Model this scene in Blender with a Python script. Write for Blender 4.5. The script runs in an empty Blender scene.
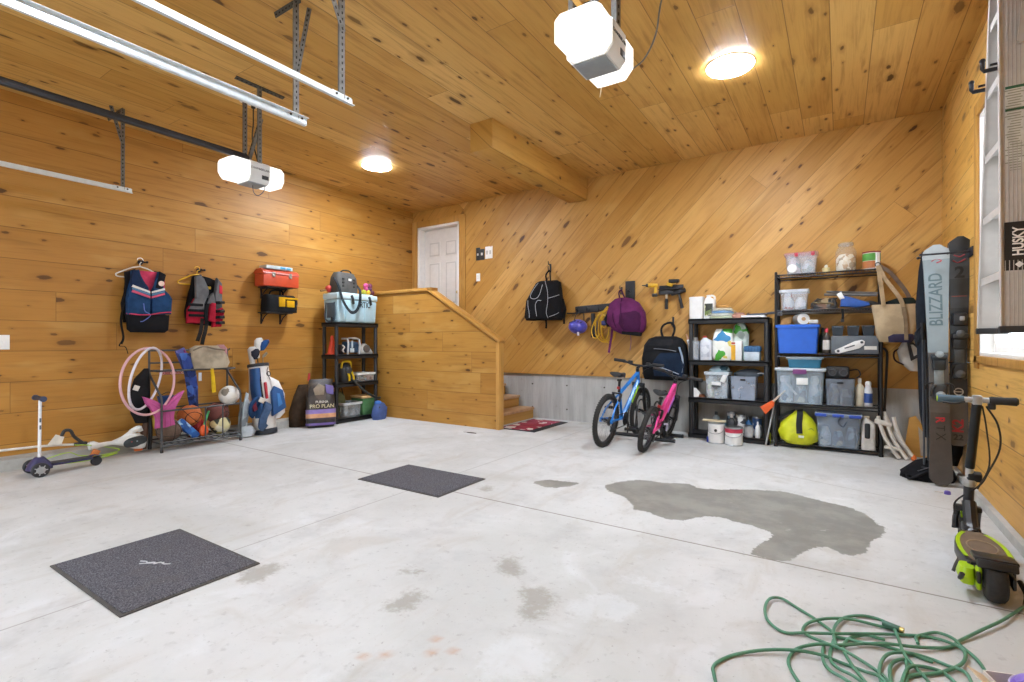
import bpy, bmesh, math, random
import numpy as np
from mathutils import Vector, Matrix, Euler
random.seed(7)
PI = math.pi
V = Vector
SC = bpy.context.scene
COL = SC.collection

# ------------------------------------------------------------------ materials
def srgb(c):
    if isinstance(c, str):
        c = [int(c[i:i+2], 16) / 255 for i in (0, 2, 4)]
    return tuple((x / 12.92 if x <= .04045 else ((x + .055) / 1.055) ** 2.4) for x in c) + (1,)

class NT:
    def __init__(s, m):
        m.use_nodes = True
        s.t = m.node_tree
        s.t.nodes.clear()
        s.out = s.n('ShaderNodeOutputMaterial')
    def n(s, typ, **k):
        nd = s.t.nodes.new(typ)
        for a, b in k.items():
            setattr(nd, a, b)
        return nd
    def l(s, a, b):
        s.t.links.new(a, b)
    def val(s, x, sock):
        if isinstance(x, (int, float)):
            sock.default_value = x
        elif isinstance(x, (tuple, list)):
            sock.default_value = x
        else:
            s.l(x, sock)
    def math(s, op, a, b=0.0, c=None):
        nd = s.n('ShaderNodeMath', operation=op)
        s.val(a, nd.inputs[0]); s.val(b, nd.inputs[1])
        if c is not None: s.val(c, nd.inputs[2])
        return nd.outputs[0]
    def mix(s, f, a, b, mode='MIX'):
        nd = s.n('ShaderNodeMix', data_type='RGBA', blend_type=mode)
        s.val(f, nd.inputs[0]); s.val(a, nd.inputs[6]); s.val(b, nd.inputs[7])
        return nd.outputs[2]
    def ramp(s, f, stops):
        nd = s.n('ShaderNodeValToRGB')
        e = nd.color_ramp.elements
        while len(e) < len(stops): e.new(.5)
        for i, (p, c) in enumerate(stops):
            e[i].position = p; e[i].color = c if len(c) == 4 else tuple(c) + (1,)
        s.val(f, nd.inputs[0])
        return nd.outputs[0]
    def noise(s, vec, scale, detail=3, rough=.5, dim='3D', dist=0):
        nd = s.n('ShaderNodeTexNoise', noise_dimensions=dim)
        nd.inputs['Scale'].default_value = scale; nd.inputs['Detail'].default_value = detail
        nd.inputs['Roughness'].default_value = rough; nd.inputs['Distortion'].default_value = dist
        if vec is not None: s.l(vec, nd.inputs['Vector'])
        return nd.outputs[0]
    def smooth(s, x, a, b):
        nd = s.n('ShaderNodeMapRange', interpolation_type='SMOOTHSTEP')
        s.val(x, nd.inputs[0]); nd.inputs[1].default_value = a; nd.inputs[2].default_value = b
        nd.inputs[3].default_value = 0; nd.inputs[4].default_value = 1
        return nd.outputs[0]
    def xyz(s, x, y, z=0.0):
        nd = s.n('ShaderNodeCombineXYZ')
        s.val(x, nd.inputs[0]); s.val(y, nd.inputs[1]); s.val(z, nd.inputs[2])
        return nd.outputs[0]
    def bsdf(s, col, rough=.5, metal=0.0, bump=None, bstr=.3, bdist=.01, **kw):
        b = s.n('ShaderNodeBsdfPrincipled')
        s.val(col, b.inputs['Base Color']); s.val(rough, b.inputs['Roughness']); s.val(metal, b.inputs['Metallic'])
        for k, v in kw.items(): s.val(v, b.inputs[k])
        if bump is not None:
            bp = s.n('ShaderNodeBump'); bp.inputs['Strength'].default_value = bstr; bp.inputs['Distance'].default_value = bdist
            s.l(bump, bp.inputs['Height']); s.l(bp.outputs[0], b.inputs['Normal'])
        s.l(b.outputs[0], s.out.inputs[0])
        return b

_M = {}
def pm(col, rough=.5, metal=0.0, var=.12, sc=14, bump=0.0, spec=.5):
    """plain material with a little procedural mottling"""
    k = (col, rough, metal, var, sc, bump, spec)
    if k in _M: return _M[k]
    m = bpy.data.materials.new('paint_' + str(col)); t = NT(m)
    tc = t.n('ShaderNodeTexCoord').outputs['Object']
    nz = t.noise(tc, sc, 4, .6)
    c = srgb(col)
    lo = tuple(x * (1 - var) for x in c[:3]) + (1,); hi = tuple(min(1, x * (1 + var)) for x in c[:3]) + (1,)
    cc = t.mix(t.smooth(nz, .3, .7), lo, hi)
    t.bsdf(cc, rough, metal, nz if bump else None, bump, .01, **{'Specular IOR Level': spec})
    _M[k] = m
    return m

def fabric(col, var=.18, sc=60, bump=.35, col2=None):
    k = ('fab', col, var, sc, bump, col2)
    if k in _M: return _M[k]
    m = bpy.data.materials.new('fabric_' + col); t = NT(m)
    tc = t.n('ShaderNodeTexCoord').outputs['Object']
    big = t.noise(tc, 7, 3, .6); fine = t.noise(tc, sc * 4, 2, .5)
    c = srgb(col); c2 = srgb(col2) if col2 else tuple(x * (1 - 2 * var) for x in c[:3]) + (1,)
    cc = t.mix(t.smooth(big, .35, .65), c2, c)
    cc = t.mix(t.math('MULTIPLY', fine, .35), cc, tuple(x * .5 for x in c[:3]) + (1,))
    t.bsdf(cc, .85, 0, t.math('ADD', t.math('MULTIPLY', big, 1.5), t.math('MULTIPLY', fine, .3)), bump, .02, **{'Specular IOR Level': .2})
    _M[k] = m
    return m

def metal(col, rough=.35, var=.1):
    k = ('met', col, rough, var)
    if k in _M: return _M[k]
    m = bpy.data.materials.new('metal_' + col); t = NT(m)
    tc = t.n('ShaderNodeTexCoord').outputs['Object']
    nz = t.noise(tc, 30, 4, .6); c = srgb(col)
    cc = t.mix(nz, tuple(x * (1 - var) for x in c[:3]) + (1,), tuple(min(1, x * (1 + var)) for x in c[:3]) + (1,))
    t.bsdf(cc, t.math('ADD', t.math('MULTIPLY', nz, .2), rough - .1), 1.0)
    _M[k] = m
    return m

def clear(col='dfe8ee', opac=.45, rough=.25):
    """frosted see-through plastic"""
    k = ('clr', col, opac, rough)
    if k in _M: return _M[k]
    m = bpy.data.materials.new('clear_plastic_' + col); t = NT(m)
    tc = t.n('ShaderNodeTexCoord').outputs['Object']
    nz = t.noise(tc, 9, 3, .6)
    b = t.n('ShaderNodeBsdfPrincipled'); b.inputs['Base Color'].default_value = srgb(col); b.inputs['Roughness'].default_value = rough
    tr = t.n('ShaderNodeBsdfTransparent'); tr.inputs[0].default_value = (.97, .98, 1, 1)
    mx = t.n('ShaderNodeMixShader')
    t.val(t.math('ADD', t.math('MULTIPLY', nz, .25), opac * .62 - .12), mx.inputs[0])
    t.l(tr.outputs[0], mx.inputs[1]); t.l(b.outputs[0], mx.inputs[2]); t.l(mx.outputs[0], t.out.inputs[0])
    _M[k] = m
    return m

def emit(col, st, name='lamp_diffuser'):
    m = bpy.data.materials.new(name); t = NT(m)
    tc = t.n('ShaderNodeTexCoord').outputs['Object']
    e = t.n('ShaderNodeEmission'); e.inputs[0].default_value = srgb(col)
    t.val(t.math('ADD', t.math('MULTIPLY', t.noise(tc, 3, 1), st * .1), st * .95), e.inputs[1])
    t.l(e.outputs[0], t.out.inputs[0])
    return m

def patches(name, cols, sc=12, rough=.5, seed=0.0, bump=0.0, stretch=(1, 1, 1)):
    """irregular printed colour patches (packaging, mixed clutter)"""
    m = bpy.data.materials.new(name); t = NT(m)
    tc = t.n('ShaderNodeTexCoord').outputs['Object']
    mp = t.n('ShaderNodeMapping'); mp.inputs[1].default_value = (seed, seed * .7, seed * 1.3); mp.inputs[3].default_value = stretch
    t.l(tc, mp.inputs[0])
    v = t.n('ShaderNodeTexVoronoi'); v.inputs['Scale'].default_value = sc
    nz = t.n('ShaderNodeTexNoise'); nz.inputs['Scale'].default_value = sc * .8; t.l(mp.outputs[0], nz.inputs[0])
    va = t.n('ShaderNodeVectorMath', operation='ADD'); t.l(mp.outputs[0], va.inputs[0])
    vs = t.n('ShaderNodeVectorMath', operation='SCALE'); t.l(nz.outputs[1], vs.inputs[0]); vs.inputs[3].default_value = 1.2 / sc
    t.l(vs.outputs[0], va.inputs[1]); t.l(va.outputs[0], v.inputs['Vector'])
    sp = t.n('ShaderNodeSeparateColor'); t.l(v.outputs['Color'], sp.inputs[0])
    n = len(cols)
    r = t.n('ShaderNodeValToRGB'); r.color_ramp.interpolation = 'CONSTANT'
    e = r.color_ramp.elements
    while len(e) < n: e.new(.5)
    for i, c in enumerate(cols): e[i].position = i / n; e[i].color = srgb(c)
    t.l(sp.outputs[0], r.inputs[0])
    t.bsdf(r.outputs[0], rough, 0, v.outputs['Distance'] if bump else None, bump, .01)
    return m

def wood_boards(name, ua, va, width=.28, length=2.6, phase=0.0, base=('c4934b', 'b2813b', 'bb8b44', 'cd9d58'), seed=0.0, knot=1.0, seamk=.66):
    """knotty pine boards; ua / va are the (x,y,z) directions along and across the boards"""
    m = bpy.data.materials.new(name); t = NT(m)
    tc = t.n('ShaderNodeTexCoord').outputs['Object']
    def dot(a):
        nd = t.n('ShaderNodeVectorMath', operation='DOT_PRODUCT'); t.l(tc, nd.inputs[0]); nd.inputs[1].default_value = a
        return nd.outputs['Value']
    u, v = dot(ua), dot(va)
    vv = t.math('DIVIDE', t.math('ADD', v, phase), width)
    row = t.math('FLOOR', vv); fv = t.math('FRACT', vv)
    wn = t.n('ShaderNodeTexWhiteNoise', noise_dimensions='1D'); t.l(t.math('ADD', row, seed + .5), wn.inputs['W'])
    uu = t.math('DIVIDE', t.math('ADD', u, t.math('MULTIPLY', wn.outputs[0], length * 5)), length)
    cell = t.math('FLOOR', uu); fu = t.math('FRACT', uu)
    wn2 = t.n('ShaderNodeTexWhiteNoise', noise_dimensions='2D'); t.l(t.xyz(t.math('ADD', row, seed + .5), cell), wn2.inputs['Vector'])
    rnd = wn2.outputs[0]
    # grain: stretched noise, different per board
    off = t.math('MULTIPLY', rnd, 37.0)
    g1 = t.noise(t.xyz(t.math('MULTIPLY', u, .9), t.math('MULTIPLY', v, 14.0), off), 1.6, 5, .6, dist=.6)
    g2 = t.noise(t.xyz(t.math('MULTIPLY', u, 2.5), t.math('MULTIPLY', v, 90.0), off), 1.0, 3, .6)
    blot = t.noise(t.xyz(t.math('MULTIPLY', u, 1.1), t.math('MULTIPLY', v, 3.0), off), 1.2, 3, .55)
    col = t.ramp(rnd, [(i / (len(base) - 1), srgb(c)) for i, c in enumerate(base)])
    dark = srgb('7e5422')
    col = t.mix(t.math('MULTIPLY', t.smooth(g1, .48, .72), .44), col, dark)
    col = t.mix(t.math('MULTIPLY', t.smooth(g2, .45, .75), .16), col, dark)
    col = t.mix(t.math('MULTIPLY', t.smooth(blot, .52, .78), .38), col, srgb('946424'))
    col = t.mix(t.math('MULTIPLY', t.smooth(blot, .5, .25), .30), col, srgb('d6b068'))
    # knots: two sizes of voronoi cells, most of them empty
    for sc_u, sc_v, r, keep, sd in ((1.6, 4.4, .095, .74, 3.1), (3.9, 9.0, .085, .78, 9.7)):
        kv = t.xyz(t.math('ADD', t.math('MULTIPLY', u, sc_u), t.math('ADD', off, sd)), t.math('MULTIPLY', v, sc_v), t.math('MULTIPLY', row, 3.3))
        wob = t.noise(kv, 3.5, 4, .65)
        vo = t.n('ShaderNodeTexVoronoi', voronoi_dimensions='2D'); vo.inputs['Scale'].default_value = 1.0
        t.l(kv, vo.inputs['Vector'])
        sp = t.n('ShaderNodeSeparateColor'); t.l(vo.outputs['Color'], sp.inputs[0])
        rad = t.math('MULTIPLY', t.math('MULTIPLY', t.math('GREATER_THAN', sp.outputs[0], keep), t.math('ADD', sp.outputs[1], .35)), r * knot)
        d = t.math('SUBTRACT', t.math('ADD', vo.outputs['Distance'], t.math('MULTIPLY', t.math('SUBTRACT', wob, .5), .26)), rad)
        core = t.math('MULTIPLY', t.smooth(d, .015, -.03), t.math('GREATER_THAN', rad, .001))
        halo = t.math('MULTIPLY', t.smooth(d, .14, 0.0), t.math('GREATER_THAN', rad, .001))
        col = t.mix(t.math('MULTIPLY', halo, .33), col, srgb('86571f'))
        col = t.mix(t.math('MULTIPLY', core, t.math('ADD', t.math('MULTIPLY', sp.outputs[2], .35), .55)), col, srgb('3d200d'))
    # seams between boards and butt joints
    ev = t.math('MULTIPLY', t.math('MINIMUM', fv, t.math('SUBTRACT', 1.0, fv)), width)
    eu = t.math('MULTIPLY', t.math('MINIMUM', fu, t.math('SUBTRACT', 1.0, fu)), length)
    seam = t.math('MAXIMUM', t.smooth(ev, .0045, .001), t.smooth(eu, .003, .0008))
    col = t.mix(t.math('MULTIPLY', seam, seamk), col, srgb('4c2f12'))
    hgt = t.math('SUBTRACT', t.math('MULTIPLY', g1, .25), seam)
    t.bsdf(col, t.math('ADD', t.math('MULTIPLY', g1, .2), .38), 0, hgt, .35, .004, **{'Specular IOR Level': .35})
    return m

# ------------------------------------------------------------------ mesh builder
def rotm(r):
    return r.to_3x3() if isinstance(r, Matrix) else Euler(r, 'XYZ').to_matrix()

def catmull(pts, n=6, closed=False):
    pts = [V(p) for p in pts]
    if len(pts) < 3: return pts
    out = []; N = len(pts)
    rng = range(N) if closed else range(N - 1)
    for i in rng:
        if closed: p0, p1, p2, p3 = pts[i-1], pts[i], pts[(i+1) % N], pts[(i+2) % N]
        else:
            p1, p2 = pts[i], pts[i+1]
            p0 = pts[i-1] if i else p1 * 2 - p2
            p3 = pts[i+2] if i + 2 < N else p2 * 2 - p1
        for k in range(n):
            q = k / n
            out.append(.5 * ((2 * p1) + (p2 - p0) * q + (2 * p0 - 5 * p1 + 4 * p2 - p3) * q * q + (3 * p1 - p0 - 3 * p2 + p3) * q ** 3))
    if not closed: out.append(pts[-1])
    return out

class MB:
    def __init__(s):
        s.b = bmesh.new(); s.mats = []; s.mi = 0; s.X = Matrix.Identity(4)
    def m(s, mat):
        if mat not in s.mats: s.mats.append(mat)
        s.mi = s.mats.index(mat); return s
    def v(s, p): return s.b.verts.new(s.X @ V(p))
    def f(s, vs):
        try: fc = s.b.faces.new(vs)
        except ValueError: return None
        fc.material_index = s.mi; fc.smooth = True
        return fc
    def grid(s, rows, closed_u=False, cap=False):
        """rows of points -> quads; closed_u closes each row"""
        R = [[s.v(p) for p in r] for r in rows]
        n = len(R[0])
        for a, b in zip(R[:-1], R[1:]):
            for i in range(n if closed_u else n - 1):
                j = (i + 1) % n
                s.f([a[i], a[j], b[j], b[i]])
        if cap:
            s.f(list(reversed(R[0]))); s.f(R[-1])
        return s
    def box(s, c, d, rot=None, bev=0.0, taper=None, seg=2):
        c = V(c); R = rotm(rot) if rot else Matrix.Identity(3)
        x, y, z = d[0] / 2, d[1] / 2, d[2] / 2
        vs = []
        for k in (-1, 1):
            tx, ty = (taper if (taper and k == 1) else (1, 1))
            for i, j in ((-1, -1), (1, -1), (1, 1), (-1, 1)):
                vs.append(s.v(c + R @ V((i * x * tx, j * y * ty, k * z))))
        fs = [s.f([vs[i] for i in q]) for q in ((3, 2, 1, 0), (4, 5, 6, 7), (0, 1, 5, 4), (1, 2, 6, 5), (2, 3, 7, 6), (3, 0, 4, 7))]
        if bev > 0:
            es = set(e for f in fs if f for e in f.edges)
            r = bmesh.ops.bevel(s.b, geom=list(es), offset=bev, segments=seg, affect='EDGES', profile=.5)
            for f in r['faces']: f.material_index = s.mi; f.smooth = True
        return s
    def cyl(s, a, b, r0, r1=None, n=12, cap=True):
        a, b = V(a), V(b); r1 = r0 if r1 is None else r1
        q = (b - a).to_track_quat('Z', 'Y').to_matrix()
        A, B = [], []
        for i in range(n):
            t = 2 * PI * i / n; d = q @ V((math.cos(t), math.sin(t), 0))
            A.append(a + d * r0); B.append(b + d * r1)
        return s.grid([A, B], True, cap)
    def lathe(s, prof, o=(0, 0, 0), rot=None, n=20, cap=True, sx=1, sy=1):
        o = V(o); R = rotm(rot) if rot else Matrix.Identity(3)
        rows = []
        for r, z in prof:
            r = max(r, .0004)
            rows.append([o + R @ V((r * sx * math.cos(2 * PI * i / n), r * sy * math.sin(2 * PI * i / n), z)) for i in range(n)])
        return s.grid(rows, True, cap)
    def sph(s, c, r, n=16, m=10, rot=None):
        if isinstance(r, (int, float)): r = (r, r, r)
        c = V(c); R = rotm(rot) if rot else Matrix.Identity(3)
        rows = []
        for k in range(m + 1):
            ph = -PI / 2 + PI * k / m; cr = max(math.cos(ph), .003)
            rows.append([c + R @ V((r[0] * cr * math.cos(2 * PI * i / n), r[1] * cr * math.sin(2 * PI * i / n), r[2] * math.sin(ph))) for i in range(n)])
        return s.grid(rows, True, True)
    def tube(s, pts, r, n=8, closed=False, sm=0, flat=None):
        """sweep; r a number or per-point list; flat=(w,h) sweeps a strap instead"""
        if sm: pts = catmull(pts, sm, closed)
        pts = [V(p) for p in pts]; N = len(pts)
        rr = r if isinstance(r, (list, tuple)) else None
        rows = []; up = None
        for i, p in enumerate(pts):
            if closed: tg = pts[(i + 1) % N] - pts[i - 1]
            else: tg = pts[min(i + 1, N - 1)] - pts[max(i - 1, 0)]
            if tg.length < 1e-9: tg = V((0, 0, 1))
            tg.normalize()
            if up is None:
                up = V((0, 0, 1)) if abs(tg.z) < .9 else V((0, 1, 0))
                if flat and len(flat) > 2: up = V(flat[2])
            side = tg.cross(up)
            if side.length < 1e-6: side = tg.orthogonal()
            side.normalize(); up = side.cross(tg).normalized()
            rad = rr[min(len(rr) - 1, int(i * len(rr) / N))] if rr else r
            if flat:
                w, h = flat[0] / 2, flat[1] / 2
                rows.append([p + side * (w * a) + up * (h * b) for a, b in ((-1, -1), (1, -1), (1, 1), (-1, 1))])
            else:
                rows.append([p + side * (rad * math.cos(2 * PI * k / n)) + up * (rad * math.sin(2 * PI * k / n)) for k in range(n)])
        if closed: rows.append(rows[0]); return s.grid(rows, True, False)
        return s.grid(rows, True, True)
    def torus(s, c, R, r, rot=None, n=32, m=8, sx=1, sy=1):
        c = V(c); Q = rotm(rot) if rot else Matrix.Identity(3)
        rows = []
        for i in range(n + 1):
            t = 2 * PI * (i % n) / n; d = V((math.cos(t) * sx, math.sin(t) * sy, 0))
            rows.append([c + Q @ (d * (R + r * math.cos(2 * PI * k / m)) + V((0, 0, r * math.sin(2 * PI * k / m)))) for k in range(m)])
        return s.grid(rows, True, False)
    def prism(s, poly, z0, z1, fr=None, bev=0.0):
        """polygon (x,y) extruded z0..z1, in frame fr (4x4)"""
        fr = fr or Matrix.Identity(4)
        A = [s.v(fr @ V((x, y, z0))) for x, y in poly]; B = [s.v(fr @ V((x, y, z1))) for x, y in poly]
        n = len(poly); fs = [s.f(list(reversed(A))), s.f(B)]
        for i in range(n): fs.append(s.f([A[i], A[(i + 1) % n], B[(i + 1) % n], B[i]]))
        if bev > 0:
            es = set(e for f in fs[:2] if f for e in f.edges)
            r = bmesh.ops.bevel(s.b, geom=list(es), offset=bev, segments=2, affect='EDGES', profile=.5)
            for f in r['faces']: f.material_index = s.mi; f.smooth = True
        return s
    def loft(s, secs, n=20, p=2.6, cap=True, amp=0.0, fr=0.0):
        """stack of superellipse sections (cx,cy,z,rx,ry[,p]) -> soft body; amp adds crumple"""
        rows = []
        for k, q in enumerate(secs):
            cx, cy, z, rx, ry = q[:5]; pp = q[5] if len(q) > 5 else p
            row = []
            for i in range(n):
                t = 2 * PI * i / n; c, sn = math.cos(t), math.sin(t)
                x = math.copysign(abs(c) ** (2 / pp), c) * rx; y = math.copysign(abs(sn) ** (2 / pp), sn) * ry
                w = 1 + amp * math.sin(3 * t + k * 1.7 + fr) + amp * .7 * math.sin(7 * t - k * 2.3 + fr)
                row.append((cx + x * w, cy + y * w, z + amp * .25 * math.sin(5 * t + k + fr) * rx))
            rows.append(row)
        return s.grid(rows, True, cap)
    def build(s, name, parent=None, sharp=40, loc=None, rot=None, sub=0):
        bmesh.ops.recalc_face_normals(s.b, faces=s.b.faces)
        me = bpy.data.meshes.new(name); s.b.to_mesh(me); s.b.free()
        for m in s.mats: me.materials.append(m)
        me.set_sharp_from_angle(angle=math.radians(sharp))
        o = bpy.data.objects.new(name, me); COL.objects.link(o)
        if parent: o.parent = parent
        if loc: o.location = loc
        if rot: o.rotation_euler = rot
        if sub:
            md = o.modifiers.new('smooth', 'SUBSURF'); md.levels = sub; md.render_levels = sub
        return o

def mb(mat): return MB().m(mat)
def tag(o, label, cat, group=None, kind=None):
    o['label'] = label; o['category'] = cat
    if group: o['group'] = group
    if kind: o['kind'] = kind
    return o
def thing(name, label, cat, loc=(0, 0, 0), rz=0.0, group=None, rot=None):
    o = bpy.data.objects.new(name, None); COL.objects.link(o)
    o.empty_display_size = .1
    o.location = loc; o.rotation_euler = rot if rot else (0, 0, rz)
    return tag(o, label, cat, group)
def struct(o):
    o['kind'] = 'structure'; return o
KIDS = lambda o: [c for c in COL.objects if c.parent == o]
def dup(o, loc, rz=None, label=None, parent=None, top=True):
    c = o.copy(); COL.objects.link(c)
    if parent: c.parent = parent
    if top:
        c.location = loc
        if rz is not None: c.rotation_euler = (0, 0, rz)
        if label: c['label'] = label
    for k in KIDS(o): dup(k, None, parent=c, top=False)
    return c

def frame(o, x, z):
    """frame whose local X -> x, local Z -> z"""
    x = V(x).normalized(); z = V(z).normalized(); y = z.cross(x)
    M = Matrix((x, y, z)).transposed().to_4x4(); M.translation = V(o)
    return M

def lettering(txt, size, mat, parent, o, x, z, depth=.001, name='lettering', bold=0.0, sx=1.0, shear=0.0, space=1.0):
    """text centred at o, reading along x, facing z"""
    cu = bpy.data.curves.new(name, 'FONT'); cu.body = txt; cu.size = size; cu.extrude = depth; cu.align_x = 'CENTER'; cu.align_y = 'CENTER'
    cu.offset = bold; cu.shear = shear; cu.space_character = space
    tmp = bpy.data.objects.new('tmp', cu); COL.objects.link(tmp)
    dg = bpy.context.evaluated_depsgraph_get()
    me = bpy.data.meshes.new_from_object(tmp.evaluated_get(dg))
    bpy.data.objects.remove(tmp); bpy.data.curves.remove(cu)
    me.materials.clear(); me.materials.append(mat)
    ob = bpy.data.objects.new(name, me); COL.objects.link(ob); ob.parent = parent
    ob.matrix_local = frame(o, x, z) @ Matrix.Scale(sx, 4, (1, 0, 0))
    return ob
# ------------------------------------------------------------------ the room
XL, XR, YF, YB, ZC = -6.25, .83, -.9, 6.33, 3.38
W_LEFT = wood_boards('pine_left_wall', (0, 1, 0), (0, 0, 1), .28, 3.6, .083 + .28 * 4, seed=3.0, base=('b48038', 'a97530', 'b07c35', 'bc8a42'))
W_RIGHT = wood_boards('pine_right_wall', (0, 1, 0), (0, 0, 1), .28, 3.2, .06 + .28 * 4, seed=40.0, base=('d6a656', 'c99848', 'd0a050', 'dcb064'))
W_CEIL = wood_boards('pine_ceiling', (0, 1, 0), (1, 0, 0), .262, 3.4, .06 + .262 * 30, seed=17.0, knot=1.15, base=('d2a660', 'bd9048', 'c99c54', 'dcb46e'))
r2 = math.sqrt(.5)
W_BACK = wood_boards('pine_back_wall', (r2, 0, r2), (-r2, 0, r2), .262, 7.0, .10, seed=71.0, knot=1.1, seamk=.5)
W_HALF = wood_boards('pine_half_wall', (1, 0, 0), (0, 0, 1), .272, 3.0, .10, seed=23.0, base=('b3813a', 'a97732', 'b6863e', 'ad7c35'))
W_TRIM_Z = wood_boards('pine_trim_upright', (0, 0, 1), (.6, .8, 0), .5, 4.0, .13, seed=5.0, knot=.5)
W_TRIM_X = wood_boards('pine_trim_level', (1, .2, -.3), (0, 1, .15), .5, 4.0, 2.19, seed=6.0, knot=.5)
W_BEAM = wood_boards('pine_beam', (0, 1, 0), (.7, 0, .7), .6, 4.0, 8.3, seed=9.0, base=('cba050', 'c0944a', 'c69b4e', 'bb8f46'))

def concrete(name, c1, c2, sc, streak=False):
    m = bpy.data.materials.new(name); t = NT(m)
    tc = t.n('ShaderNodeTexCoord').outputs['Object']
    vec = tc
    if streak:
        mp = t.n('ShaderNodeMapping'); mp.inputs[3].default_value = (6, 6, .7); t.l(tc, mp.inputs[0]); vec = mp.outputs[0]
    a = t.noise(vec, sc, 6, .62); b = t.noise(tc, sc * 14, 3, .6); big = t.noise(tc, .9, 4, .6)
    c = t.mix(t.smooth(a, .35, .65), srgb(c1), srgb(c2))
    c = t.mix(t.math('MULTIPLY', t.smooth(big, .5, .75), .35), c, srgb('8f867a'))
    c = t.mix(t.math('MULTIPLY', t.smooth(b, .62, .72), .25), c, srgb('7d766c'))
    t.bsdf(c, .85, 0, b, .25, .004)
    return m
C_WALL = concrete('foundation_concrete', 'b4b4b0', '9e9d99', 1.2, True)
C_CURB = concrete('curb_concrete', 'b3b3ae', '9b9a94', 2.5)

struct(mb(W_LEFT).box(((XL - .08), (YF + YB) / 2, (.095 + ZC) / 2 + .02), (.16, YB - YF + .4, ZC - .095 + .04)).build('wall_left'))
struct(mb(C_CURB).box((-6.165, (YF + YB) / 2, -.06), (.27, YB - YF + .1, .31), bev=.006).build('baseboard_left'))
# right wall round the window opening
WY0, WY1, WZ0, WZ1 = 3.1, 4.80, 1.02, 2.74
w = mb(W_RIGHT)
for y0, y1, z0, z1 in ((YF - .2, WY0, .055, ZC + .04), (WY1, YB + .2, .055, ZC + .04), (WY0, WY1, .055, WZ0), (WY0, WY1, WZ1, ZC + .04)):
    w.box((XR + .08, (y0 + y1) / 2, (z0 + z1) / 2), (.16, y1 - y0, z1 - z0))
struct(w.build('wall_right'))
struct(mb(C_CURB).box((XR + .05, (YF + YB) / 2, -.08), (.17, YB - YF + .1, .27), bev=.006).build('baseboard_right'))
# back wall: diagonal pine above exposed concrete, with the doorway cut out
DX0, DX1, DZ0, DZ1 = -6.13, -5.19, .97, 3.10
w = mb(W_BACK)
for x0, x1, z0, z1 in ((XL - .1, DX0, .65, ZC + .04), (DX1, XR + .1, .65, ZC + .04), (DX0, DX1, DZ1, ZC + .04)):
    w.box(((x0 + x1) / 2, YB + .06, (z0 + z1) / 2), (x1 - x0, .12, z1 - z0))
struct(w.build('wall_back'))
w = mb(C_WALL)
w.box(((XL + XR) / 2, YB + .09, .33), (XR - XL + .2, .12, .66))
w.m(pm('4a443c', .8))
for i in range(13):
    for z in (.16, .5): w.cyl((-6.1 + i * .57, YB + .033, z), (-6.1 + i * .57, YB + .02, z), .011, n=8)
struct(w.build('baseboard_back'))
# front wall (behind the camera) with the two garage door openings
w = mb(W_LEFT)
for x0, x1, z0, z1 in ((XL - .1, -5.75, 0, ZC), (-2.98, -2.5, 0, ZC), (.27, XR + .1, 0, ZC), (-5.75, -2.98, 2.5, ZC), (-2.5, .27, 2.5, ZC)):
    w.box(((x0 + x1) / 2, YF - .08, (z0 + z1) / 2), (x1 - x0, .16, z1 - z0))
struct(w.build('wall_front'))
GD = pm('e4e2dd', .5, var=.03)
w = mb(GD)
for k in range(4):
    w.box((-1.115, YF - .09, .31 + k * .62), (2.76, .05, .61), bev=.006)
    for i in range(4): w.box((-1.115 + (i - 1.5) * .66, YF - .062, .31 + k * .62), (.52, .012, .4), bev=.008)
struct(w.build('door_2'))
struct(mb(W_CEIL).box(((XL + XR) / 2, (YF + YB) / 2, ZC + .06), (XR - XL + .3, YB - YF + .4, .12)).build('ceiling'))
struct(mb(concrete('driveway_concrete', 'c9c6c0', 'bdb9b2', .8)).box((-2.7, -21, -.1), (60, 40, .1)).build('driveway'))
# boxed beam on the ceiling
bm_ = mb(W_BEAM).box((-3.065, (4.08 + YB) / 2, ZC - .148), (.285, YB - 4.08, .3), bev=.004)
o = struct(bm_.build('ceiling_beam'))

# ---- floor: concrete slab with stains of their own shape stored per point
def inside(px, py, poly):
    r = np.zeros(px.shape, bool); n = len(poly)
    for i in range(n):
        (x1, y1), (x2, y2) = poly[i], poly[(i + 1) % n]
        c = ((y1 > py) != (y2 > py)) & (px < (x2 - x1) * (py - y1) / ((y2 - y1) or 1e-9) + x1)
        r ^= c
    return r
def blur(a, n):
    for _ in range(n):
        b = np.pad(a, 1, mode='edge')
        a = (b[1:-1, 1:-1] * 2 + b[:-2, 1:-1] + b[2:, 1:-1] + b[1:-1, :-2] + b[1:-1, 2:]) / 6
    return a
FX = np.linspace(XL - .1, XR + .1, 366); FY = np.linspace(YF - .2, YB + .15, 380)
GX, GY = np.meshgrid(FX, FY)
STAIN = [[(-1.53,3.64),(-1.49,3.77),(-1.39,3.94),(-1.29,3.97),(-1.18,3.97),(-0.99,4.06),(-0.90,3.96),(-0.72,4.05),(-0.55,4.17),(-0.35,4.23),(-0.23,4.19),(-0.08,4.11),(0.06,4.09),(0.15,3.94),(0.21,3.79),(0.23,3.68),(0.20,3.58),(0.15,3.44),(0.12,3.28),(0.08,3.17),(0.01,3.15),(-0.05,3.24),(-0.12,3.17),(-0.17,3.06),(-0.23,2.89),(-0.29,2.87),(-0.38,2.89),(-0.41,2.93),(-0.36,3.06),(-0.32,3.24),(-0.35,3.30),(-0.46,3.35),(-0.54,3.35),(-0.62,3.40),(-0.72,3.36),(-0.78,3.29),(-0.81,3.19),(-0.92,3.17),(-1.04,3.22),(-1.14,3.23),(-1.22,3.36),(-1.28,3.44),(-1.39,3.50),(-1.47,3.54)],[(-2.06,3.41),(-1.99,3.55),(-1.85,3.57),(-1.72,3.61),(-1.74,3.50),(-1.82,3.38),(-1.91,3.35)]]
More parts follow.
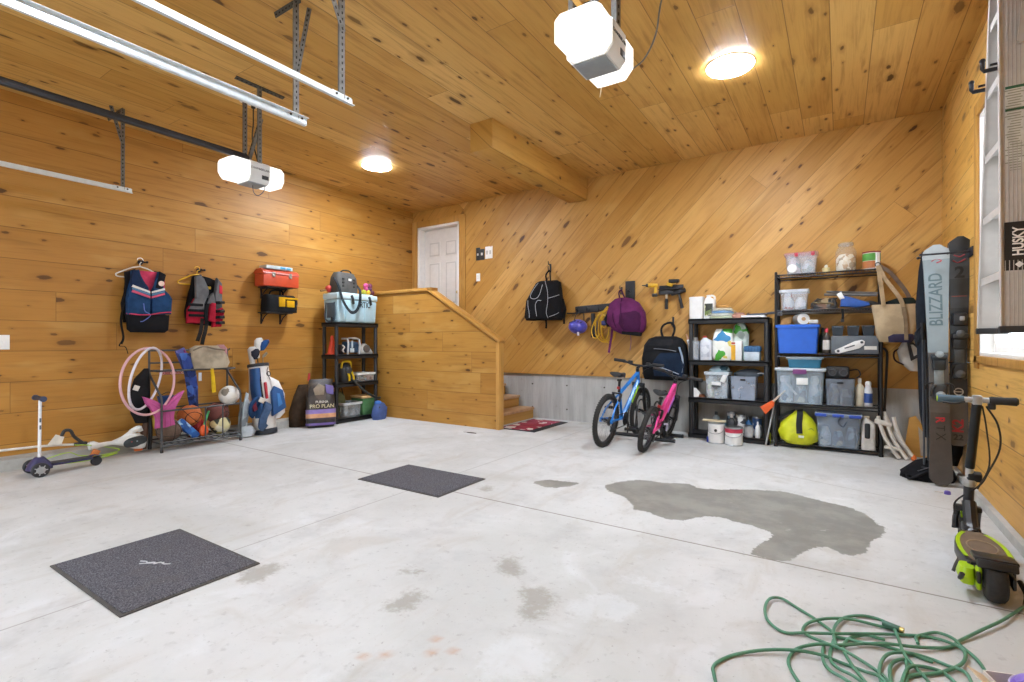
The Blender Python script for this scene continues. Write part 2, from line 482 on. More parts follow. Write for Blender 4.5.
DIRT = [[(-2.35,3.06),(-2.32,3.14),(-2.20,3.12),(-2.18,3.00),(-2.26,2.99)],[(-1.63,1.44),(-1.64,1.58),(-1.59,1.68),(-1.52,1.64),(-1.50,1.52),(-1.55,1.44)],[(-1.52,2.13),(-1.38,2.16),(-1.28,2.04),(-1.28,1.95),(-1.38,1.98)],[(-1.24,1.94),(-1.12,1.99),(-0.99,1.87),(-1.02,1.70),(-1.07,1.59),(-1.08,1.43),(-1.04,1.30),(-1.04,1.29),(-1.09,1.42),(-1.10,1.58),(-1.07,1.70)],[(-2.45,1.27),(-2.44,1.39),(-2.35,1.47),(-2.26,1.43),(-2.27,1.29),(-2.33,1.23)],[(-1.81,1.70),(-1.76,1.83),(-1.67,1.79),(-1.75,1.69)]]
PALE = [[(-1.03,1.32),(-1.09,1.48),(-1.01,1.64),(-0.89,1.58),(-0.81,1.48),(-0.86,1.40),(-1.00,1.30)],[(-0.98,1.85),(-0.90,2.07),(-0.70,2.10),(-0.72,1.93),(-0.91,1.82)],[(-0.95,2.27),(-0.78,2.34),(-0.52,2.29),(-0.51,2.24),(-0.76,2.23)],[(-0.97,2.15),(-0.97,2.25),(-0.94,2.25),(-0.94,2.14)],[(-5.75,1.10),(-5.84,1.31),(-5.78,1.48),(-5.58,1.30),(-5.56,1.09)]]
RUST = [(-1.42,1.19,.022),(-1.36,1.24,.022),(-1.23,1.34,.022),(-1.27,1.41,.022),(-1.17,1.39,.022)]
def layer(polys, n):
    a = np.zeros(GX.shape)
    for q in polys: a = np.maximum(a, inside(GX, GY, q).astype(float))
    return blur(a, n)
wet = layer(STAIN, 3); dirt = layer(DIRT, 14); pale = layer(PALE, 20); rust = np.zeros(GX.shape)
for x, y, r in RUST: rust = np.maximum(rust, np.clip(1.3 - np.hypot(GX - x, GY - y) / r, 0, 1))
me = bpy.data.meshes.new('floor')
ny, nx = GX.shape
co = np.stack([GX.ravel(), GY.ravel(), np.zeros(GX.size)], 1)
idx = np.arange(GX.size).reshape(ny, nx)
fc = np.stack([idx[:-1, :-1].ravel(), idx[:-1, 1:].ravel(), idx[1:, 1:].ravel(), idx[1:, :-1].ravel()], 1)
me.from_pydata(co.tolist(), [], fc.tolist())
at = me.color_attributes.new('stains', 'FLOAT_COLOR', 'POINT')
at.data.foreach_set('color', np.stack([wet.ravel(), dirt.ravel(), pale.ravel(), rust.ravel()], 1).astype(np.float32).ravel())
m = bpy.data.materials.new('garage_floor_concrete'); t = NT(m)
tc = t.n('ShaderNodeTexCoord').outputs['Object']
sx = t.n('ShaderNodeSeparateXYZ'); t.l(tc, sx.inputs[0])
at_ = t.n('ShaderNodeAttribute', attribute_name='stains')
sp = t.n('ShaderNodeSeparateColor'); t.l(at_.outputs['Color'], sp.inputs[0])
n1 = t.noise(tc, .8, 6, .62, dist=.4); n2 = t.noise(tc, 3.2, 6, .65); n3 = t.noise(tc, 22, 4, .6); n4 = t.noise(tc, 1.7, 5, .6, dist=1.2)
n5 = t.noise(tc, 9, 6, .7)
col = t.mix(t.smooth(n1, .38, .62), srgb('babab7'), srgb('c6c6c4'))
col = t.mix(t.math('MULTIPLY', t.smooth(n2, .48, .70), .48), col, srgb('a9a9a8'))
col = t.mix(t.math('MULTIPLY', t.smooth(n4, .56, .70), .32), col, srgb('d8dadd'))
col = t.mix(t.math('MULTIPLY', t.smooth(n4, .46, .30), .5), col, srgb('ada89f'))
col = t.mix(t.math('MULTIPLY', t.smooth(n3, .58, .72), .34), col, srgb('8f8d8a'))
mpf = t.n('ShaderNodeMapping'); mpf.inputs[3].default_value = (3.2, .8, 1); t.l(tc, mpf.inputs[0])
n6 = t.noise(mpf.outputs[0], 1.6, 6, .68, dist=.5)
col = t.mix(t.math('MULTIPLY', t.smooth(n6, .52, .70), .30), col, srgb('a89f92'))
n7 = t.noise(tc, 48, 3, .7)
col = t.mix(t.math('MULTIPLY', t.smooth(n7, .64, .72), .5), col, srgb('7f7a72'))
edge = t.math('ADD', t.math('MULTIPLY', t.math('SUBTRACT', n5, .5), 1.1), t.math('MULTIPLY', t.math('SUBTRACT', t.noise(tc, 30, 4, .7), .5), .9))
col = t.mix(t.math('MULTIPLY', t.smooth(t.math('ADD', sp.outputs[2], edge), .3, .7), .34), col, srgb('d8dbde'))
col = t.mix(t.math('MULTIPLY', t.smooth(t.math('ADD', sp.outputs[1], t.math('MULTIPLY', edge, 1.2)), .25, .8), .62), col, srgb('8a8276'))
wetf = t.smooth(t.math('ADD', sp.outputs[0], t.math('MULTIPLY', edge, 1.1)), .4, .56)
wc = t.mix(t.smooth(n2, .4, .65), srgb('75736d'), srgb('8b8981'))
wc = t.mix(t.math('MULTIPLY', t.smooth(n5, .62, .72), .5), wc, srgb('b4b3ad'))
col = t.mix(t.math('MULTIPLY', wetf, .92), col, wc)
col = t.mix(t.math('MULTIPLY', at_.outputs['Alpha'], .6), col, srgb('b5835a'))
# control joints
jw = t.math('MULTIPLY', t.math('SUBTRACT', n3, .5), .006)
def joint(c, p, w): return t.smooth(t.math('ABSOLUTE', t.math('ADD', t.math('SUBTRACT', c, p), jw)), w, w * .4)
j = t.math('MAXIMUM', joint(sx.outputs[1], 2.87, .009), t.math('MULTIPLY', joint(sx.outputs[0], -2.72, .007), .6))
cr = joint(t.math('ADD', t.math('MULTIPLY', sx.outputs[0], .38), sx.outputs[1]), 4.62, .006)
cr = t.math('MULTIPLY', cr, t.math('MULTIPLY', t.math('GREATER_THAN', sx.outputs[0], -1.85), .7))
j = t.math('MAXIMUM', j, cr)
col = t.mix(t.math('MULTIPLY', j, .75), col, srgb('6f665c'))
t.bsdf(col, t.math('SUBTRACT', .72, t.math('MULTIPLY', wetf, .22)), 0, t.math('SUBTRACT', t.math('ADD', n3, t.math('MULTIPLY', n5, .6)), t.math('MULTIPLY', j, 2.0)), .18, .004, **{'Specular IOR Level': .35})
me.materials.append(m)
o = bpy.data.objects.new('floor', me); COL.objects.link(o); struct(o)

# ---- half wall, landing and steps
HY0, HY1 = 5.2, 5.28
fr = Matrix(((1, 0, 0, 0), (0, 0, 1, 0), (0, 1, 0, 0), (0, 0, 0, 1)))   # (x,z,y)
prof = [(XL, 0), (-3.66, 0), (-3.66, 1.12), (-4.86, 1.84), (XL, 1.84)]
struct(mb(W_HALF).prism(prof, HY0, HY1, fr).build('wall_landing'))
w = mb(W_TRIM_Z).box((-3.638, (HY0 + HY1) / 2, .56), (.05, .11, 1.12), bev=.004)
w.m(W_TRIM_X)
a, b = V((-3.60, 0, 1.122)), V((-4.84, 0, 1.87)); d = b - a
w.box(((a.x + b.x) / 2, (HY0 + HY1) / 2, (a.z + b.z) / 2), (d.length, .13, .042), rot=(0, math.atan2(-d.z, d.x), 0), bev=.004)
w.box(((XL - 4.75) / 2, (HY0 + HY1) / 2, 1.862), (-4.75 - XL, .13, .042), bev=.004)
struct(w.build('trim_1'))
w = MB()
for k in range(6):
    z = .162 * (k + 1); x = -3.77 - .25 * k; xe = -6.24 if k == 5 else x - .27
    w.m(W_HALF).box(((x - .02 + xe) / 2, (HY1 + YB) / 2, z / 2 - .02), (x - .02 - xe, YB - HY1 - .01, z - .04))
    w.m(pm('b9926a', .6, var=.15)).box(((x + xe) / 2, (HY1 + YB) / 2, z - .018), (x - xe, YB - HY1 - .004, .036), bev=.006)
struct(w.build('steps'))
# ---- the white six-panel door
WHITE = pm('e9e6e1', .45, var=.03)
w = mb(W_TRIM_Z)
for x0, x1, z0, z1 in ((XL, DX0 + .005, .97, 3.2), (DX1 - .005, DX1 + .12, .97, 3.2), (DX0, DX1, 3.095, 3.2)):
    w.box(((x0 + x1) / 2, YB - .008, (z0 + z1) / 2), (x1 - x0, .024, z1 - z0), bev=.004)
struct(w.build('trim_2'))
w = mb(WHITE)
for x0, x1, z0, z1 in ((DX0, DX0 + .045, .97, DZ1), (DX1 - .045, DX1, .97, DZ1), (DX0, DX1, DZ1 - .04, DZ1)):
    w.box(((x0 + x1) / 2, YB + .09, (z0 + z1) / 2), (x1 - x0, .2, z1 - z0), bev=.003)
jam = struct(w.build('door_1'))
x0, x1, z0, z1 = DX0 + .05, DX1 - .05, .985, DZ1 - .045
LEAF = pm('dad5ce', .5, var=.03)
w = mb(LEAF).box(((x0 + x1) / 2, YB + .145, (z0 + z1) / 2), (x1 - x0, .04, z1 - z0))
wd = x1 - x0
for cx in (x0 + wd * .28, x0 + wd * .72):
    for a, b in ((.12, .68), (.78, 1.5), (1.6, 1.86)):
        pw, ph = wd * .3, b - a
        w.box((cx, YB + .122, z0 + (a + b) / 2), (pw, .014, ph), bev=.006)
        w.m(pm('c4bfb8', .5, var=.03)).box((cx, YB + .1175, z0 + (a + b) / 2), (pw - .03, .012, ph - .03), bev=.002)  # darker ring paints groove shade into the panel moulding
        w.m(LEAF).box((cx, YB + .114, z0 + (a + b) / 2), (pw - .07, .016, ph - .07), bev=.006)
leaf = w.build('door_leaf', jam)
mb(metal('c9b27a', .3)).cyl((x1 - .06, YB + .125, 1.95), (x1 - .06, YB + .09, 1.95), .012).sph((x1 - .06, YB + .075, 1.95), .028).cyl((x1 - .06, YB + .125, 1.95), (x1 - .06, YB + .118, 1.95), .032).build('door_knob', leaf)
# ---- window in the right wall
w = mb(W_TRIM_Z)
for y0, y1, z0, z1 in ((WY0 - .09, WY0, WZ0 - .09, WZ1 + .09), (WY1, WY1 + .09, WZ0 - .09, WZ1 + .09), (WY0, WY1, WZ1, WZ1 + .09), (WY0 - .1, WY1 + .1, WZ0 - .05, WZ0)):
    w.box((XR - .006, (y0 + y1) / 2, (z0 + z1) / 2), (.02, y1 - y0, z1 - z0), bev=.003)
struct(w.build('trim_3'))
w = mb(WHITE)
def rim(w, y0, y1, z0, z1, x, dx, fw):
    for a, b, c, d in ((y0, y0 + fw, z0, z1), (y1 - fw, y1, z0, z1), (y0 + fw, y1 - fw, z0, z0 + fw), (y0 + fw, y1 - fw, z1 - fw, z1)):
        w.box((x, (a + b) / 2, (c + d) / 2), (dx, b - a, d - c), bev=.003)
rim(w, WY0, WY1, WZ0, WZ1, XR + .08, .158, .025)
win = struct(w.build('window_1'))
w = mb(WHITE)
rim(w, WY0 + .02, WY1 - .02, WZ0 + .02, 1.92, XR + .09, .035, .05); rim(w, WY0 + .02, WY1 - .02, 1.88, WZ1 - .02, XR + .13, .035, .05)
w.build('window_frame', win)
gm = bpy.data.materials.new('window_glass'); t = NT(gm)
tr = t.n('ShaderNodeBsdfTransparent'); gl = t.n('ShaderNodeBsdfGlossy'); gl.inputs['Roughness'].default_value = .02
mx = t.n('ShaderNodeMixShader'); mx.inputs[0].default_value = .06; t.l(tr.outputs[0], mx.inputs[1]); t.l(gl.outputs[0], mx.inputs[2]); t.l(mx.outputs[0], t.out.inputs[0])
mb(gm).box((XR + .09, (WY0 + WY1) / 2, 1.48), (.006, WY1 - WY0 - .12, .82)).box((XR + .13, (WY0 + WY1) / 2, 2.3), (.006, WY1 - WY0 - .12, .8)).build('window_glass', win)
# ------------------------------------------------------------------ things under the ceiling
GALV = pm('dce6ea', .3, .3, var=.06, sc=20)
STEEL = pm('716f6a', .5, .4, var=.2, sc=25)
DARKSTEEL = pm('5b5a55', .5, .6, var=.2, sc=25)
HOLE = pm('2b2621', .9)
BLACK = pm('1c1c1e', .45, var=.2)
BLKMET = pm('26262a', .4, .3, var=.2)
LAMP = emit('e6f1ff', 95.0)
BULB = emit('fff9f0', 0.6, 'lens_glow')

def perf(w, a, b, out, wd=.032, mat=STEEL, L=True):
    """slotted angle iron from a to b; 'out' is the way its holes face"""
    a, b, out = V(a), V(b), V(out); d = (b - a).normalized()
    out = (out - d * out.dot(d)).normalized(); sd = d.cross(out).normalized()
    fr = frame(a, d, out)
    n = (b - a).length
    w.m(mat); X0 = w.X; w.X = X0 @ fr
    w.box((n / 2, 0, 0), (n, wd, .003))
    if L: w.box((n / 2, wd / 2, -wd / 2), (n, .003, wd))
    w.m(HOLE)
    k = .02
    while k < n - .01:
        w.box((k, 0, .0005), (.016, .008, .005)); k += .038
    w.X = X0; w.m(mat)
    return w

def track(name_label, x, y1, sgn, hang_top, brace, cross):
    r = thing('door_track', name_label, 'garage door track', (x, y1, 2.6), group=None)
    y0 = YF + .02 - y1
    w = mb(GALV)   # rolled C profile, opening towards the door
    pr = [(0, -.020), (.004 * sgn, -.020), (.004 * sgn, .016), (.020 * sgn, .021), (.027 * sgn, .015), (.030 * sgn, .017), (.022 * sgn, .026), (0, .021), (-.002 * sgn, -.015), (-.024 * sgn, -.021), (-.024 * sgn, -.025), (0, -.025)]
    w.grid([[(px, yy, pz) for px, pz in pr] for yy in (y0, 0)], True, True)
    w.build('rail', r)
    w = mb(GALV).box((0, -.08, .005), (.012, .14, .036), bev=.002).m(HOLE)
    for yy in (-.12, -.04): w.cyl((.006, yy, .008), (.012, yy, .008), .007, n=8)
    w.build('end_plate', r)
    h = ZC - 2.6
    perf(MB(), (0, -.075, .0), (0, -.075, h), (1, -.4, 0)).build('hanger', r)
    perf(MB(), (brace[0], brace[1], h), (.01, -.075, brace[2]), (1, -.4, 0), .028).build('brace', r)
    if cross: perf(MB(), (cross[0], -.08, h - .018), (cross[1], -.08, h - .018), (0, -1, -.4), .035, DARKSTEEL).build('ceiling_angle', r)
    return r
track('galvanised overhead door track running closest to the horizontal left wall boards', -5.8, 2.03, -1, 1, (-.02, -.165, .42), (-.36, .02))
track('galvanised overhead door track ending just in front of the black-railed door opener', -3.0, 2.04, 1, 1, (.0, .02, .30), (-.24, .05))
track('galvanised overhead door track ending nearest the boxed wooden beam', -2.52, 2.03, -1, 1, (-.0, -.24, .4), (-.2, .05))

def opener(lbl, x, y, rail_mat, rail_len, z=2.53, txt=True):
    r = thing('door_opener', lbl, 'garage door opener', (x, y, z))
    GREYP = pm('8d9498', .5, var=.06); PANEL = pm('d9dcdc', .45, var=.04)
    def hull(w, y0, y1, x0, x1, zl, zh, ch, e0=0.0, e1=0.0):
        rows = []
        for yy, sh in ((y0, e0), (y0 + (.03 if e0 else .001), 0), (y1 - (.03 if e1 else .001), 0), (y1, e1)):
            a, b, l, h = x0 + sh, x1 - sh, zl + sh * .6, zh - sh * .6
            rows.append([(a + ch, yy, l), (b - ch, yy, l), (b, yy, l + ch * 1.2), (b, yy, h - ch * .5), (b - ch * .6, yy, h), (a + ch * .6, yy, h), (a, yy, h - ch * .5), (a, yy, l + ch * 1.2)])
        w.grid(rows, True, True)
    w = mb(PANEL); hull(w, .165, .34, -.125, .125, 0, .18, .03)
    w.m(GREYP).box((0, .252, -.002), (.17, .165, .008), bev=.002)
    w.m(pm('3d4145', .5)).box((.1265, .295, .05), (.004, .06, .035), bev=.001)
    w.build('motor_housing', r)
    w = mb(BULB); hull(w, 0, .164, -.122, .122, .004, .176, .04, e0=.022); w.build('front_lens', r)
    w = mb(BULB); hull(w, .341, .49, -.122, .122, .004, .176, .04, e1=.022); w.build('rear_lens', r)
    w = mb(GREYP)
    for i in range(6): w.box((-.05 + i * .02, .345, .19), (.012, .06, .02), bev=.002)
    w.build('terminal_block', r)
    w = mb(rail_mat).box((0, .2 - rail_len / 2, .23), (.03, rail_len, .05), bev=.003).m(BLKMET).box((0, .14, .205), (.09, .12, .05), bev=.004)
    w.build('rail', r)
    h = ZC - z
    perf(MB(), (.12, .25, .17), (.12, .25, h), (1, -.3, 0)).build('hanger', r)
    perf(MB(), (-.12, .25, .17), (-.12, .25, h), (1, -.3, 0)).build('hanger', r)
    perf(MB(), (.12, .25, h - .28), (-.11, .25, .2), (0, -1, 0), .026).build('brace', r)
    perf(MB(), (.11, .04, h - .012), (.11, .48, h - .012), (.3, 0, -1), .036, DARKSTEEL).build('ceiling_angle', r)
    if txt: lettering('CHAMBERLAIN', .026, pm('55595c', .6), r, (.127, .252, .115), (0, 1, 0), (1, 0, 0))
    return r
o1 = opener('lit white door opener hanging from perforated bars with a black rail, near left wall', -4.4, 2.2, BLKMET, 3.0)
mb(pm('3a3a3a', .5)).tube([(0, .25, 0), (.02, .25, -.07), (.05, .27, -.1), (.07, .31, -.06), (.07, .33, .01)], .0035, sm=5).build('antenna_wire', o1)
o2 = opener('large lit white door opener close overhead with tan rail and grey dangling cord', -1.045, 2.12, W_BEAM, 2.9, z=2.53)
w = mb(pm('6e6b66', .5)).tube([(.10, .47, .05), (.17, .5, .11), (.215, .55, .25), (.22, .62, .45), (.24, .72, .7), (.2, .8, .845)], .005, sm=6)
w.build('power_cord', o2)
mb(pm('e4d6b8', .5)).cyl((-.06, .46, .01), (-.07, .46, -.05), .002, n=6).build('pull_wire', o2)
def outlet(name, lbl, loc):
    r = thing(name, lbl, 'outlet', loc)
    mb(pm('efece6', .5)).box((0, 0, -.012), (.11, .16, .022), bev=.004).build('cover_plate', r)
    mb(BLACK).box((.0, .02, -.04), (.03, .03, .04), bev=.004).tube([(0, .02, -.05), (.0, .02, -.2), (.02, .0, -.36), (.1, .0, -.56), (.16, -.03, -.64)], .006, sm=5).build('plug_cord', r)
outlet('ceiling_outlet', 'white ceiling outlet box with black plug above the black-railed opener', (-4.62, 2.56, ZC))
def disc(lbl, x, y):
    r = thing('ceiling_light', lbl, 'ceiling light', (x, y, ZC))
    mb(pm('f2efe8', .4)).lathe([(.18, 0), (.185, -.004), (.185, -.007), (.178, -.008)], n=48, cap=False).build('rim', r)
    mb(LAMP).lathe([(.178, -.007), (.173, -.015), (.14, -.019), (.001, -.021)], n=48).build('diffuser', r)
disc('round flush ceiling light glowing between the beam and the left wall', -4.96, 4.38)
disc('round flush ceiling light glowing beside the large overhead door opener', -.75, 4.38)

disc('added round ceiling light, out of view, brightening the middle of the floor', -1.55, 1.0)  # added fill lamp out of view, brightens the middle of the floor
# ------------------------------------------------------------------ things along the left wall (fronts face local -y)
LW = PI / 2
def LP(y, z, out=.0): return (XL + out, y, z)
def hook(lbl, loc, rz, col=BLKMET):
    r = thing('wall_hook', lbl, 'hook', loc, rz)
    w = mb(col).lathe([(.0, 0), (.024, 0), (.026, -.006), (.02, -.014), (.008, -.016)], rot=(-PI / 2, 0, 0), n=14).cyl((0, -.005, 0), (.0, -.06, .004), .007).sph((0, -.062, .006), .012, 10, 6)
    w.cyl((0, -.005, 0), (.055, -.02, .008), .008).sph((.057, -.02, .008), .013, 10, 6)
    w.build('peg', r)
def hanger(lbl, loc, rz, col, wd=.42):
    r = thing('coat_hanger', lbl, 'coat hanger', loc, rz)
    h = wd / 2
    w = mb(pm(col, .4, var=.05)).tube([(-h, 0, -.13), (-h + .02, 0, -.105), (0, 0, -.02), (h - .02, 0, -.105), (h, 0, -.13), (h - .03, 0, -.145), (0, 0, -.14), (-h + .03, 0, -.145)], .007, closed=True, sm=3)
    w.tube([(0, 0, -.02), (0, 0, .015), (.03, 0, .04), (.012, 0, .07), (-.02, 0, .062), (-.024, 0, .045)], .004, sm=4)
    w.build('hanger_body', r)
F4 = Matrix(((1, 0, 0, 0), (0, 0, 1, 0), (0, 1, 0, 0), (0, 0, 0, 1)))   # prism polygons in x,z ; thickness along y
def plate(mat, poly, y0, y1, bev=.0): return mb(mat).prism(poly, y0, y1, F4, bev)
def mirror(p): return [(-x, z) for x, z in reversed(p)]

hook('black wall peg holding the white hanger of the blue vest', LP(2.26, 1.97), LW)
hanger('white coat hanger carrying the blue and pink life vest', LP(2.24, 1.94, .055), LW, 'e6e0d2', .42)
# blue life vest
r = thing('life_vest', 'blue life vest with pink trim and chest stripes on white hanger', 'life vest', LP(2.27, 1.22, .14), LW)
BLUE = fabric('24466f'); NAVY = fabric('1f3050'); PINK = fabric('d8476a'); VBLK = fabric('1d1c20')
plate(VBLK, [(-.2, .1), (.17, .1), (.19, .3), (.15, .45), (.17, .64), (.08, .66), (.05, .58), (-.07, .58), (-.1, .66), (-.19, .62), (-.17, .42), (-.22, .3)], .0, .05, .015).build('back_panel', r)
plate(PINK, [(-.1, .42), (.16, .42), (.16, .62), (.08, .645), (-.06, .645), (-.11, .6)], -.03, .02, .01).build('lining', r)
lf = [(-.2, .18), (.01, .18), (.01, .40), (-.01, .46), (-.07, .53), (-.09, .65), (-.16, .63), (-.15, .5), (-.17, .42), (-.2, .36)]
rt = [(.02, .18), (.205, .20), (.215, .37), (.17, .40), (.11, .46), (.135, .62), (.08, .645), (.055, .52), (.02, .44)]
plate(BLUE, lf, -.075, -.02, .016).build('front_panel', r)
plate(BLUE, rt, -.075, -.02, .016).build('front_panel', r)
plate(VBLK, [(.05, .47), (.115, .46), (.15, .62), (.09, .65)], -.085, -.02, .01).build('shoulder_strap', r)
plate(NAVY, [(-.17, .43), (-.01, .40), (-.01, .47), (-.08, .54), (-.1, .645), (-.155, .63)], -.085, -.03, .01).build('chest_panel', r)
for i, c in enumerate(('e9e4dc', '5b86a8', 'd8607c')):
    z = .455 - i * .026
    plate(fabric(c, .05), [(-.155, z + .03), (0, z - .025), (0, z - .045), (-.165, z + .008)], -.092, -.07, .003).build('stripe', r)
    plate(fabric(c, .05), [(.012, z - .045), (.012, z - .025), (.13, z + .02), (.135, z - .0)], -.092, -.07, .003).build('stripe', r)
mb(fabric('17171b')).loft([(0, -.025, 0, .155, .035), (0, -.03, .03, .185, .055), (0, -.03, .12, .19, .06), (-.005, -.03, .19, .2, .055)], 28, 3).build('waist_band', r)
mb(PINK).tube([(-.2, -.06, .19), (-.05, -.1, .18), (.1, -.1, .21), (.2, -.07, .22)], .006, sm=4).build('piping', r)
mb(fabric('171719')).tube([(-.2, -.01, .3), (-.23, -.01, .12), (-.21, -.01, -.05), (-.225, 0, -.12)], 0, sm=5, flat=(.045, .006, (1, 0, 0))).tube([(-.225, 0, -.1), (-.24, 0, -.14), (-.19, 0, -.15), (-.17, -.01, -.22)], 0, sm=5, flat=(.02, .005, (1, 0, 0))).build('strap', r)
mb(pm('5a6fb8', .5)).tube([(-.06, -.085, .3), (-.05, -.09, .22), (.0, -.09, .18), (-.06, -.09, .12), (-.09, -.09, .11)], .004, sm=4).build('cord', r)
mb(pm('e0c7b8', .6)).lathe([(.028, 0), (.028, .004), (.018, .006), (.015, .003)], (.1, -.088, .52), (PI / 2, 0, 0), 16).build('badge', r)
# red and grey life vest
hook('black wall peg holding the yellow hanger of the red vest', LP(2.84, 1.955), LW)
hanger('yellow coat hanger carrying the red and grey life vest', LP(2.8, 1.92, .055), LW, 'e2b21c', .4)
r = thing('life_vest', 'red and grey life vest with black buckle straps on yellow hanger', 'life vest', LP(2.85, 1.27, .12), LW)
GREY = fabric('6f6e70'); RED = fabric('b01c34'); B2 = fabric('19181b')
plate(B2, [(-.18, .06), (.17, .03), (.17, .3), (.14, .42), (.17, .56), (.06, .6), (-.06, .62), (-.12, .6), (-.14, .4), (-.2, .2)], 0, .05, .015).build('back_panel', r)
plate(GREY, [(-.115, .28), (-.03, .28), (.02, .4), (.02, .46), (-.05, .57), (-.06, .62), (-.12, .59)], -.07, -.01, .014).build('chest_panel', r)
plate(RED, [(-.21, .06), (-.02, .06), (-.03, .3), (-.13, .34), (-.2, .22)], -.06, -.01, .016).build('front_panel', r)
plate(GREY, [(-.2, .2), (-.03, .2), (-.03, .3), (-.13, .34)], -.068, -.05, .006).build('side_panel', r)
plate(RED, [(.0, .1), (.08, .07), (.085, .3), (.03, .31)], -.1, -.03, .016).build('front_flap', r)
plate(GREY, [(-.01, .29), (.085, .29), (.06, .42), (.02, .38)], -.095, -.03, .012).build('front_flap', r)
plate(RED, [(.06, .02), (.16, .03), (.2, .22), (.17, .26), (.08, .22)], -.07, -.01, .016).build('front_panel', r)
plate(GREY, [(.08, .22), (.17, .26), (.165, .54), (.11, .6), (.09, .4)], -.07, -.01, .014).build('shoulder_panel', r)
plate(fabric('d8394a'), [(.13, .42), (.165, .41), (.165, .5), (.13, .52)], -.076, -.05, .004).build('patch', r)
for z, x0, x1 in ((.27, -.2, -.05), (.205, -.21, -.03), (.15, -.2, -.03)):
    mb(B2).box(((x0 + x1) / 2, -.074, z), (x1 - x0, .014, .03), bev=.004).build('strap', r)
for z in (.31, .21, .14, .075):
    mb(B2).box((.135, -.08, z), (.1, .02, .034), rot=(0, -.1, 0), bev=.005).m(pm('111114', .3)).box((.15, -.09, z), (.05, .02, .03), bev=.005).build('buckle', r)
for x, l in ((-.07, .2), (-.02, .24)):
    mb(fabric('2a2825')).tube([(x + .02, -.06, .12), (x, -.065, -.02), (x - .02, -.06, -.1), (x - .03, -.05, .06 - l)], 0, sm=5, flat=(.04, .005, (0, 1, 0))).build('strap', r)
mb(B2).tube([(.02, -.07, .35), (-.02, -.08, .2), (-.01, -.075, .05)], 0, sm=4, flat=(.04, .006, (0, 1, 0))).build('zip_strip', r)
mb(pm('d7b13a', .6)).box((.04, -.002, .48), (.06, .006, .03), bev=.002).build('neck_label', r)

# two little bracket shelves
def wall_shelf(lbl, y, z):
    r = thing('bracket_shelf', lbl, 'wall shelf', LP(y, z), LW)
    mb(BLKMET).box((0, -.115, -.008), (.36, .21, .014), bev=.003).build('shelf_board', r)
    for x in (-.13, .13):
        w = mb(BLKMET).box((x, -.006, -.075), (.022, .01, .15), bev=.002).box((x, -.09, -.02), (.022, .16, .01), bev=.002)
        w.tube([(x, -.012, -.14), (x, -.07, -.07), (x, -.15, -.022)], .007, sm=4)
        w.build('bracket', r)
wall_shelf('small black bracket shelf under the red toolbox', 3.72, 1.83)
wall_shelf('small black bracket shelf under the black and yellow tool bag', 3.72, 1.505)
r = thing('toolbox', 'red metal toolbox with two latches on the upper bracket shelf', 'toolbox', LP(3.735, 1.832, .012), LW); q = r; r.scale = (.92, 1, 1.02)
RT = pm('bd4628', .4, var=.08)
mb(RT).box((0, -.115, .075), (.53, .21, .15), bev=.01).build('body', r)
w = mb(RT).grid([[(x, y, z) for y, z in ((-.225, .152), (-.222, .165), (-.19, .2), (-.16, .215), (-.07, .215), (-.04, .2), (-.006, .165), (-.005, .152))] for x in (-.27, .27)], True, True)
w.build('lid', r, 30)
for x in (-.12, .13):
    mb(pm('a9a49a', .35, .7)).box((x, -.224, .145), (.045, .012, .06), bev=.003).box((x, -.232, .125), (.032, .01, .02), bev=.003).build('latch', r)
mb(BLACK).tube([(-.08, -.115, .213), (-.06, -.115, .24), (.06, -.115, .24), (.08, -.115, .213)], .007, sm=3).build('handle', r)
r = thing('organizer_case', 'flat pale grey organizer case with blue top lying on red toolbox', 'case', LP(3.72, 2.053, .04), LW)
mb(pm('b9c3c6', .4)).box((.0, -.09, .022), (.36, .17, .044), bev=.006).build('case_body', r)
mb(pm('3f93b8', .4)).box((.04, -.178, .022), (.07, .006, .026), bev=.002).box((.12, -.178, .02), (.06, .006, .024), bev=.002).box((.06, -.09, .046), (.2, .12, .006), bev=.002).build('blue_latches', r)
r = thing('tool_bag', 'black tool bag with yellow front pockets on the lower bracket shelf', 'tool bag', LP(3.765, 1.507, .015), LW); r.scale = (.84, 1, 1.05)
TB = fabric('17181a')
mb(TB).loft([(0, -.11, 0, .255, .1, 5), (0, -.11, .05, .26, .105, 5), (0, -.11, .15, .25, .1, 5), (0, -.11, .2, .24, .075, 5), (0, -.11, .215, .23, .04, 5)], 32).build('bag_body', r)
YEL = fabric('d9a514', .1)
mb(YEL).box((-.03, -.215, .115), (.1, .024, .1), bev=.008).build('pocket', r)
mb(YEL).box((.11, -.215, .105), (.13, .024, .08), bev=.008).build('pocket', r)
mb(YEL).box((.08, -.213, .172), (.32, .018, .022), bev=.005).build('trim_band', r)
mb(TB).tube([(-.17, -.11, .2), (-.13, -.11, .26), (0, -.11, .275), (.05, -.11, .26), (.07, -.11, .21)], .011, sm=4).build('handle', r)
mb(BLKMET).tube([(.24, -.17, .19), (.25, -.18, .12), (.22, -.2, .08)], .008, sm=3).build('clip', r)
# light switch
r = thing('light_switch', 'white switch plate low on the left wall boards', 'switch', LP(1.215, 1.118), LW)
mb(WHITE).box((0, -.004, 0), (.085, .008, .13), bev=.003).build('cover_plate', r); mb(WHITE).box((0, -.011, .0), (.014, .012, .03), bev=.002).build('toggle', r)

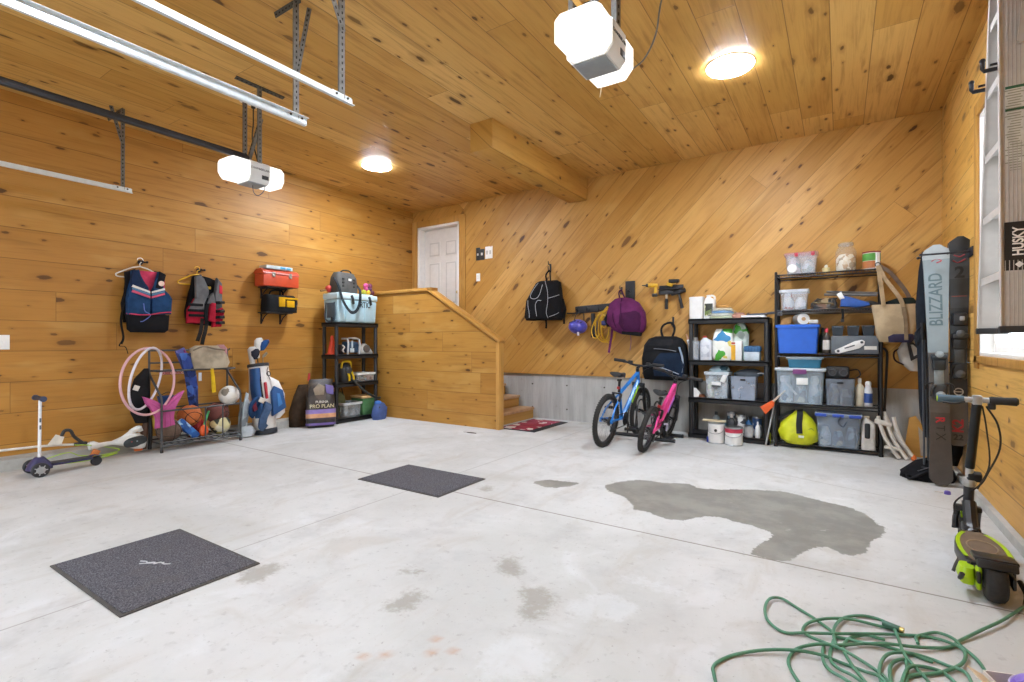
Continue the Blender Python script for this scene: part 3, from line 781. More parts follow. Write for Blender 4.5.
# golf bag
r = thing('golf_bag', 'white, blue and red golf bag with club covers leaning on the left wall', 'golf bag', (-5.88, 3.44, .0), LW, rot=(math.radians(-8), math.radians(-2), LW))
GW = pm('dedcd8', .5, var=.06); GB = pm('1f4f86', .5, var=.1); GR = pm('b52232', .5)
mb(GW).loft([(0, 0, .02, .125, .12, 2), (0, 0, .1, .13, .125, 2.1), (0, 0, .3, .135, .13, 2.2), (0, 0, .5, .135, .13, 2.2), (0, 0, .7, .115, .115, 2.1), (0, 0, .83, .112, .112, 2)], 28).build('bag_body', r)
mb(pm('2b3038', .6)).lathe([(.12, 0), (.132, .0), (.134, .05), (.125, .06)], n=28).build('base', r)
mb(pm('2a2c33', .6)).lathe([(.105, .825), (.12, .82), (.124, .84), (.12, .86), (.1, .86), (.1, .83)], n=28).build('top_collar', r)
mb(GB).loft([(-.085, -.05, .2, .045, .09), (-.088, -.05, .5, .05, .095), (-.08, -.05, .8, .042, .08)], 20).build('side_panel', r)
mb(GW).loft([(.1, -.04, .16, .05, .08, 3), (.14, -.05, .22, .075, .1, 3), (.15, -.06, .45, .08, .11, 3), (.12, -.05, .62, .06, .09, 3), (.07, -.04, .68, .03, .05, 3)], 24).build('ball_pocket', r)
plate(GB, [(.02, .2), (.2, .28), (.18, .5), (.08, .56), (.04, .5)], -.178, -.12, .01).build('pocket_panel', r)
plate(pm('3a76b4', .5), [(.09, .3), (.15, .33), (.13, .46), (.09, .47)], -.184, -.17, .004).build('logo_panel', r)
mb(GR).box((-.015, -.135, .52), (.03, .03, .2), bev=.008).build('red_panel', r)
mb(fabric('33312f')).tube([(-.06, -.12, .8), (-.075, -.145, .5), (-.05, -.15, .25)], 0, sm=4, flat=(.02, .006, (0, 1, 0))).build('zip_strip', r)
mb(fabric('274a78')).tube([(-.1, -.11, .36), (-.16, -.19, .42), (-.23, -.2, .38), (-.24, -.17, .29), (-.2, -.14, .24)], 0, sm=6, flat=(.075, .028, (0, 1, 0))).build('shoulder_strap', r)
mb(fabric('6b2736')).tube([(-.2, -.19, .43), (-.22, -.195, .36), (-.2, -.19, .3)], 0, sm=4, flat=(.05, .032, (0, 1, 0))).build('strap_pad', r)
mb(fabric('4a6285')).tube([(-.02, -.15, .36), (-.06, -.2, .3), (-.12, -.2, .2), (-.13, -.17, .1), (-.08, -.14, .08)], 0, sm=6, flat=(.085, .03, (0, 1, 0))).build('shoulder_strap', r)
mb(pm('d8d2c6', .6)).box((-.12, -.2, .41), (.07, .02, .06), rot=(0, .5, 0), bev=.006).build('strap_pad', r)
mb(BLACK).torus((.05, -.12, .72), .025, .005, (PI / 2, 0, 0), 14, 6).tube([(.05, -.12, .8), (.03, -.125, .74), (.06, -.125, .64)], .004, sm=3).build('ring', r)
def club(x, y, tx, h, cover, c1, c2):
    q = thing('golf_club', cover, 'golf club', (0, 0, 0), group=None)
    q.matrix_world = Matrix.Translation((-5.88, 3.44, 0)) @ Euler((math.radians(-8), math.radians(-2), LW)).to_matrix().to_4x4()
    q.location = q.matrix_world.translation; q.rotation_euler = (math.radians(-8), math.radians(-2), LW)
    mb(pm('3a3a3c', .3, .6)).cyl((x * .6, y * .6, .2), (x, y, h), .006, n=8).build('shaft', q)
    d = V((tx, -.02, .0))
    w = mb(fabric(c1, .06)).loft([(x, y, h - .06, .022, .022, 2), (x, y, h + .02, .034, .032, 2), (x + tx * .3, y, h + .1, .045, .04, 2.2), (x + tx * .5, y, h + .16, .052, .045, 2.2), (x + tx * .6, y, h + .19, .03, .03, 2)], 18)
    w.build('head_cover', q)
    w = mb(fabric(c2, .06)).loft([(x + tx * .7, y - .02, h + .03, .02, .025, 2), (x + tx * .9, y - .02, h + .08, .05, .04, 2), (x + tx * 1.2, y - .02, h + .13, .06, .045, 2), (x + tx * 1.5, y - .02, h + .16, .03, .03, 2)], 18)
    w.build('cover_panel', q)
club(.0, .0, .085, .99, 'golf club under tall white and blue cover, highest in the golf bag', 'd9d7d2', '2a4f86')
club(-.085, -.03, .03, .88, 'golf club under short white and dark cover on the golf bag\'s left', 'c9c6c2', '2e2f3a')
q = thing('golf_club', 'bare iron golf club head beside the tall covered club', 'golf club', (-5.88, 3.44, 0)); q.rotation_euler = (math.radians(-8), math.radians(-2), LW)
mb(metal('8f8d88', .3)).cyl((.03, .02, .3), (.06, -.02, .95), .005, n=8).build('shaft', q)
mb(metal('a8a49c', .3)).prism([(.05, .93), (.09, .94), (.125, .98), (.11, 1.0), (.06, .965)], -.03, -.012, F4, .003).build('club_head', q)

# bag of pet food
r = thing('pet_food_bag', 'black and purple pet food bag standing by the black shelf post', 'pet food bag', (-5.72, 4.1, 0), math.radians(62))
r.rotation_euler = (math.radians(-5), 0, math.radians(62))
PB = patches('bag_print', ('2c2726', '352f2d', '4b423a', '2a2524', '3b332f'), 9, .4)
mb(PB).loft([(0, 0, 0, .16, .07, 4), (0, -.01, .05, .185, .1, 3.2), (0, -.01, .25, .18, .11, 3), (0, 0, .45, .17, .095, 3), (.0, .01, .56, .15, .05, 3), (.01, .015, .63, .15, .016, 3)], 36, amp=.015).build('bag_body', r)
def wrapband(mat, z0, z1, ry0=.112, ex=0.003, nm='printed_band'):
    w = mb(mat); rows = []
    for z in (z0, (z0 + z1) / 2, z1):
        row = []
        for i in range(13):
            t = PI + PI * (i + .0) / 12; pp = 3.1
            c, s_ = math.cos(t), math.sin(t)
            row.append((math.copysign(abs(c) ** (2 / pp), c) * (.185 + ex), -.01 + math.copysign(abs(s_) ** (2 / pp), s_) * (ry0 + ex), z))
        rows.append(row)
    w.grid(rows); return w.build(nm, r)
wrapband(pm('8a78b8', .4), .18, .235); wrapband(pm('cf9a72', .4), .125, .18); wrapband(pm('3a3040', .4), .105, .125); wrapband(pm('6d5c9c', .4), .03, .06, .102)
plate(pm('6f62a0', .4), [(.06, .44), (.15, .42), (.15, .53), (.05, .56)], -.095, -.07, .004).build('printed_panel', r)
plate(pm('8b7d6c', .5), [(-.08, .42), (.03, .42), (.04, .53), (-.03, .57), (-.1, .5)], -.1, -.07, .004).build('printed_panel', r)
lettering('PURINA', .045, pm('e8e4dc', .5), r, (0, -.126, .33), (1, 0, 0), (0, -1, 0))
lettering('PRO PLAN', .068, pm('d8cfa8', .5), r, (0, -.127, .275), (1, 0, 0), (0, -1, 0), sx=.95)
r = thing('paper_bag', 'dark crumpled bag standing behind the pet food bag against the wall', 'bag', (-5.95, 4.05, 0), math.radians(70))
mb(fabric('4a3a2c', .25)).loft([(-.1, 0, 0, .12, .06), (-.1, .0, .2, .13, .07), (-.06, 0, .4, .11, .05), (-.03, .02, .55, .07, .03)], 24, amp=.04).build('bag_body', r)
mb(pm('b8322e', .5)).cyl((.03, .02, .6), (.035, .02, .7), .02, .012).build('red_bottle_tip', r)
def ball(name, lbl, loc, r, mat, seams=None, rot=(0, 0, 0), cat='ball'):
    q = thing(name, lbl, cat, loc); q.rotation_euler = rot
    mb(mat).sph((0, 0, 0), r, 28, 16).build('ball_skin', q)
    if seams:
        w = mb(seams)
        w.torus((0, 0, 0), r, .0035, n=40, m=6).torus((0, 0, 0), r, .0035, (PI / 2, 0, 0), 40, 6)
        for s in (-1, 1):
            pts = []
            for i in range(28):
                t = 2 * PI * i / 28
                d = V((s * (.62 + .18 * math.cos(2 * t)), .75 * math.cos(t), .75 * math.sin(t))).normalized() * r
                pts.append(d)
            w.tube(pts, .0035, 6, True)
        w.build('seams', q)
    return q

def box_bin(lbl, cat, loc, rz, w_, d_, h_, mat, rim=None, lid=None, latch=None, contents=None, name='storage_bin', fill=.75, taper=.9, label_plate=None, handle=True, lidlabel=None):
    """tapered open or lidded plastic tub; front faces local -y, stands on its base"""
    q = thing(name, lbl, cat, loc, rz)
    w = mb(mat); T = .004; rows = []
    def ring(sx, sy, z, r=.02):
        out = []
        for cx, cy, a0 in ((1, 1, 0), (-1, 1, 90), (-1, -1, 180), (1, -1, 270)):
            for k in range(4):
                a = math.radians(a0 + k * 30)
                out.append((cx * (sx - r) + r * math.cos(a), cy * (sy - r) + r * math.sin(a), z))
        return out
    X, Y = w_ / 2, d_ / 2; X0, Y0 = X * taper, Y * taper
    rows = [ring(X0, Y0, 0), ring(X0 + (X - X0) * .5, Y0 + (Y - Y0) * .5, h_ * .5), ring(X, Y, h_), ring(X - T, Y - T, h_), ring(X0 - T, Y0 - T, T)]
    w.grid(rows, True, True); w.build('tub', q)
    if rim:
        w = mb(rim); a, b = ring(X + .010, Y + .010, h_ - .03), ring(X + .012, Y + .012, h_)
        w.grid([a, b, ring(X - .002, Y - .002, h_ + .002), ring(X - .002, Y - .002, h_ - .006)], True); w.build('rim', q)
    if lid:
        w = mb(lid); w.grid([ring(X + .012, Y + .012, h_ - .012, .024), ring(X + .016, Y + .016, h_ + .004, .024), ring(X + .008, Y + .008, h_ + .014, .022), ring(X - .03, Y - .03, h_ + .014), ring(X - .035, Y - .035, h_ + .008)], True, True); w.build('lid', q)
    if latch:
        mb(latch).box((0, -Y - .014, h_ - .02), (w_ * .28, .02, .05), bev=.006).build('latch', q)
    if contents:
        for k in range(len(contents)):
            m_ = contents[k]; x = -X0 + 2 * X0 * (k + .5) / len(contents)
            hh = h_ * fill * (1 - .25 * (k % 2))
            mb(m_).loft([(x, 0, .012, X0 / len(contents) * .85, Y0 * .82, 3), (x, 0, hh * .5, X0 / len(contents) * .9, Y0 * .85, 2.6), (x, .0, hh, X0 / len(contents) * .55, Y0 * .55, 2.2)], 20, amp=.07, fr=k * 2.1).build('contents', q)
    if label_plate:
        mb(label_plate).box((label_plate_x(w_), -(Y0 + (Y - Y0) * .62) - .004, h_ * .66), (w_ * .24, .003, h_ * .2), rot=(-math.atan2(Y - Y0, h_), 0, 0), bev=.001).build('paper_label', q)
    if handle and not lid:
        mb(pm('1a1c20', .6)).box((0, -Y + .001, h_ * .86), (w_ * .2, .012, h_ * .075), bev=.003).build('handle_slot', q)
    return q
def label_plate_x(w): return w * .05

def plastic_shelf(lbl, loc, rz, w_, d_, tiers, mat):
    q = thing('shelving_unit', lbl, 'shelf', loc, rz)
    for z in tiers:
        w = mb(mat)
        w.box((0, d_ / 2, z - .012), (w_, d_, .024), bev=.003)
        for y in (.008, d_ - .008): w.box((0, y, z - .03), (w_, .016, .055), bev=.003)
        for x in (-w_ / 2 + .008, w_ / 2 - .008): w.box((x, d_ / 2, z - .03), (.016, d_, .055), bev=.003)
        for k in range(1, 5): w.box((-w_ / 2 + w_ * k / 5, d_ / 2, z - .03), (.01, d_ - .03, .03))
        w.build('shelf_tray', q)
    top = max(tiers) - .03
    for x in (-w_ / 2 + .028, w_ / 2 - .028):
        for y in (.028, d_ - .028):
            w = mb(mat); zs = [0] + [t_ for t_ in sorted(tiers)]
            w.lathe([(.024, 0), (.03, .004), (.03, .03), (.026, .05), (.026, top), (.024, top + .005)], (x, y, 0), n=14)
            w.build('post', q)
    return q

# ---- black plastic shelving unit against the left wall
SP = pm('1b1b1d', .5, var=.15)
SX = -5.71
plastic_shelf('tall black plastic shelving unit between the left wall and the half wall', (SX, 4.70, 0), LW, .74, .32, (.065, .555, .945, 1.39), SP)
q = thing('cooler', 'pale blue hard cooler with black latches on top of the black shelf', 'cooler', (-5.865, 4.70, 1.392), LW); q.scale = (1, 1, 1.38)
CB = pm('a9c8d4', .45, var=.04); CBL = pm('c3dbe2', .45, var=.04)
mb(CB).box((0, 0, .115), (.66, .29, .23), taper=(1.05, 1.06), bev=.02, seg=3).build('body', q)
mb(CBL).box((0, 0, .262), (.71, .32, .06), bev=.014, seg=3).box((0, 0, .296), (.6, .24, .012), bev=.005).build('lid', q)
for x in (-.11, .2):
    mb(pm('23282d', .5)).tube([(x - .01, -.165, .275), (x, -.178, .24), (x + .02, -.172, .19)], 0, sm=3, flat=(.03, .014, (0, 1, 0))).build('latch', q)
mb(pm('4a5a66', .5)).tube([(-.345, -.09, .2), (-.352, -.1, .03), (-.352, .1, .03), (-.345, .09, .2)], .01, sm=3).box((-.35, -.02, .12), (.008, .17, .15), bev=.003).build('side_handle', q)
mb(pm('23282d', .5)).cyl((-.345, -.06, .03), (-.37, -.06, .03), .022).build('drain_plug', q)
for x in (-.2, .12): mb(CB).box((x, -.152, .1), (.02, .01, .19), bev=.003).build('rib', q)
lettering('RTIC', .085, pm('2c3338', .5), q, (.125, -.1575, .185), (1, 0, 0), (0, -1, .04), bold=.001)
q = thing('soft_cooler', 'dark grey soft-sided cooler bag with long strap on the blue cooler', 'cooler', (-5.86, 4.57, 1.81), LW); q.scale = (1.1, 1.1, 1.25)
SG = pm('4a4946', .7, var=.15)
mb(SG).loft([(0, 0, 0, .165, .095, 5), (0, 0, .04, .17, .1, 5), (0, 0, .17, .155, .09, 5), (0, 0, .225, .13, .06, 5), (0, 0, .232, .1, .03, 5)], 32).build('bag_body', q)
for x in (-.08, .085):
    for z in (.07, .11, .15): mb(pm('262523', .7)).box((x, -.099, z), (.03, .012, .018), bev=.004).build('webbing_loop', q)
mb(pm('d9d6cf', .5)).box((.02, -.097, .145), (.05, .008, .028), bev=.003).m(pm('262523', .6)).box((.02, -.096, .145), (.062, .006, .04), bev=.003).build('logo_patch', q)
mb(pm('262523', .7)).tube([(-.08, -.03, .225), (-.04, -.05, .25), (.05, -.05, .25), (.1, -.03, .22)], .008, sm=4).build('handle', q)
mb(fabric('2c3238')).tube([(-.165, -.03, .16), (-.17, -.13, .05), (-.15, -.18, -.1), (-.04, -.19, -.22), (.05, -.19, -.2), (.11, -.18, -.1), (.145, -.14, .03), (.155, -.06, .1)], 0, sm=5, flat=(.035, .006, (0, 1, 0))).build('strap', q)
q = thing('rattle_toy', 'small red ball toy half hidden behind the grey cooler bag', 'toy', (-5.93, 4.38, 1.81)); mb(pm('b5352c', .5)).sph((0, 0, .05), (.05, .05, .05)).build('ball_head', q); mb(pm('7c5a36', .6)).cyl((-.0, -.03, .03), (-.02, -.12, .012), .012).build('handle', q)
CL = [('pink', 'd84f8e'), ('yellow', 'd8b422'), ('magenta', '8e2a5e')]
for i, (cn, c) in enumerate((('bright pink', 'd2588f'), ('dark plum', '6e2747'))):
    for k in range(1):
        q = thing('toy_ball', f'{cn} toy ball on the upper row of the cluster on blue cooler', 'ball', (-5.83, 4.94 + i * .075, 1.948 + k * .0), group='toy balls on the blue cooler')
        mb(pm(c, .5)).sph((0, 0, 0), .038, 16, 10).build('shell', q)
for i, (cn, c) in enumerate((('yellow-green', 'a9a52a'), ('golden yellow', 'd9b326'), ('maroon', '5b2032'))):
    q = thing('toy_ball', f'{cn} toy ball on the lower row of the cluster on blue cooler', 'ball', (-5.83, 4.905 + i * .075, 1.851), group='toy balls on the blue cooler')
    mb(pm(c, .5)).sph((0, 0, 0), .038, 16, 10).build('shell', q)
for i, (cn, c) in enumerate((('rose', 'b8437a'), ('purple', '5f2a55'))):
    q = thing('toy_ball', f'{cn} toy ball in the middle row of the cluster on blue cooler', 'ball', (-5.83, 4.94 + i * .075, 1.899), group='toy balls on the blue cooler')
    mb(pm(c, .5)).sph((0, 0, 0), .034, 16, 10).build('shell', q)
# tier three
q = thing('traffic_cone', 'orange cone standing upright on the third tier of black shelf', 'cone', (-5.87, 4.385, .946), LW)
mb(pm('e0492a', .5)).lathe([(.062, .012), (.058, .03), (.016, .26), (.01, .262)], n=20).build('cone_shell', q)
mb(pm('c93f22', .5)).box((0, 0, .006), (.125, .125, .012), bev=.004).build('base', q)
q = thing('radio', 'blue and silver jobsite radio on the third tier of black shelf', 'radio', (-5.86, 4.68, .946), LW)
mb(pm('2f4c66', .5)).box((0, 0, .1), (.2, .13, .16), bev=.02).build('body', q)
for x in (-.1, .1): mb(pm('c8ccce', .4, .3)).tube([(x, -.075, .0), (x, -.08, .2), (x, .05, .22)], .014, sm=3).build('guard_bar', q)
mb(pm('c8ccce', .4, .3)).tube([(-.1, -.06, .215), (-.05, -.06, .23), (.05, -.06, .23), (.1, -.06, .215)], .012, sm=3).build('handle', q)
mb(pm('b8c4c8', .4)).box((-.02, -.07, .055), (.07, .012, .06), bev=.004).box((-.02, -.07, .14), (.03, .012, .1), bev=.004).build('display', q)
mb(pm('18324a', .6)).lathe([(.05, 0), (.05, .01), (.03, .004)], (.06, -.066, .1), (PI / 2, 0, 0), 18).build('speaker', q)
q = thing('cable_tool', 'black handled tool with pale jaw beside the jobsite radio', 'tool', (-5.86, 4.525, .946), LW)
mb(pm('222326', .5)).box((0, 0, .07), (.06, .08, .14), bev=.02).build('body', q); mb(pm('d5d3cc', .4)).tube([(-.01, -.045, .13), (.02, -.05, .1), (-.01, -.05, .06), (.015, -.045, .03)], .01, sm=4).build('jaw', q)
q = thing('tape_gun', 'pale grey tape dispenser with dark reel right of the radio', 'tape dispenser', (-5.85, 4.93, .946), LW)
mb(pm('b9bab6', .5)).prism([(-.1, .0), (.12, 0), (.13, .02), (.06, .1), (.0, .15), (-.06, .15), (-.1, .1)], -.04, .04, F4, .01).build('body', q)
mb(pm('5a5552', .5)).lathe([(.055, 0), (.055, .02), (.02, .022)], (.0, -.04, .075), (PI / 2, 0, 0), 20).build('reel', q)
# tier two
q = thing('shop_vacuum', 'black and yellow portable vacuum with hose on second tier', 'vacuum', (-5.83, 4.55, .556), LW)
mb(pm('1a1a1c', .4)).loft([(0, 0, 0, .09, .1, 3), (0, 0, .06, .1, .11, 3), (0, 0, .16, .1, .1, 2.6), (0, 0, .24, .085, .085, 2.4), (0, 0, .27, .05, .05, 2.2)], 24).build('body', q)
mb(pm('d2b21c', .4)).tube([(-.08, -.05, .2), (-.07, -.06, .275), (0, -.065, .295), (.07, -.06, .275), (.08, -.05, .2)], .014, sm=4).build('handle', q)
for x in (-.0, .07): mb(pm('d2b21c', .4)).tube([(x - .03, -.1, .17), (x, -.118, .09), (x + .01, -.11, .02)], 0, sm=3, flat=(.025, .01, (0, 1, 0))).build('trim_stripe', q)
mb(pm('35373a', .3)).lathe([(.05, 0), (.05, .02), (.03, .03)], (0, -.095, .17), (PI / 2, 0, 0), 18).build('motor_cap', q)
mb(pm('20231f', .5)).tube([(.04, -.1, .05), (.1, -.15, -.02), (.2, -.2, -.13), (.33, -.25, -.22), (.45, -.22, -.25), (.52, -.15, -.255)], .017, sm=6).build('hose', q)
box_bin('clear lidless bin of red and grey bits on the second tier', 'storage bin', (-5.85, 4.87, .557), LW, .33, .24, .12, clear('ccd2d2', .5), rim=pm('d9dad6', .4), contents=[fabric('8a8078'), fabric('6d6862'), fabric('b5523c')], fill=.8, handle=False)
# bottom tier and floor before it
box_bin('clear bin of grey odds and ends on the bottom tier of black shelf', 'storage bin', (-5.865, 4.64, .066), LW, .31, .24, .2, clear('c3cacc', .55), rim=pm('c9cdcc', .4), contents=[fabric('7e8286'), fabric('9aa0a2')])
q = thing('duffel_bag', 'olive bag tucked behind the clear bin on the bottom tier', 'bag', (-5.93, 4.52, .066), LW); mb(fabric('6f6f4c')).loft([(0, 0, 0, .12, .07), (0, 0, .15, .13, .08), (0.0, 0, .3, .1, .06), (0, 0, .36, .04, .03)], 24, amp=.03).build('bag_body', q); mb(fabric('3c3c2c')).tube([(-.06, -.05, .3), (0, -.07, .42), (.06, -.05, .3)], .008, sm=4).build('handle', q)
q = thing('crate', 'green crate with tan lid on the bottom tier of black shelf', 'crate', (-5.87, 4.93, .066), LW)
mb(pm('4f7f52', .5)).box((0, 0, .12), (.23, .25, .24), taper=(1.05, 1.05), bev=.01).build('body', q); mb(pm('c9a877', .5)).box((0, 0, .255), (.27, .28, .035), bev=.008).build('lid', q)
q = thing('blue_bag', 'soft blue drawstring bag slumped on the floor before green crate', 'bag', (-5.60, 4.99, 0), LW + .2)
mb(fabric('5a6fa8', .15)).loft([(0, 0, 0, .11, .07), (0, 0, .06, .125, .085), (.01, 0, .16, .12, .08), (.0, 0, .22, .09, .05), (.0, 0, .24, .06, .03)], 28, amp=.035).build('bag_body', q)
mb(pm('3e74c4', .5)).sph((-.03, -.0, .24), (.06, .045, .035)).build('blue_flap', q); mb(BLACK).sph((-.09, -.075, .185), (.012, .008, .014), 8, 6).build('cord_lock', q)

# ---- ball rack by the left wall
RK = pm('4c4d4f', .45, .4, var=.15)
q = thing('ball_rack', 'grey steel sports rack full of balls against the left wall', 'rack', (-5.71, 2.645, 0), LW)
H = .395
for s in (-1, 1):
    mb(RK).tube([(s * H, .0, 0), (s * H, 0, .53), (s * H, .02, .57), (s * H, .27, .77), (s * H, .29, .82), (s * H, .29, 1.04)], .011, n=8).build('side_post', q)
    mb(RK).cyl((s * H, .29, .1), (s * H, .29, .8), .011).build('rear_post', q)
    w = mb(RK)
    for z in (.09, .42): w.cyl((s * H, 0, z), (s * H, .29, z), .008)
    w.cyl((s * H, .29, .82), (s * H, .12, .82), .008).cyl((s * H, .29, .95), (s * H, .29, .97), .008); w.build('side_rail', q)
    mb(BLACK).cyl((s * H, 0, 0), (s * H, 0, .03), .015).build('foot_cap', q)
for z, y, nm in ((.42, 0, 'front_rail'), (.10, 0, 'front_rail'), (.065, 0, 'front_rail'), (.42, .29, 'rear_rail'), (.10, .29, 'rear_rail'), (.82, .12, 'shelf_rail'), (.82, .29, 'shelf_rail'), (1.03, .29, 'top_rail'), (.9, .29, 'top_rail')):
    mb(RK).cyl((-H, y, z), (H, y, z), .009).build(nm, q)
for x in (0.02, .2): mb(RK).cyl((x, 0, .065), (x, 0, .42), .007).build('divider', q)
w = mb(RK)
for k in range(12): w.cyl((-H + .066 * (k + .5), 0, .08), (-H + .066 * (k + .5), .29, .08), .004, n=6)
w.build('base_grid', q)
w = mb(RK)
for k in range(14): w.cyl((-H + .056 * (k + .5), .12, .815), (-H + .056 * (k + .5), .29, .815), .004, n=6)
w.build('shelf_grid', q)
for x in (.3, .37): mb(RK).tube([(x, .28, 1.03), (x, .2, 1.03), (x, .19, 1.05)], .006, sm=3).build('hook', q)
BR = pm('5f4a3c', .7, var=.2, bump=.3, sc=120); OR = pm('b8642c', .7, var=.15, bump=.3, sc=120); MR = pm('6b3a34', .7, var=.15, bump=.3, sc=120); SEAM = pm('1c1715', .7)
ball('basketball', 'worn brown basketball on the rack floor under the pink tail', (-5.82, 2.36, .205), .115, BR, pm('2a211c', .7), (.4, .3, .9))
ball('basketball', 'bright orange basketball behind the pink mermaid tail', (-5.87, 2.58, .325), .118, OR, SEAM, (.9, .5, .2))
ball('basketball', 'maroon basketball at the right end of the ball rack', (-5.88, 2.87, .32), .118, MR, SEAM, (.2, .9, .5))
ball('soccer_ball', 'white soccer ball with dark swirls on the rack\'s upper right', (-5.86, 2.99, .51), .108, patches('soccer_swirl', ('d8d6d0', 'd0cdc6', '7a7264', 'd5d2ca', 'e2e0da', 'dedbd2'), 18, .5, 2.0))
ball('soccer_ball', 'cream, black and yellow ball on the rack floor, right side', (-5.84, 2.88, .192), .105, patches('yellow_ball', ('d8cf9a', '20242a', 'cbbf6e', 'e0dcc4', '3a4038', 'd6cfa0'), 10, .5, 5.0))
q = thing('mermaid_tail', 'pink mermaid tail swim toy with fluke up in the ball rack', 'swim toy', (-5.745, 2.3, .2), LW)
PK = fabric('c9619c', .12)
P = [(2.205, .25), (2.385, .25), (2.375, .31), (2.355, .36), (2.37, .45), (2.42, .52), (2.47, .61), (2.42, .59), (2.36, .545), (2.31, .47), (2.29, .46), (2.26, .49), (2.19, .54), (2.10, .58), (2.13, .49), (2.20, .42), (2.225, .36), (2.21, .31)]
mb(PK).prism([(a - 2.3, b - .2) for a, b in P], -.022, .03, F4, .012).build('tail_body', q)
w = mb(pm('a8437c', .6))
for a, b in (((2.30, .45), (2.44, .575)), ((2.29, .44), (2.40, .545)), ((2.27, .45), (2.14, .55)), ((2.26, .43), (2.17, .5)), ((2.29, .26), (2.29, .42)), ((2.25, .26), (2.26, .4)), ((2.335, .26), (2.33, .4))):
    w.cyl((a[0] - 2.3, -.023, a[1] - .2), (b[0] - 2.3, -.023, b[1] - .2), .003, n=6)
w.build('fin_ribs', q)
q = thing('foam_toy', 'blue foam tube with pale dots leaning in the ball rack', 'foam toy', (-5.77, 2.52, .09), LW)
BF = patches('dotted_foam', ('2a5ea8', '2a5ea8', '3b7cc4', '9fc4e0', '24508f'), 22, .6, 1.0)
mb(BF).box((0, .0, .11), (.08, .05, .27), rot=(0, -.75, 0), bev=.02).box((.03, .03, .07), (.06, .05, .2), rot=(0, -.9, 0), bev=.02).build('foam_body', q)
q = thing('spinner_toy', 'orange float with green stick at the front of the ball rack', 'toy', (-5.755, 2.67, .095), LW)
mb(pm('e05a1f', .4)).sph((0, 0, .065), (.045, .035, .065), 18, 12).build('float_body', q); mb(pm('3f9e5a', .4)).cyl((.0, 0, .12), (.06, .02, .27), .011).build('stick', q)
q = thing('foam_pad', 'red pad wedged between balls in the middle of the rack', 'pad', (-5.85, 2.64, .1), LW); mb(fabric('a83232')).loft([(0, 0, 0, .07, .05), (.01, 0, .12, .06, .05), (-.03, 0, .26, .05, .035), (-.04, 0, .3, .02, .02)], 18, amp=.05).build('pad_body', q)
mb(fabric('c24a4a')).box((.0, -.05, .12), (.04, .015, .1), bev=.006).build('palm_patch', q)
q = thing('towel', 'dark blue patterned towel hanging from the rack\'s top shelf', 'towel', (-5.86, 2.57, .40), LW)
TW = patches('towel_print', ('1f2f66', '2b4288', '243a78', '3c5fa6', '1a2650'), 16, .85, 3.0)
mb(TW).grid([[(x * (.6 + .4 * (k / 8)) - .03 + .08 * (1 - k / 8), -.02 - .012 * math.sin(x * 60 + k), .6 * k / 8 - .0) for x in np.linspace(-.07, .07, 9)] for k in range(9)]).build('cloth', q)
o = KIDS(q)[0]; md = o.modifiers.new('thick', 'SOLIDIFY'); md.thickness = .012
mb(pm('d3dbe6', .6)).box((.1, -.02, .34), (.03, .006, .09), bev=.001).build('care_tag', q)
q = thing('boogie_board', 'purple and blue foam board leaning on the rack\'s top shelf', 'board', (-5.87, 2.53, .83), LW)
mb(patches('board_print', ('4a4f8e', '5c5a9a', '3b3f78', '6d6aa8'), 8, .5, 4.0)).box((0, .02, .1), (.1, .03, .25), rot=(.15, -.42, 0), bev=.012).build('board_body', q)
mb(pm('8e3f78', .5)).box((.035, .0, .1), (.012, .03, .23), rot=(.15, -.42, 0), bev=.004).build('board_edge', q)
q = thing('canvas_bag', 'cream mesh bag slumped on the rack\'s top shelf under red vest', 'bag', (-5.87, 2.78, .83), LW)
mb(fabric('b9ab94', .2)).loft([(0, 0, 0, .19, .08, 3), (0, 0, .06, .2, .09, 3), (-.01, 0, .15, .19, .085), (-.02, 0, .22, .17, .06), (-.02, 0, .25, .13, .03)], 32, amp=.035).build('bag_body', q)
mb(fabric('c48f92')).loft([(.12, -.0, .14, .07, .06), (.12, 0, .22, .06, .05), (.12, 0, .26, .03, .03)], 16, amp=.05).build('pink_cloth', q)
mb(fabric('8f8270')).tube([(-.19, -.05, .2), (-.1, -.08, .24), (.02, -.085, .215), (.13, -.08, .2)], .008, sm=4).build('hem', q)
q = thing('snorkel', 'yellow snorkel tube hanging from the rack\'s top rail', 'snorkel', (-5.83, 2.80, .56), LW)
mb(pm('dcb512', .4)).tube([(.01, 0, 0), (0, 0, .15), (-.01, 0, .25), (-.02, -.01, .32), (-.02, -.0, .43)], [.022, .02, .018, .02, .028, .026], sm=4).build('tube', q); mb(pm('8fb8c8', .4)).box((-.045, 0, .33), (.03, .03, .02), bev=.004).build('clip', q)
for i in range(6):
    q = thing('swim_goggles', ('first', 'second', 'third', 'fourth', 'fifth', 'sixth')[i] + ' pink goggles from the hoops along the rack\'s shelf rail', 'goggles', (-5.865, 2.31 + i * .052, .795), LW, 'pink goggles hung in a row')
    mb(pm(('c9808c', 'a85a68', 'd6a0a4', 'b06a70', 'caa0a0', 'a45560')[i], .35)).torus((-.011, -.005, 0), .011, .004, (PI / 2, 0, 0), 12, 6).torus((.013, -.005, 0), .011, .004, (PI / 2, 0, 0), 12, 6).build('eye_cups', q)
    mb(pm('3c2f33', .6)).tube([(-.02, 0, .0), (-.01, .01, .02), (.01, .012, .022), (.022, 0, 0)], .004, sm=3).build('strap', q)
q = thing('cloth_bag', 'black bag hanging off the left end of the ball rack', 'bag', (-5.93, 2.14, .30), LW)
mb(fabric('1d1c1e')).loft([(.02, 0, 0, .05, .05), (.0, 0, .1, .075, .06), (0, 0, .3, .085, .07), (.02, 0, .45, .06, .05), (.06, 0, .55, .02, .02)], 22, amp=.05).build('bag_body', q)
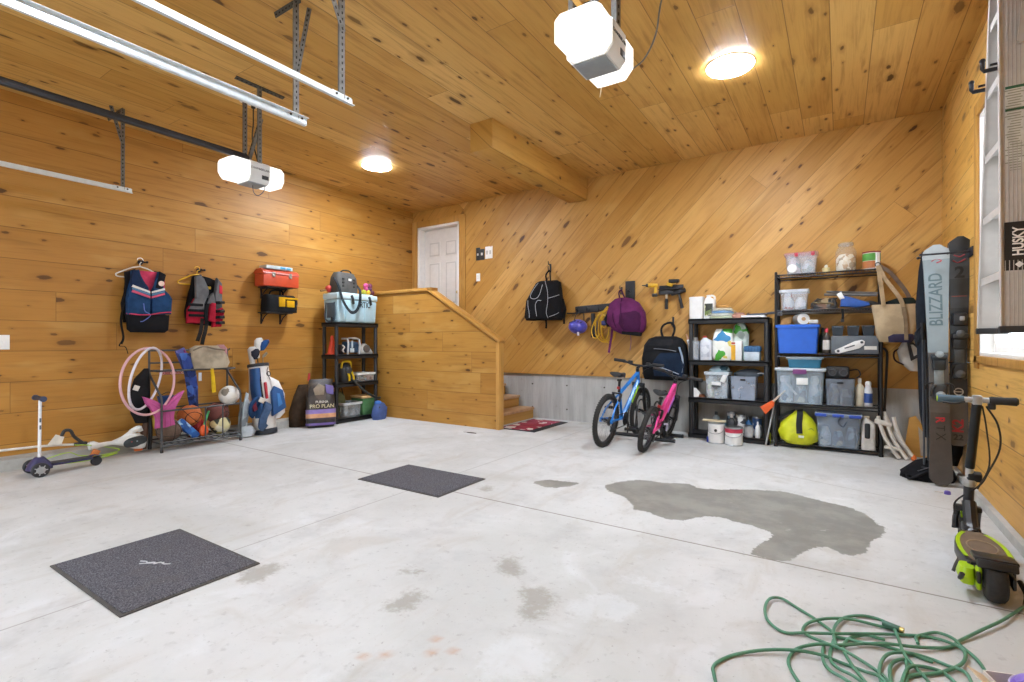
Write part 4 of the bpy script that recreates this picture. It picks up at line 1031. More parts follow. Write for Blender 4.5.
mb(pm('cfcac0', .5)).box((-.05, -.06, .36), (.05, .006, .05), rot=(0, .4, 0), bev=.002).build('tag', q)
q = thing('rope_stick', 'brown stick with rope hanging below the black bag', 'stick', (-5.93, 2.17, .0), LW); mb(pm('5a4030', .7)).tube([(.0, 0, .03), (.01, 0, .2), (.03, 0, .32)], [.03, .035, .03, .02], sm=3).build('shaft', q); mb(pm('211f20', .6)).tube([(.05, -.02, .02), (.06, -.02, .2), (.05, -.02, .34)], .018, sm=3).build('rope', q)
q = thing('football', 'yellow foam football behind the tail at the rack\'s left end', 'ball', (-5.93, 2.29, .28), LW); mb(pm('b9952c', .6)).sph((0, 0, .02), (.06, .06, .1)).build('ball_skin', q); mb(pm('efe6cc', .6)).cyl((-.02, -.058, .0), (-.02, -.058, .05), .004, n=6).build('laces', q)
q = thing('bucket', 'blue plastic bucket behind the pink tail\'s left lobe', 'bucket', (-5.9, 2.36, .43), LW); mb(pm('23457e', .4)).lathe([(.05, 0), (.075, .12), (.08, .125), (.07, .12), (.045, .01)], n=20).build('tub', q); mb(BLACK).tube([(-.075, 0, .12), (0, -.06, .17), (.075, 0, .12)], .004, sm=4).build('handle', q)
q = thing('swim_fins', 'pale grey swim fins bunched at the right end of the rack', 'swim fins', (-5.86, 3.13, .09), LW)
mb(patches('fin_print', ('aab2b8', '8e979e', 'c6ccd0', '7b868e'), 14, .5, 7.0)).prism([(-.05, .0), (.05, 0), (.07, .15), (.1, .3), (.07, .36), (.03, .31), (.0, .33), (-.03, .2)], -.03, .0, F4, .008).build('blade', q)
mb(pm('b9c3ca', .5)).prism([(-.02, .12), (.03, .15), (.06, .42), (.03, .44), (-.0, .3)], -.06, -.035, F4, .008).build('blade', q)
mb(pm('c4d0d8', .4)).loft([(.05, 0, -.08, .09, .07), (.06, 0, -.02, .1, .08), (.05, 0, .04, .06, .05)], 18, amp=.06).build('foot_pocket', q)
for nm, lbl, c, loc, R, rot, sx in (('hula_hoop', 'large pink hula hoop hung on the left end of the rack', 'd4a4a8', (-5.66, 2.12, .735), .338, (PI / 2, 0, LW + .50), 1.0),
                                    ('hula_hoop', 'slanting white hula hoop inside the large pink hoop', 'd9d2da', (-5.64, 2.09, .765), .315, (0, 0, 0), 1.0)):
    q = thing(nm, lbl, 'hula hoop', loc)
    if 'pink' in lbl[:12]: q.rotation_euler = rot
    else:
        a = V((.05, .2, .97)).normalized(); b = V((-.72, .68, 0)).normalized(); b = (b - a * b.dot(a)).normalized()
        q.rotation_euler = frame((0, 0, 0), a, a.cross(b)).to_euler()
    mb(pm(c, .35, var=.08, sc=6)).torus((0, 0, 0), R - .012, .0115, n=64, m=8).build('ring', q)

# ---- kick scooter and string trimmer on the floor by the left wall
q = thing('kick_scooter', 'three-wheeled kick scooter with white pole and purple deck', 'scooter', (-5.64, 1.315, 0), LW)
PU = pm('37335a', .5, var=.1); TY = pm('26262a', .6)
mb(PU).box((.17, 0, .075), (.36, .10, .016), bev=.008).m(pm('4b4b50', .7)).box((.2, 0, .088), (.3, .095, .006), bev=.002).build('deck', q)
mb(PU).loft([(-.0, 0, .05, .085, .08, 2.6), (-.0, 0, .1, .07, .07, 2.6), (.0, 0, .15, .03, .035, 2.2)], 24).build('front_fork', q)
for y in (-.115, .115):
    wl = mb(TY).lathe([(.03, -.016), (.05, -.018), (.059, -.01), (.06, 0), (.059, .01), (.05, .018), (.03, .016)], (-.02, y, .06), (PI / 2, 0, 0), 28).build('wheel', q)
    w = mb(pm('a7a9ab', .4, .3)).lathe([(.014, -.02), (.03, -.017), (.03, .017), (.014, .02)], (-.02, y, .06), (PI / 2, 0, 0), 20)
    for k in range(7):
        t_ = 2 * PI * k / 7; w.box((-.02 + .033 * math.cos(t_), y - .0, .06 + .033 * math.sin(t_)), (.022, .04, .008), rot=(0, -t_, 0), bev=.002)
    w.build('spokes', wl)
mb(TY).lathe([(.012, -.012), (.036, -.014), (.042, -.006), (.042, .006), (.036, .014), (.012, .012)], (.385, 0, .042), (PI / 2, 0, 0), 24).build('wheel', q)
mb(PU).tube([(.33, 0, .09), (.37, 0, .098), (.42, 0, .08)], 0, sm=4, flat=(.04, .008)).build('rear_brake', q)
mb(pm('e4e3e2', .35)).cyl((.0, 0, .12), (.005, 0, .63), .0115, n=16).build('steering_pole', q)
for z in (.4, .46): mb(pm('5b5f66', .4)).box((.004, -.0115, z), (.012, .004, .035), bev=.001).build('decal', q)
mb(pm('2a2f3a', .6)).cyl((.0, -.1, .645), (.0, .1, .645), .018, n=14).build('handlebar', q)
for y in (-.1, .1): mb(pm('39415a', .6)).cyl((0, y, .645), (0, y + math.copysign(.012, y), .645), .024, n=14).build('grip_end', q)
q = thing('string_trimmer', 'white string trimmer with long shaft lying along the left wall', 'string trimmer', (-5.9, 1.95, .1), LW)
TWH = pm('d9d9d4', .4, var=.05)
mb(pm('e2e0da', .4)).tube([(-1.35, 0, .11), (-.6, 0, .10), (-.2, 0, .058)], .0105, sm=3).build('shaft', q)
mb(TWH).loft([(0, 0, -.235, .012, .012, 2), (0, 0, -.225, .04, .04, 2), (0, 0, -.19, .042, .045, 2), (0.004, 0, -.15, .024, .03, 2), (0, 0, -.05, .02, .028, 2), (-.005, 0, .03, .045, .04, 2.4), (.0, 0, .1, .075, .055, 2.6), (.02, 0, .17, .085, .06, 2.6), (.03, 0, .215, .06, .05, 2.4), (.03, 0, .23, .03, .03, 2)], 28).build('motor_housing', q)
o = KIDS(q)[-1]; o.rotation_euler = (0, PI / 2, 0); o.location = (0, 0, .04)
mb(TWH).tube([(.02, 0, .06), (.11, 0, .125), (.17, 0, .15), (.19, 0, .12)], [.02, .028, .03, .022], sm=4).build('rear_grip', q)
mb(pm('343839', .45)).loft([(.0, 0, 0, .1, .05, 2.4), (.0, 0, .012, .085, .038, 2.2)], 28).build('side_panel', q)
o = KIDS(q)[-1]; o.rotation_euler = (PI / 2, -.15, 0); o.location = (.125, -.052, .03)
mb(pm('8c3030', .4)).cyl((.09, -.06, .035), (.09, -.066, .035), .007).m(pm('9fb0b4', .4)).cyl((.135, -.06, .035), (.135, -.066, .035), .006).build('buttons', q)
mb(pm('c8652c', .5)).box((.16, -.02, -.06), (.06, .05, .022), bev=.006).build('orange_foot', q)
mb(pm('cf7a3c', .5)).box((-.19, -.03, -.03), (.06, .03, .07), rot=(0, .5, 0), bev=.008).build('orange_collar', q)
mb(pm('2c2a2a', .5)).tube([(-.28, -.01, .085), (-.34, -.02, .15), (-.37, -.03, .21), (-.41, -.03, .215), (-.43, -.02, .17)], .014, sm=5).box((-.29, 0, .075), (.1, .04, .03), bev=.01).build('loop_handle', q)
mb(pm('ddd6c8', .6)).prism([(-.53, .1), (-.43, .1), (-.41, .16), (-.47, .19)], -.025, -.02, F4).build('paper_tag', q)
q = thing('trimmer_line', 'loose neon green trimmer line on the floor behind the scooter wheel', 'trimmer line', (-5.88, 1.9, .02), LW)
w = mb(pm('a8cc2e', .5))
w.tube([(-.5, 0, .06), (-.35, -.05, .1), (-.25, -.02, .05), (-.1, -.04, .03), (.05, -.02, .05), (-.05, .03, .09), (-.2, -.03, .14), (-.3, -.05, .16)], .004, sm=6, n=6)
w.tube([(-.45, -.02, .01), (-.3, -.04, .0), (-.1, -.06, .01), (.02, -.05, .03), (-.04, -.03, .02), (-.16, -.05, .02)], .005, sm=6, n=6); w.build('line', q)
# ------------------------------------------------------------------ things on the back wall
def BW(x, z, out=0.0): return (x, YB - out, z)
q = thing('door_control', 'black twin-button door control panel beside the white door', 'control panel', BW(-4.77, 2.52))
mb(pm('242527', .4)).box((-.04, -.008, 0), (.075, .016, .2), bev=.004).box((.045, -.01, -.015), (.075, .02, .17), bev=.004).build('housing', q)
mb(pm('c9c8c2', .4)).box((-.04, -.018, -.01), (.03, .006, .035), bev=.003).box((.045, -.022, -.01), (.035, .006, .04), bev=.003).build('button', q)
q = thing('switch_plate', 'white switch plate right of the black door control', 'switch', BW(-4.60, 2.525))
mb(WHITE).box((0, -.005, 0), (.14, .01, .19), bev=.004).build('cover_plate', q); mb(pm('b9b4ac', .4)).box((-.03, -.012, 0), (.03, .01, .06), bev=.003).box((.03, -.012, 0), (.03, .01, .06), bev=.003).build('rocker', q)
mb(pm('c23b32', .4)).box((.045, -.0125, .085), (.02, .006, .006)).build('red_indicator', q)
q = thing('wall_outlet', 'small white plate below the door controls', 'wall plate', BW(-4.81, 2.15))
mb(WHITE).box((0, -.005, 0), (.075, .01, .125), bev=.004).build('cover_plate', q); mb(pm('d9d5cd', .4)).box((0, -.012, 0), (.032, .01, .06), bev=.003).build('rocker', q)

BK = fabric('18181b', .2); WP = pm('a3a5aa', .5)
q = thing('coat_hook', 'black hook holding the black backpack with white piping', 'hook', BW(-3.50, 2.19))
mb(BLKMET).box((0, -.006, 0), (.025, .012, .12), bev=.003).tube([(0, -.01, -.03), (0, -.05, -.05), (0, -.07, -.02), (0, -.075, .02)], .007, sm=4).tube([(0, -.01, .04), (0, -.06, .05), (0, -.07, .09)], .007, sm=4).build('hook_body', q)
q = thing('backpack', 'black backpack with white piping hanging left of the helmet', 'backpack', BW(-3.50, 1.43, .16), .12); q.scale = (.92, 1, .98)
mb(BK).loft([(-.02, 0, 0, .28, .13, 3.5), (-.02, -.01, .05, .3, .15, 3.5), (0, -.01, .28, .285, .15, 3.2), (.03, 0, .44, .235, .12, 3), (.05, .01, .54, .2, .08, 3), (.05, .02, .57, .15, .04, 3)], 36, amp=.012).build('bag_body', q)
mb(BK).loft([(-.1, -.12, .02, .14, .05, 3.5), (-.1, -.13, .15, .15, .07, 3), (-.09, -.12, .28, .13, .04, 3)], 24).build('front_pocket', q)
mb(BK).loft([(.27, 0, .03, .03, .1, 3), (.285, 0, .15, .04, .11, 3), (.27, 0, .28, .02, .09, 3)], 20).build('side_pocket', q)
for p in ([(-.06, -.12, .53), (-.11, -.145, .46), (-.165, -.165, .36), (-.15, -.175, .31), (-.08, -.18, .30), (-.02, -.17, .35), (.02, -.14, .5)],
          [(-.2, -.19, .28), (-.19, -.205, .2), (-.17, -.205, .1), (-.17, -.2, .03)], [(-.05, -.195, .05), (-.07, -.2, .2), (-.04, -.19, .27), (.02, -.185, .27)],
          [(.06, -.135, .55), (.11, -.16, .4), (.12, -.175, .25), (.1, -.18, .1), (.12, -.16, .02)], [(.12, -.17, .3), (.2, -.15, .32), (.27, -.09, .35)], [(.14, -.165, .04), (.24, -.12, .08), (.3, -.08, .13)]):
    mb(WP).tube(p, .0042, sm=5, n=6).build('piping', q)
mb(BK).tube([(.02, .02, .56), (.0, .03, .66), (.03, .1, .73), (.07, .03, .66), (.08, .02, .56)], .012, sm=4).build('top_loop', q)
mb(fabric('161618')).tube([(.02, -.02, .02), (.03, -.02, -.06), (.025, -.02, -.12)], 0, sm=3, flat=(.03, .006, (0, 1, 0))).build('strap', q)
mb(fabric('161618')).tube([(.3, -.02, .3), (.32, -.03, .1), (.32, -.02, -.06)], 0, sm=3, flat=(.03, .006, (0, 1, 0))).build('strap', q)
# coat rail and what hangs on it
q = thing('coat_rail', 'long black coat rail board with hooks under the purple backpack', 'coat rail', BW(-2.72, 1.575))
mb(pm('1f1f22', .5)).box((.02, -.012, .01), (.76, .024, .1), rot=(0, -.05, 0), bev=.004).build('board', q)
for x in (-.33, -.17, .0, .18): mb(BLKMET).tube([(x, -.02, -.01), (x, -.08, -.03), (x, -.1, .0), (x, -.1, .03)], .007, sm=4).build('hook', q)
mb(pm('2b2b2e', .4)).tube([(-.5, -.03, -.05), (-.36, -.05, -.055), (-.3, -.03, -.045)], .01, sm=3).build('rail_arm', q)
q = thing('bracket_board', 'black upright bracket board above the purple backpack', 'bracket', BW(-2.30, 1.77)); mb(pm('1f1f22', .5)).box((0, -.015, 0), (.125, .03, .3), bev=.004).build('board', q); mb(BLKMET).tube([(0, -.03, .02), (0, -.08, 0), (0, -.1, .03)], .008, sm=4).build('hook', q)
q = thing('bike_helmet', 'blue-purple child helmet hanging from the coat rail\'s left end', 'helmet', BW(-3.0, 1.33, .13))
hm = patches('helmet_shell', ('3a3f9c', '4b4aa8', '33388c', '5a56b4'), 8, .3, 1.0)
mb(hm).sph((0, 0, .0), (.125, .14, .1), 26, 14).build('shell', q)
w = mb(pm('22244f', .4))
for x in (-.08, -.045, 0, .045, .08): w.sph((x, -.07 + abs(x) * .25, .075 - abs(x) * .3), (.009, .06, .014), 10, 8)
w.build('vents', q)
mb(pm('2c2e66', .4)).tube([(-.12, -.03, -.01), (0, -.143, -.015), (.12, -.03, -.01)], 0, sm=6, flat=(.012, .006)).build('rim_stripe', q)
mb(BLACK).tube([(-.07, .02, .08), (-.05, .05, .17), (.0, .09, .2), (.06, .05, .17), (.08, .02, .08)], .006, sm=4).build('chin_strap', q)
mb(pm('c9c4d8', .5)).box((.05, -.1, -.1), (.03, .02, .05), bev=.006).build('buckle', q)
q = thing('pump', 'black hand pump hanging between the helmet and yellow cord', 'pump', BW(-2.80, 1.18, .06))
mb(pm('1b1b1d', .5)).box((0, 0, .08), (.07, .06, .16), bev=.014).cyl((.0, 0, .16), (-.01, 0, .33), .03, n=14).build('body', q); mb(pm('44464a', .4)).tube([(.03, -.03, .05), (.07, -.03, .15), (.04, -.02, .28)], .008, sm=4).build('hose', q)
q = thing('extension_cord', 'coiled yellow extension cord hanging on the coat rail', 'extension cord', BW(-2.62, 1.35, .09))
YC = pm('d8a91a', .45, var=.08)
w = mb(YC); pts = []
for k in range(6):
    a, b = .075 + .028 * (k % 3), .15 + .035 * ((k * 2) % 3); ox = .045 * math.sin(k * 1.9); oz = -.02 * math.cos(k * 2.3)
    for i in range(16):
        t_ = PI / 2 + 2 * PI * i / 16
        pts.append((ox + a * math.cos(t_), -.012 * (k - 4) * .9 + .01 * math.sin(i), oz + b * math.sin(t_) - (.04 if math.sin(t_) < 0 else 0)))
w.tube(pts, .0062, n=6, sm=2)
w.tube([(-.06, -.03, -.12), (-.12, -.03, -.18), (-.17, -.03, -.15), (-.18, -.03, -.05), (-.12, -.02, .1)], .0075, sm=5); w.build('cord', q)
mb(pm('2b2f6a', .5)).box((.03, -.07, .02), (.1, .05, .06), bev=.012).build('plug', q)
mb(YC).tube([(.0, -.06, .14), (.05, -.085, .08), (.06, -.085, .0), (.02, -.085, -.04), (-.02, -.07, .02), (.0, -.06, .12)], .0075, sm=4).build('cord_wrap', q)
PUR = fabric('6a2a5c', .15); PURD = fabric('4b1d44', .15)
q = thing('coat_hook', 'small black hook above the purple backpack', 'hook', BW(-2.42, 1.80)); mb(BLKMET).box((0, -.005, 0), (.02, .01, .1), bev=.003).tube([(0, -.01, .03), (0, -.07, .02), (0, -.07, .06)], .006, sm=3).tube([(0, -.01, -.03), (0, -.05, -.05), (0, -.06, -.01)], .006, sm=3).build('hook_body', q)
q = thing('backpack', 'purple backpack with dangling straps hanging on the back wall', 'backpack', BW(-2.29, 1.22, .17), .1)
mb(PUR).loft([(.06, 0, 0, .12, .1, 2.6), (.03, 0, .05, .2, .14, 2.6), (.0, 0, .15, .25, .165, 2.5), (-.01, 0, .28, .245, .16, 2.5), (-.03, 0, .4, .19, .12, 2.4), (-.05, .02, .46, .11, .06, 2.2), (-.05, .03, .475, .05, .03, 2)], 36, amp=.016).build('bag_body', q)
mb(PURD).loft([(.07, -.1, .04, .12, .04, 2.6), (.06, -.12, .14, .15, .06, 2.5), (.05, -.12, .26, .14, .05, 2.5), (.03, -.1, .32, .09, .03, 2.5)], 24).build('front_pocket', q)
for p in ([(-.05, -.06, .46), (-.04, -.15, .34), (-.02, -.18, .2), (.02, -.16, .07)], [(-.13, -.09, .38), (-.14, -.155, .22), (-.1, -.14, .08)], [(.12, -.09, .37), (.2, -.12, .22), (.17, -.12, .06)]):
    mb(PURD).tube(p, .007, sm=5, n=6).build('seam', q)
mb(fabric('1b1a1e')).box((.08, -.06, .01), (.24, .14, .05), rot=(0, .12, 0), bev=.02).build('base_panel', q)
mb(fabric('1b1a1e')).loft([(-.22, .02, .1, .04, .09, 2.4), (-.25, .02, .2, .045, .1, 2.4), (-.22, .02, .3, .03, .08, 2.4)], 18).build('back_panel', q)
mb(PUR).tube([(-.18, -.02, .1), (-.2, -.02, -.05), (-.23, -.02, -.24)], 0, sm=3, flat=(.03, .005, (0, 1, 0))).build('strap', q)
mb(fabric('8f6a86')).tube([(.05, -.02, .0), (.06, -.02, -.1), (.045, -.02, -.21)], .004, sm=3).build('pull_cord', q)
mb(PURD).tube([(-.09, .03, .44), (-.12, .06, .54), (-.1, .1, .58), (-.06, .05, .52), (-.03, .03, .46)], .01, sm=4).build('top_loop', q)
# tools on the wall
q = thing('tool_holder', 'black wall tool holder for hammers beside the yellow drill', 'tool holder', BW(-1.80, 1.80)); mb(BLKMET).box((.03, -.006, 0), (.3, .012, .07), bev=.003).box((.02, -.05, -.02), (.26, .09, .012), bev=.003).build('holder_body', q)
q = thing('cordless_drill', 'yellow and black cordless drill hanging on the tool holder', 'drill', BW(-1.98, 1.82, .09), .5); q.scale = (.66, .66, .8)
mb(pm('d2a416', .4)).cyl((-.09, 0, .02), (.09, 0, .02), .035, .03, 18).build('motor_body', q); mb(pm('1c1c1e', .4)).cyl((-.09, 0, .02), (-.13, 0, .02), .03, .02, 16).cyl((-.13, 0, .02), (-.2, 0, .02), .008).build('chuck', q)
mb(pm('d2a416', .4)).box((.05, 0, -.06), (.045, .045, .12), rot=(0, .15, 0), bev=.012).build('grip', q); mb(pm('1c1c1e', .5)).box((.04, 0, -.135), (.1, .07, .05), bev=.01).build('battery', q)
q = thing('impact_driver', 'black and yellow driver lying across the top of the tool holder', 'drill', BW(-1.72, 1.85, .08)); q.scale = (.8, .8, .8); mb(pm('1e1e20', .4)).cyl((-.07, 0, .03), (.08, 0, .03), .035, .026, 16).build('motor_body', q); mb(pm('c79c1a', .4)).box((-.06, 0, -.02), (.09, .06, .05), rot=(0, .3, 0), bev=.012).build('battery', q)
for lbl, x, tilt, hc in (('hammer with grey head and black grip hanging straight down', -1.81, .0, '3c3d40'), ('hammer with black head hanging at a slant, right of the other', -1.66, -.22, '222326')):
    q = thing('hammer', lbl, 'hammer', BW(x, 1.72, .07), rot=(0, tilt, 0))
    mb(pm(hc, .35, .5)).box((-.02, 0, .02), (.15, .045, .055), bev=.012).cyl((.05, 0, .02), (.085, 0, .02), .028, n=16).build('hammer_head', q)
    mb(pm('b7a890' if tilt == 0 else '2f2f31', .4, .2)).cyl((0, 0, .0), (0, 0, -.08), .014).build('shaft', q)
    mb(pm('1c1c1d', .6)).lathe([(.014, -.19), (.022, -.185), (.018, -.12), (.021, -.08), (.015, -.06)], n=14).build('grip', q)
# big dark pack
q = thing('coat_hook', 'black hook with a loop holding the big dark travel pack', 'hook', BW(-1.745, 1.37)); mb(BLKMET).box((0, -.006, 0), (.022, .012, .13), bev=.003).tube([(0, -.01, -.02), (0, -.07, -.04), (0, -.085, 0)], .008, sm=3).build('hook_body', q)
q = thing('backpack', 'big black and navy travel pack hanging behind the bicycles', 'backpack', BW(-1.79, .66, .19), .05)
mb(fabric('1c1d20', .2)).loft([(0, 0, 0, .25, .12, 4), (0, 0, .06, .265, .15, 3.6), (.0, 0, .25, .27, .165, 3.2), (.0, 0, .42, .25, .15, 3), (.0, .01, .5, .2, .1, 2.8), (.0, .02, .53, .12, .05, 2.6)], 40, amp=.018).build('bag_body', q)
mb(fabric('1b2a3f', .2)).loft([(.06, -.1, .05, .18, .07, 3.4), (.06, -.115, .2, .19, .075, 3), (.06, -.1, .33, .16, .06, 3)], 28, amp=.015).build('front_pocket', q)
mb(fabric('232428', .2)).loft([(-.05, -.09, .34, .19, .06, 3), (-.04, -.1, .42, .18, .07, 2.6), (-.02, -.07, .49, .14, .05, 2.4)], 26, amp=.02).build('top_pocket', q)
mb(pm('8fa0b4', .5)).tube([(.2, -.17, .4), (.235, -.15, .25), (.22, -.15, .1)], 0, sm=4, flat=(.02, .006, (0, 1, 0))).build('reflective_strip', q)
mb(pm('9aa4b2', .5)).tube([(-.22, -.155, .17), (-.05, -.19, .165), (.1, -.195, .12), (.2, -.18, .08)], .005, sm=4).build('piping', q)
mb(pm('7c7f86', .5)).tube([(-.1, -.16, .38), (.05, -.175, .37), (.16, -.15, .35)], .004, sm=4).build('zipper', q)
mb(fabric('1d1e22')).tube([(-.03, .02, .5), (-.06, .04, .6), (-.04, .08, .67), (.03, .12, .70), (.08, .08, .67), (.1, .04, .6), (.07, .02, .5)], .014, sm=5).build('top_loop', q)
# ------------------------------------------------------------------ bicycles
def bike(lbl, rear, head, lean, R, wb, fc, fc2, sz, hz, bw, girl=False):
    q = thing('bicycle', lbl, 'bicycle', (rear[0], rear[1], 0)); q.rotation_mode = 'XYZ'
    q.rotation_euler = (lean, 0, head)
    TI = pm('2a2826', .8, var=.25, sc=80, bump=.6); AL = pm('9a9da2', .35, .6); BKp = pm('1c1d20', .45)
    FR = pm(fc, .3, var=.06); ACC = pm(fc2, .35, var=.06)
    def wheel(x, z, rear_):
        tr = .026
        wq = mb(TI).torus((x, 0, z), R - tr, tr, (PI / 2, 0, 0), 48, 10)
        for k in range(60):
            t_ = 2 * PI * k / 60
            for y in (-.013, .013): wq.box((x + (R - .001) * math.cos(t_), y, z + (R - .001) * math.sin(t_)), (.006, .012, .014), rot=(0, -t_, 0))
        wh = wq.build('rear_wheel' if rear_ else 'front_wheel', q)
        mb(pm('3a3b3e', .35, .4)).lathe([(R - .06, -.012), (R - .045, -.014), (R - .045, .014), (R - .06, .012), (R - .06, -.012)], (x, 0, z), (PI / 2, 0, 0), 48, cap=False).build('wheel_rim', wh)
        w = mb(AL)
        for k in range(28):
            t_ = 2 * PI * k / 28; t2 = t_ + (.5 if k % 2 else -.5); y = .02 if (k // 2) % 2 else -.02
            w.cyl((x + .02 * math.cos(t2), y, z + .02 * math.sin(t2)), (x + (R - .055) * math.cos(t_), 0, z + (R - .055) * math.sin(t_)), .0013, n=4)
        w.build('spokes', wh)
        mb(BKp).cyl((x, -.05, z), (x, .05, z), .012, n=12).cyl((x, -.024, z), (x, .024, z), .022, n=14).build('hub', wh)
        return wh
    rw = wheel(0, R, True); wheel(wb, R, False)
    bb = V((.40 * wb / .95, 0, R * .93)); st = V((bb.x - .14 * wb / .95, 0, sz - .14)); ra = V((0, 0, R)); fa = V((wb, 0, R))
    ht = V((wb - .215 * wb / .95, 0, hz - .09)); hb = V((wb - .165 * wb / .95, 0, hz - .21))
    w = mb(FR)
    tt = st.lerp(bb, .42 if girl else .18)
    w.tube([bb, st], .016).tube([hb + V((-.01, 0, -.0)), (hb + bb) / 2 + V((0, 0, -.015)), bb], .026, sm=4).tube([ht + V((-.005, 0, -.02)), tt], .02)
    w.cyl(hb, ht, .022, n=14).cyl(bb + V((0, -.035, 0)), bb + V((0, .035, 0)), .024, n=14)
    for s in (-1, 1):
        w.tube([bb + V((-.02, s * .03, 0)), ra + V((.1, s * .055, .0)), ra + V((0, s * .062, 0))], .012, sm=3)
        w.tube([tt + V((0, s * .016, -.02)), ra + V((.08, s * .05, .12)), ra + V((0, s * .062, 0))], .010, sm=3)
        w.box(ra + V((0, s * .062, 0)), (.05, .008, .05), bev=.01)
    w.build('frame', q)
    mb(ACC).tube([hb.lerp(bb, .12) + V((.012, -.026, 0)), hb.lerp(bb, .55) + V((.012, -.029, -.012))], 0, flat=(.034, .006, (0, 1, 0))).build('frame_decal', q)
    d = (ht - hb).normalized()
    w = mb(BKp)
    cr = hb - d * .045
    w.box(cr, (.05, .15, .05), bev=.012)
    for s in (-1, 1): w.cyl(cr + V((0, s * .06, 0)), cr + V((0, s * .06, 0)) - d * .13, .017).cyl(cr + V((0, s * .06, 0)) - d * .1, fa + V((0, s * .06, .0)), .021, .019)
    w.box(cr - d * .13 + V((-.03, 0, 0)), (.03, .13, .02), bev=.008)
    w.build('fork', q)
    st2 = ht + d * .04
    w = mb(BKp).cyl(ht, st2, .02).tube([st2, st2 + V((.05, 0, .02)), st2 + V((.06, 0, .03))], .018)
    c = st2 + V((.06, 0, .03)); h = bw / 2
    w.tube([c + V((-.05, -h, .035)), c + V((-.03, -h * .6, .03)), c + V((0, -h * .25, .0)), c, c + V((0, h * .25, 0)), c + V((-.03, h * .6, .03)), c + V((-.05, h, .035))], .0125, sm=4)
    hbq = w.build('handlebar', q)
    for s in (-1, 1):
        mb(pm('2d2b2b', .8)).cyl(c + V((-.03, s * (h - .13), .0315)), c + V((-.052, s * (h + .005), .036)), .019, n=12).build('grip', hbq)
        mb(BKp).tube([c + V((-.02, s * (h - .2), .03)), c + V((.03, s * (h - .17), .02)), c + V((.03, s * (h - .08), .01))], .008, sm=3).box(c + V((-.02, s * (h - .19), .03)), (.04, .05, .035), bev=.008).build('brake_lever', hbq)
        mb(BKp).tube([c + V((.02, s * (h - .2), .02)), c + V((.09, s * .12, .0)), c + V((.07, s * .02, -.08)), cr + V((.03, s * .03, -.02))], .0035, sm=5, n=6).build('cable', hbq)
    # saddle
    sd = V((st.x - .02, 0, sz))
    mb(pm('222224', .6)).cyl(st - V((0, 0, .05)), sd - V((0, 0, .05)), .0145).box(sd - V((0, 0, .055)), (.06, .035, .025), bev=.006).build('seat_post', q)
    rows = []
    for k, (x, wd_, zz) in enumerate(((-.13, .04, .018), (-.12, .07, .025), (-.08, .078, .022), (-.02, .055, .008), (.05, .028, .008), (.11, .02, .006), (.13, .01, -.004))):
        rows.append([(sd.x + x, wd_ * math.cos(2 * PI * i / 14), sd.z + zz + (.018 if math.sin(2 * PI * i / 14) > 0 else .032) * math.sin(2 * PI * i / 14)) for i in range(14)])
    mb(pm('232325', .6)).grid(rows, True, True).build('saddle', q)
    # drivetrain
    w = mb(pm('2b2c2f', .4, .4)).lathe([(.02, -.003), (.075, -.003), (.078, 0), (.075, .003), (.02, .003)], bb + V((0, -.05, 0)), (PI / 2, 0, 0), 28)
    w.cyl(bb + V((0, -.07, 0)), bb + V((0, .07, 0)), .01)
    a = V((math.cos(-.9), 0, math.sin(-.9))) * .14
    for s in (-1, 1):
        e = bb + V((0, s * .068, 0)) + a * (-s); w.tube([bb + V((0, s * .068, 0)), e], .01)
    ck = w.build('crank', q)
    for s in (-1, 1):
        e = bb + a * (-s); mb(BKp).box(e + V((0, s * .12, 0)), (.09, .085, .022), bev=.006).cyl(e + V((0, s * .065, 0)), e + V((0, s * .09, 0)), .006).build('pedal', ck)
    mb(pm('3a352f', .5, .4)).tube([bb + V((0, -.05, .072)), ra + V((0, -.05, .04)), ra + V((-.04, -.05, 0)), ra + V((.02, -.05, -.07)), ra + V((.04, -.05, -.11)), bb + V((0, -.05, -.072)), bb + V((.07, -.05, 0))], .005, closed=True, n=5).build('chain', q)
    w = mb(pm('55565a', .4, .4))
    for k in range(4): w.lathe([(.01, -.002), (.05 - .008 * k, -.002), (.05 - .008 * k, .002), (.01, .002)], ra + V((0, -.035 - .006 * k, 0)), (PI / 2, 0, 0), 22)
    w.build('cassette', q)
    mb(BKp).box(ra + V((.03, -.06, -.07)), (.03, .02, .1), rot=(0, .5, 0), bev=.006).cyl(ra + V((.045, -.07, -.1)), ra + V((.045, -.05, -.1)), .022, n=14).build('derailleur', q)
    w = mb(BKp)
    for s in (-1, 1): w.box(tt.lerp(ra, .4) + V((.03, s * .045, .07)), (.03, .025, .09), rot=(0, .4, 0), bev=.006)
    w.box(tt.lerp(ra, .4) + V((.03, 0, .115)), (.02, .11, .015), bev=.004)
    w.build('rear_brake', q)
    mb(pm('b02a2a', .3)).box(st + V((-.03, 0, -.0)), (.02, .03, .03), bev=.005).build('reflector', q)
    if girl:
        mb(pm('c9c2d8', .4)).tube([bb + V((-.05, -.075, .05)), bb + V((.05, -.078, .03)), bb + V((.07, -.075, -.04))], .012, sm=4).build('chain_guard', q)
    return q
bike('blue kids\' mountain bike with black forks, wheels and saddle', (-2.11, 4.985), PI / 2 - .05, math.radians(6), .285, .95, '2478c8', '9fd23c', .76, .87, .60)
bike('pink kids\' bike with black tyres standing right of the blue bike', (-1.68, 4.985), PI / 2 + .02, math.radians(13), .24, .86, 'e0468f', 'b86ad0', .60, .77, .54, True)
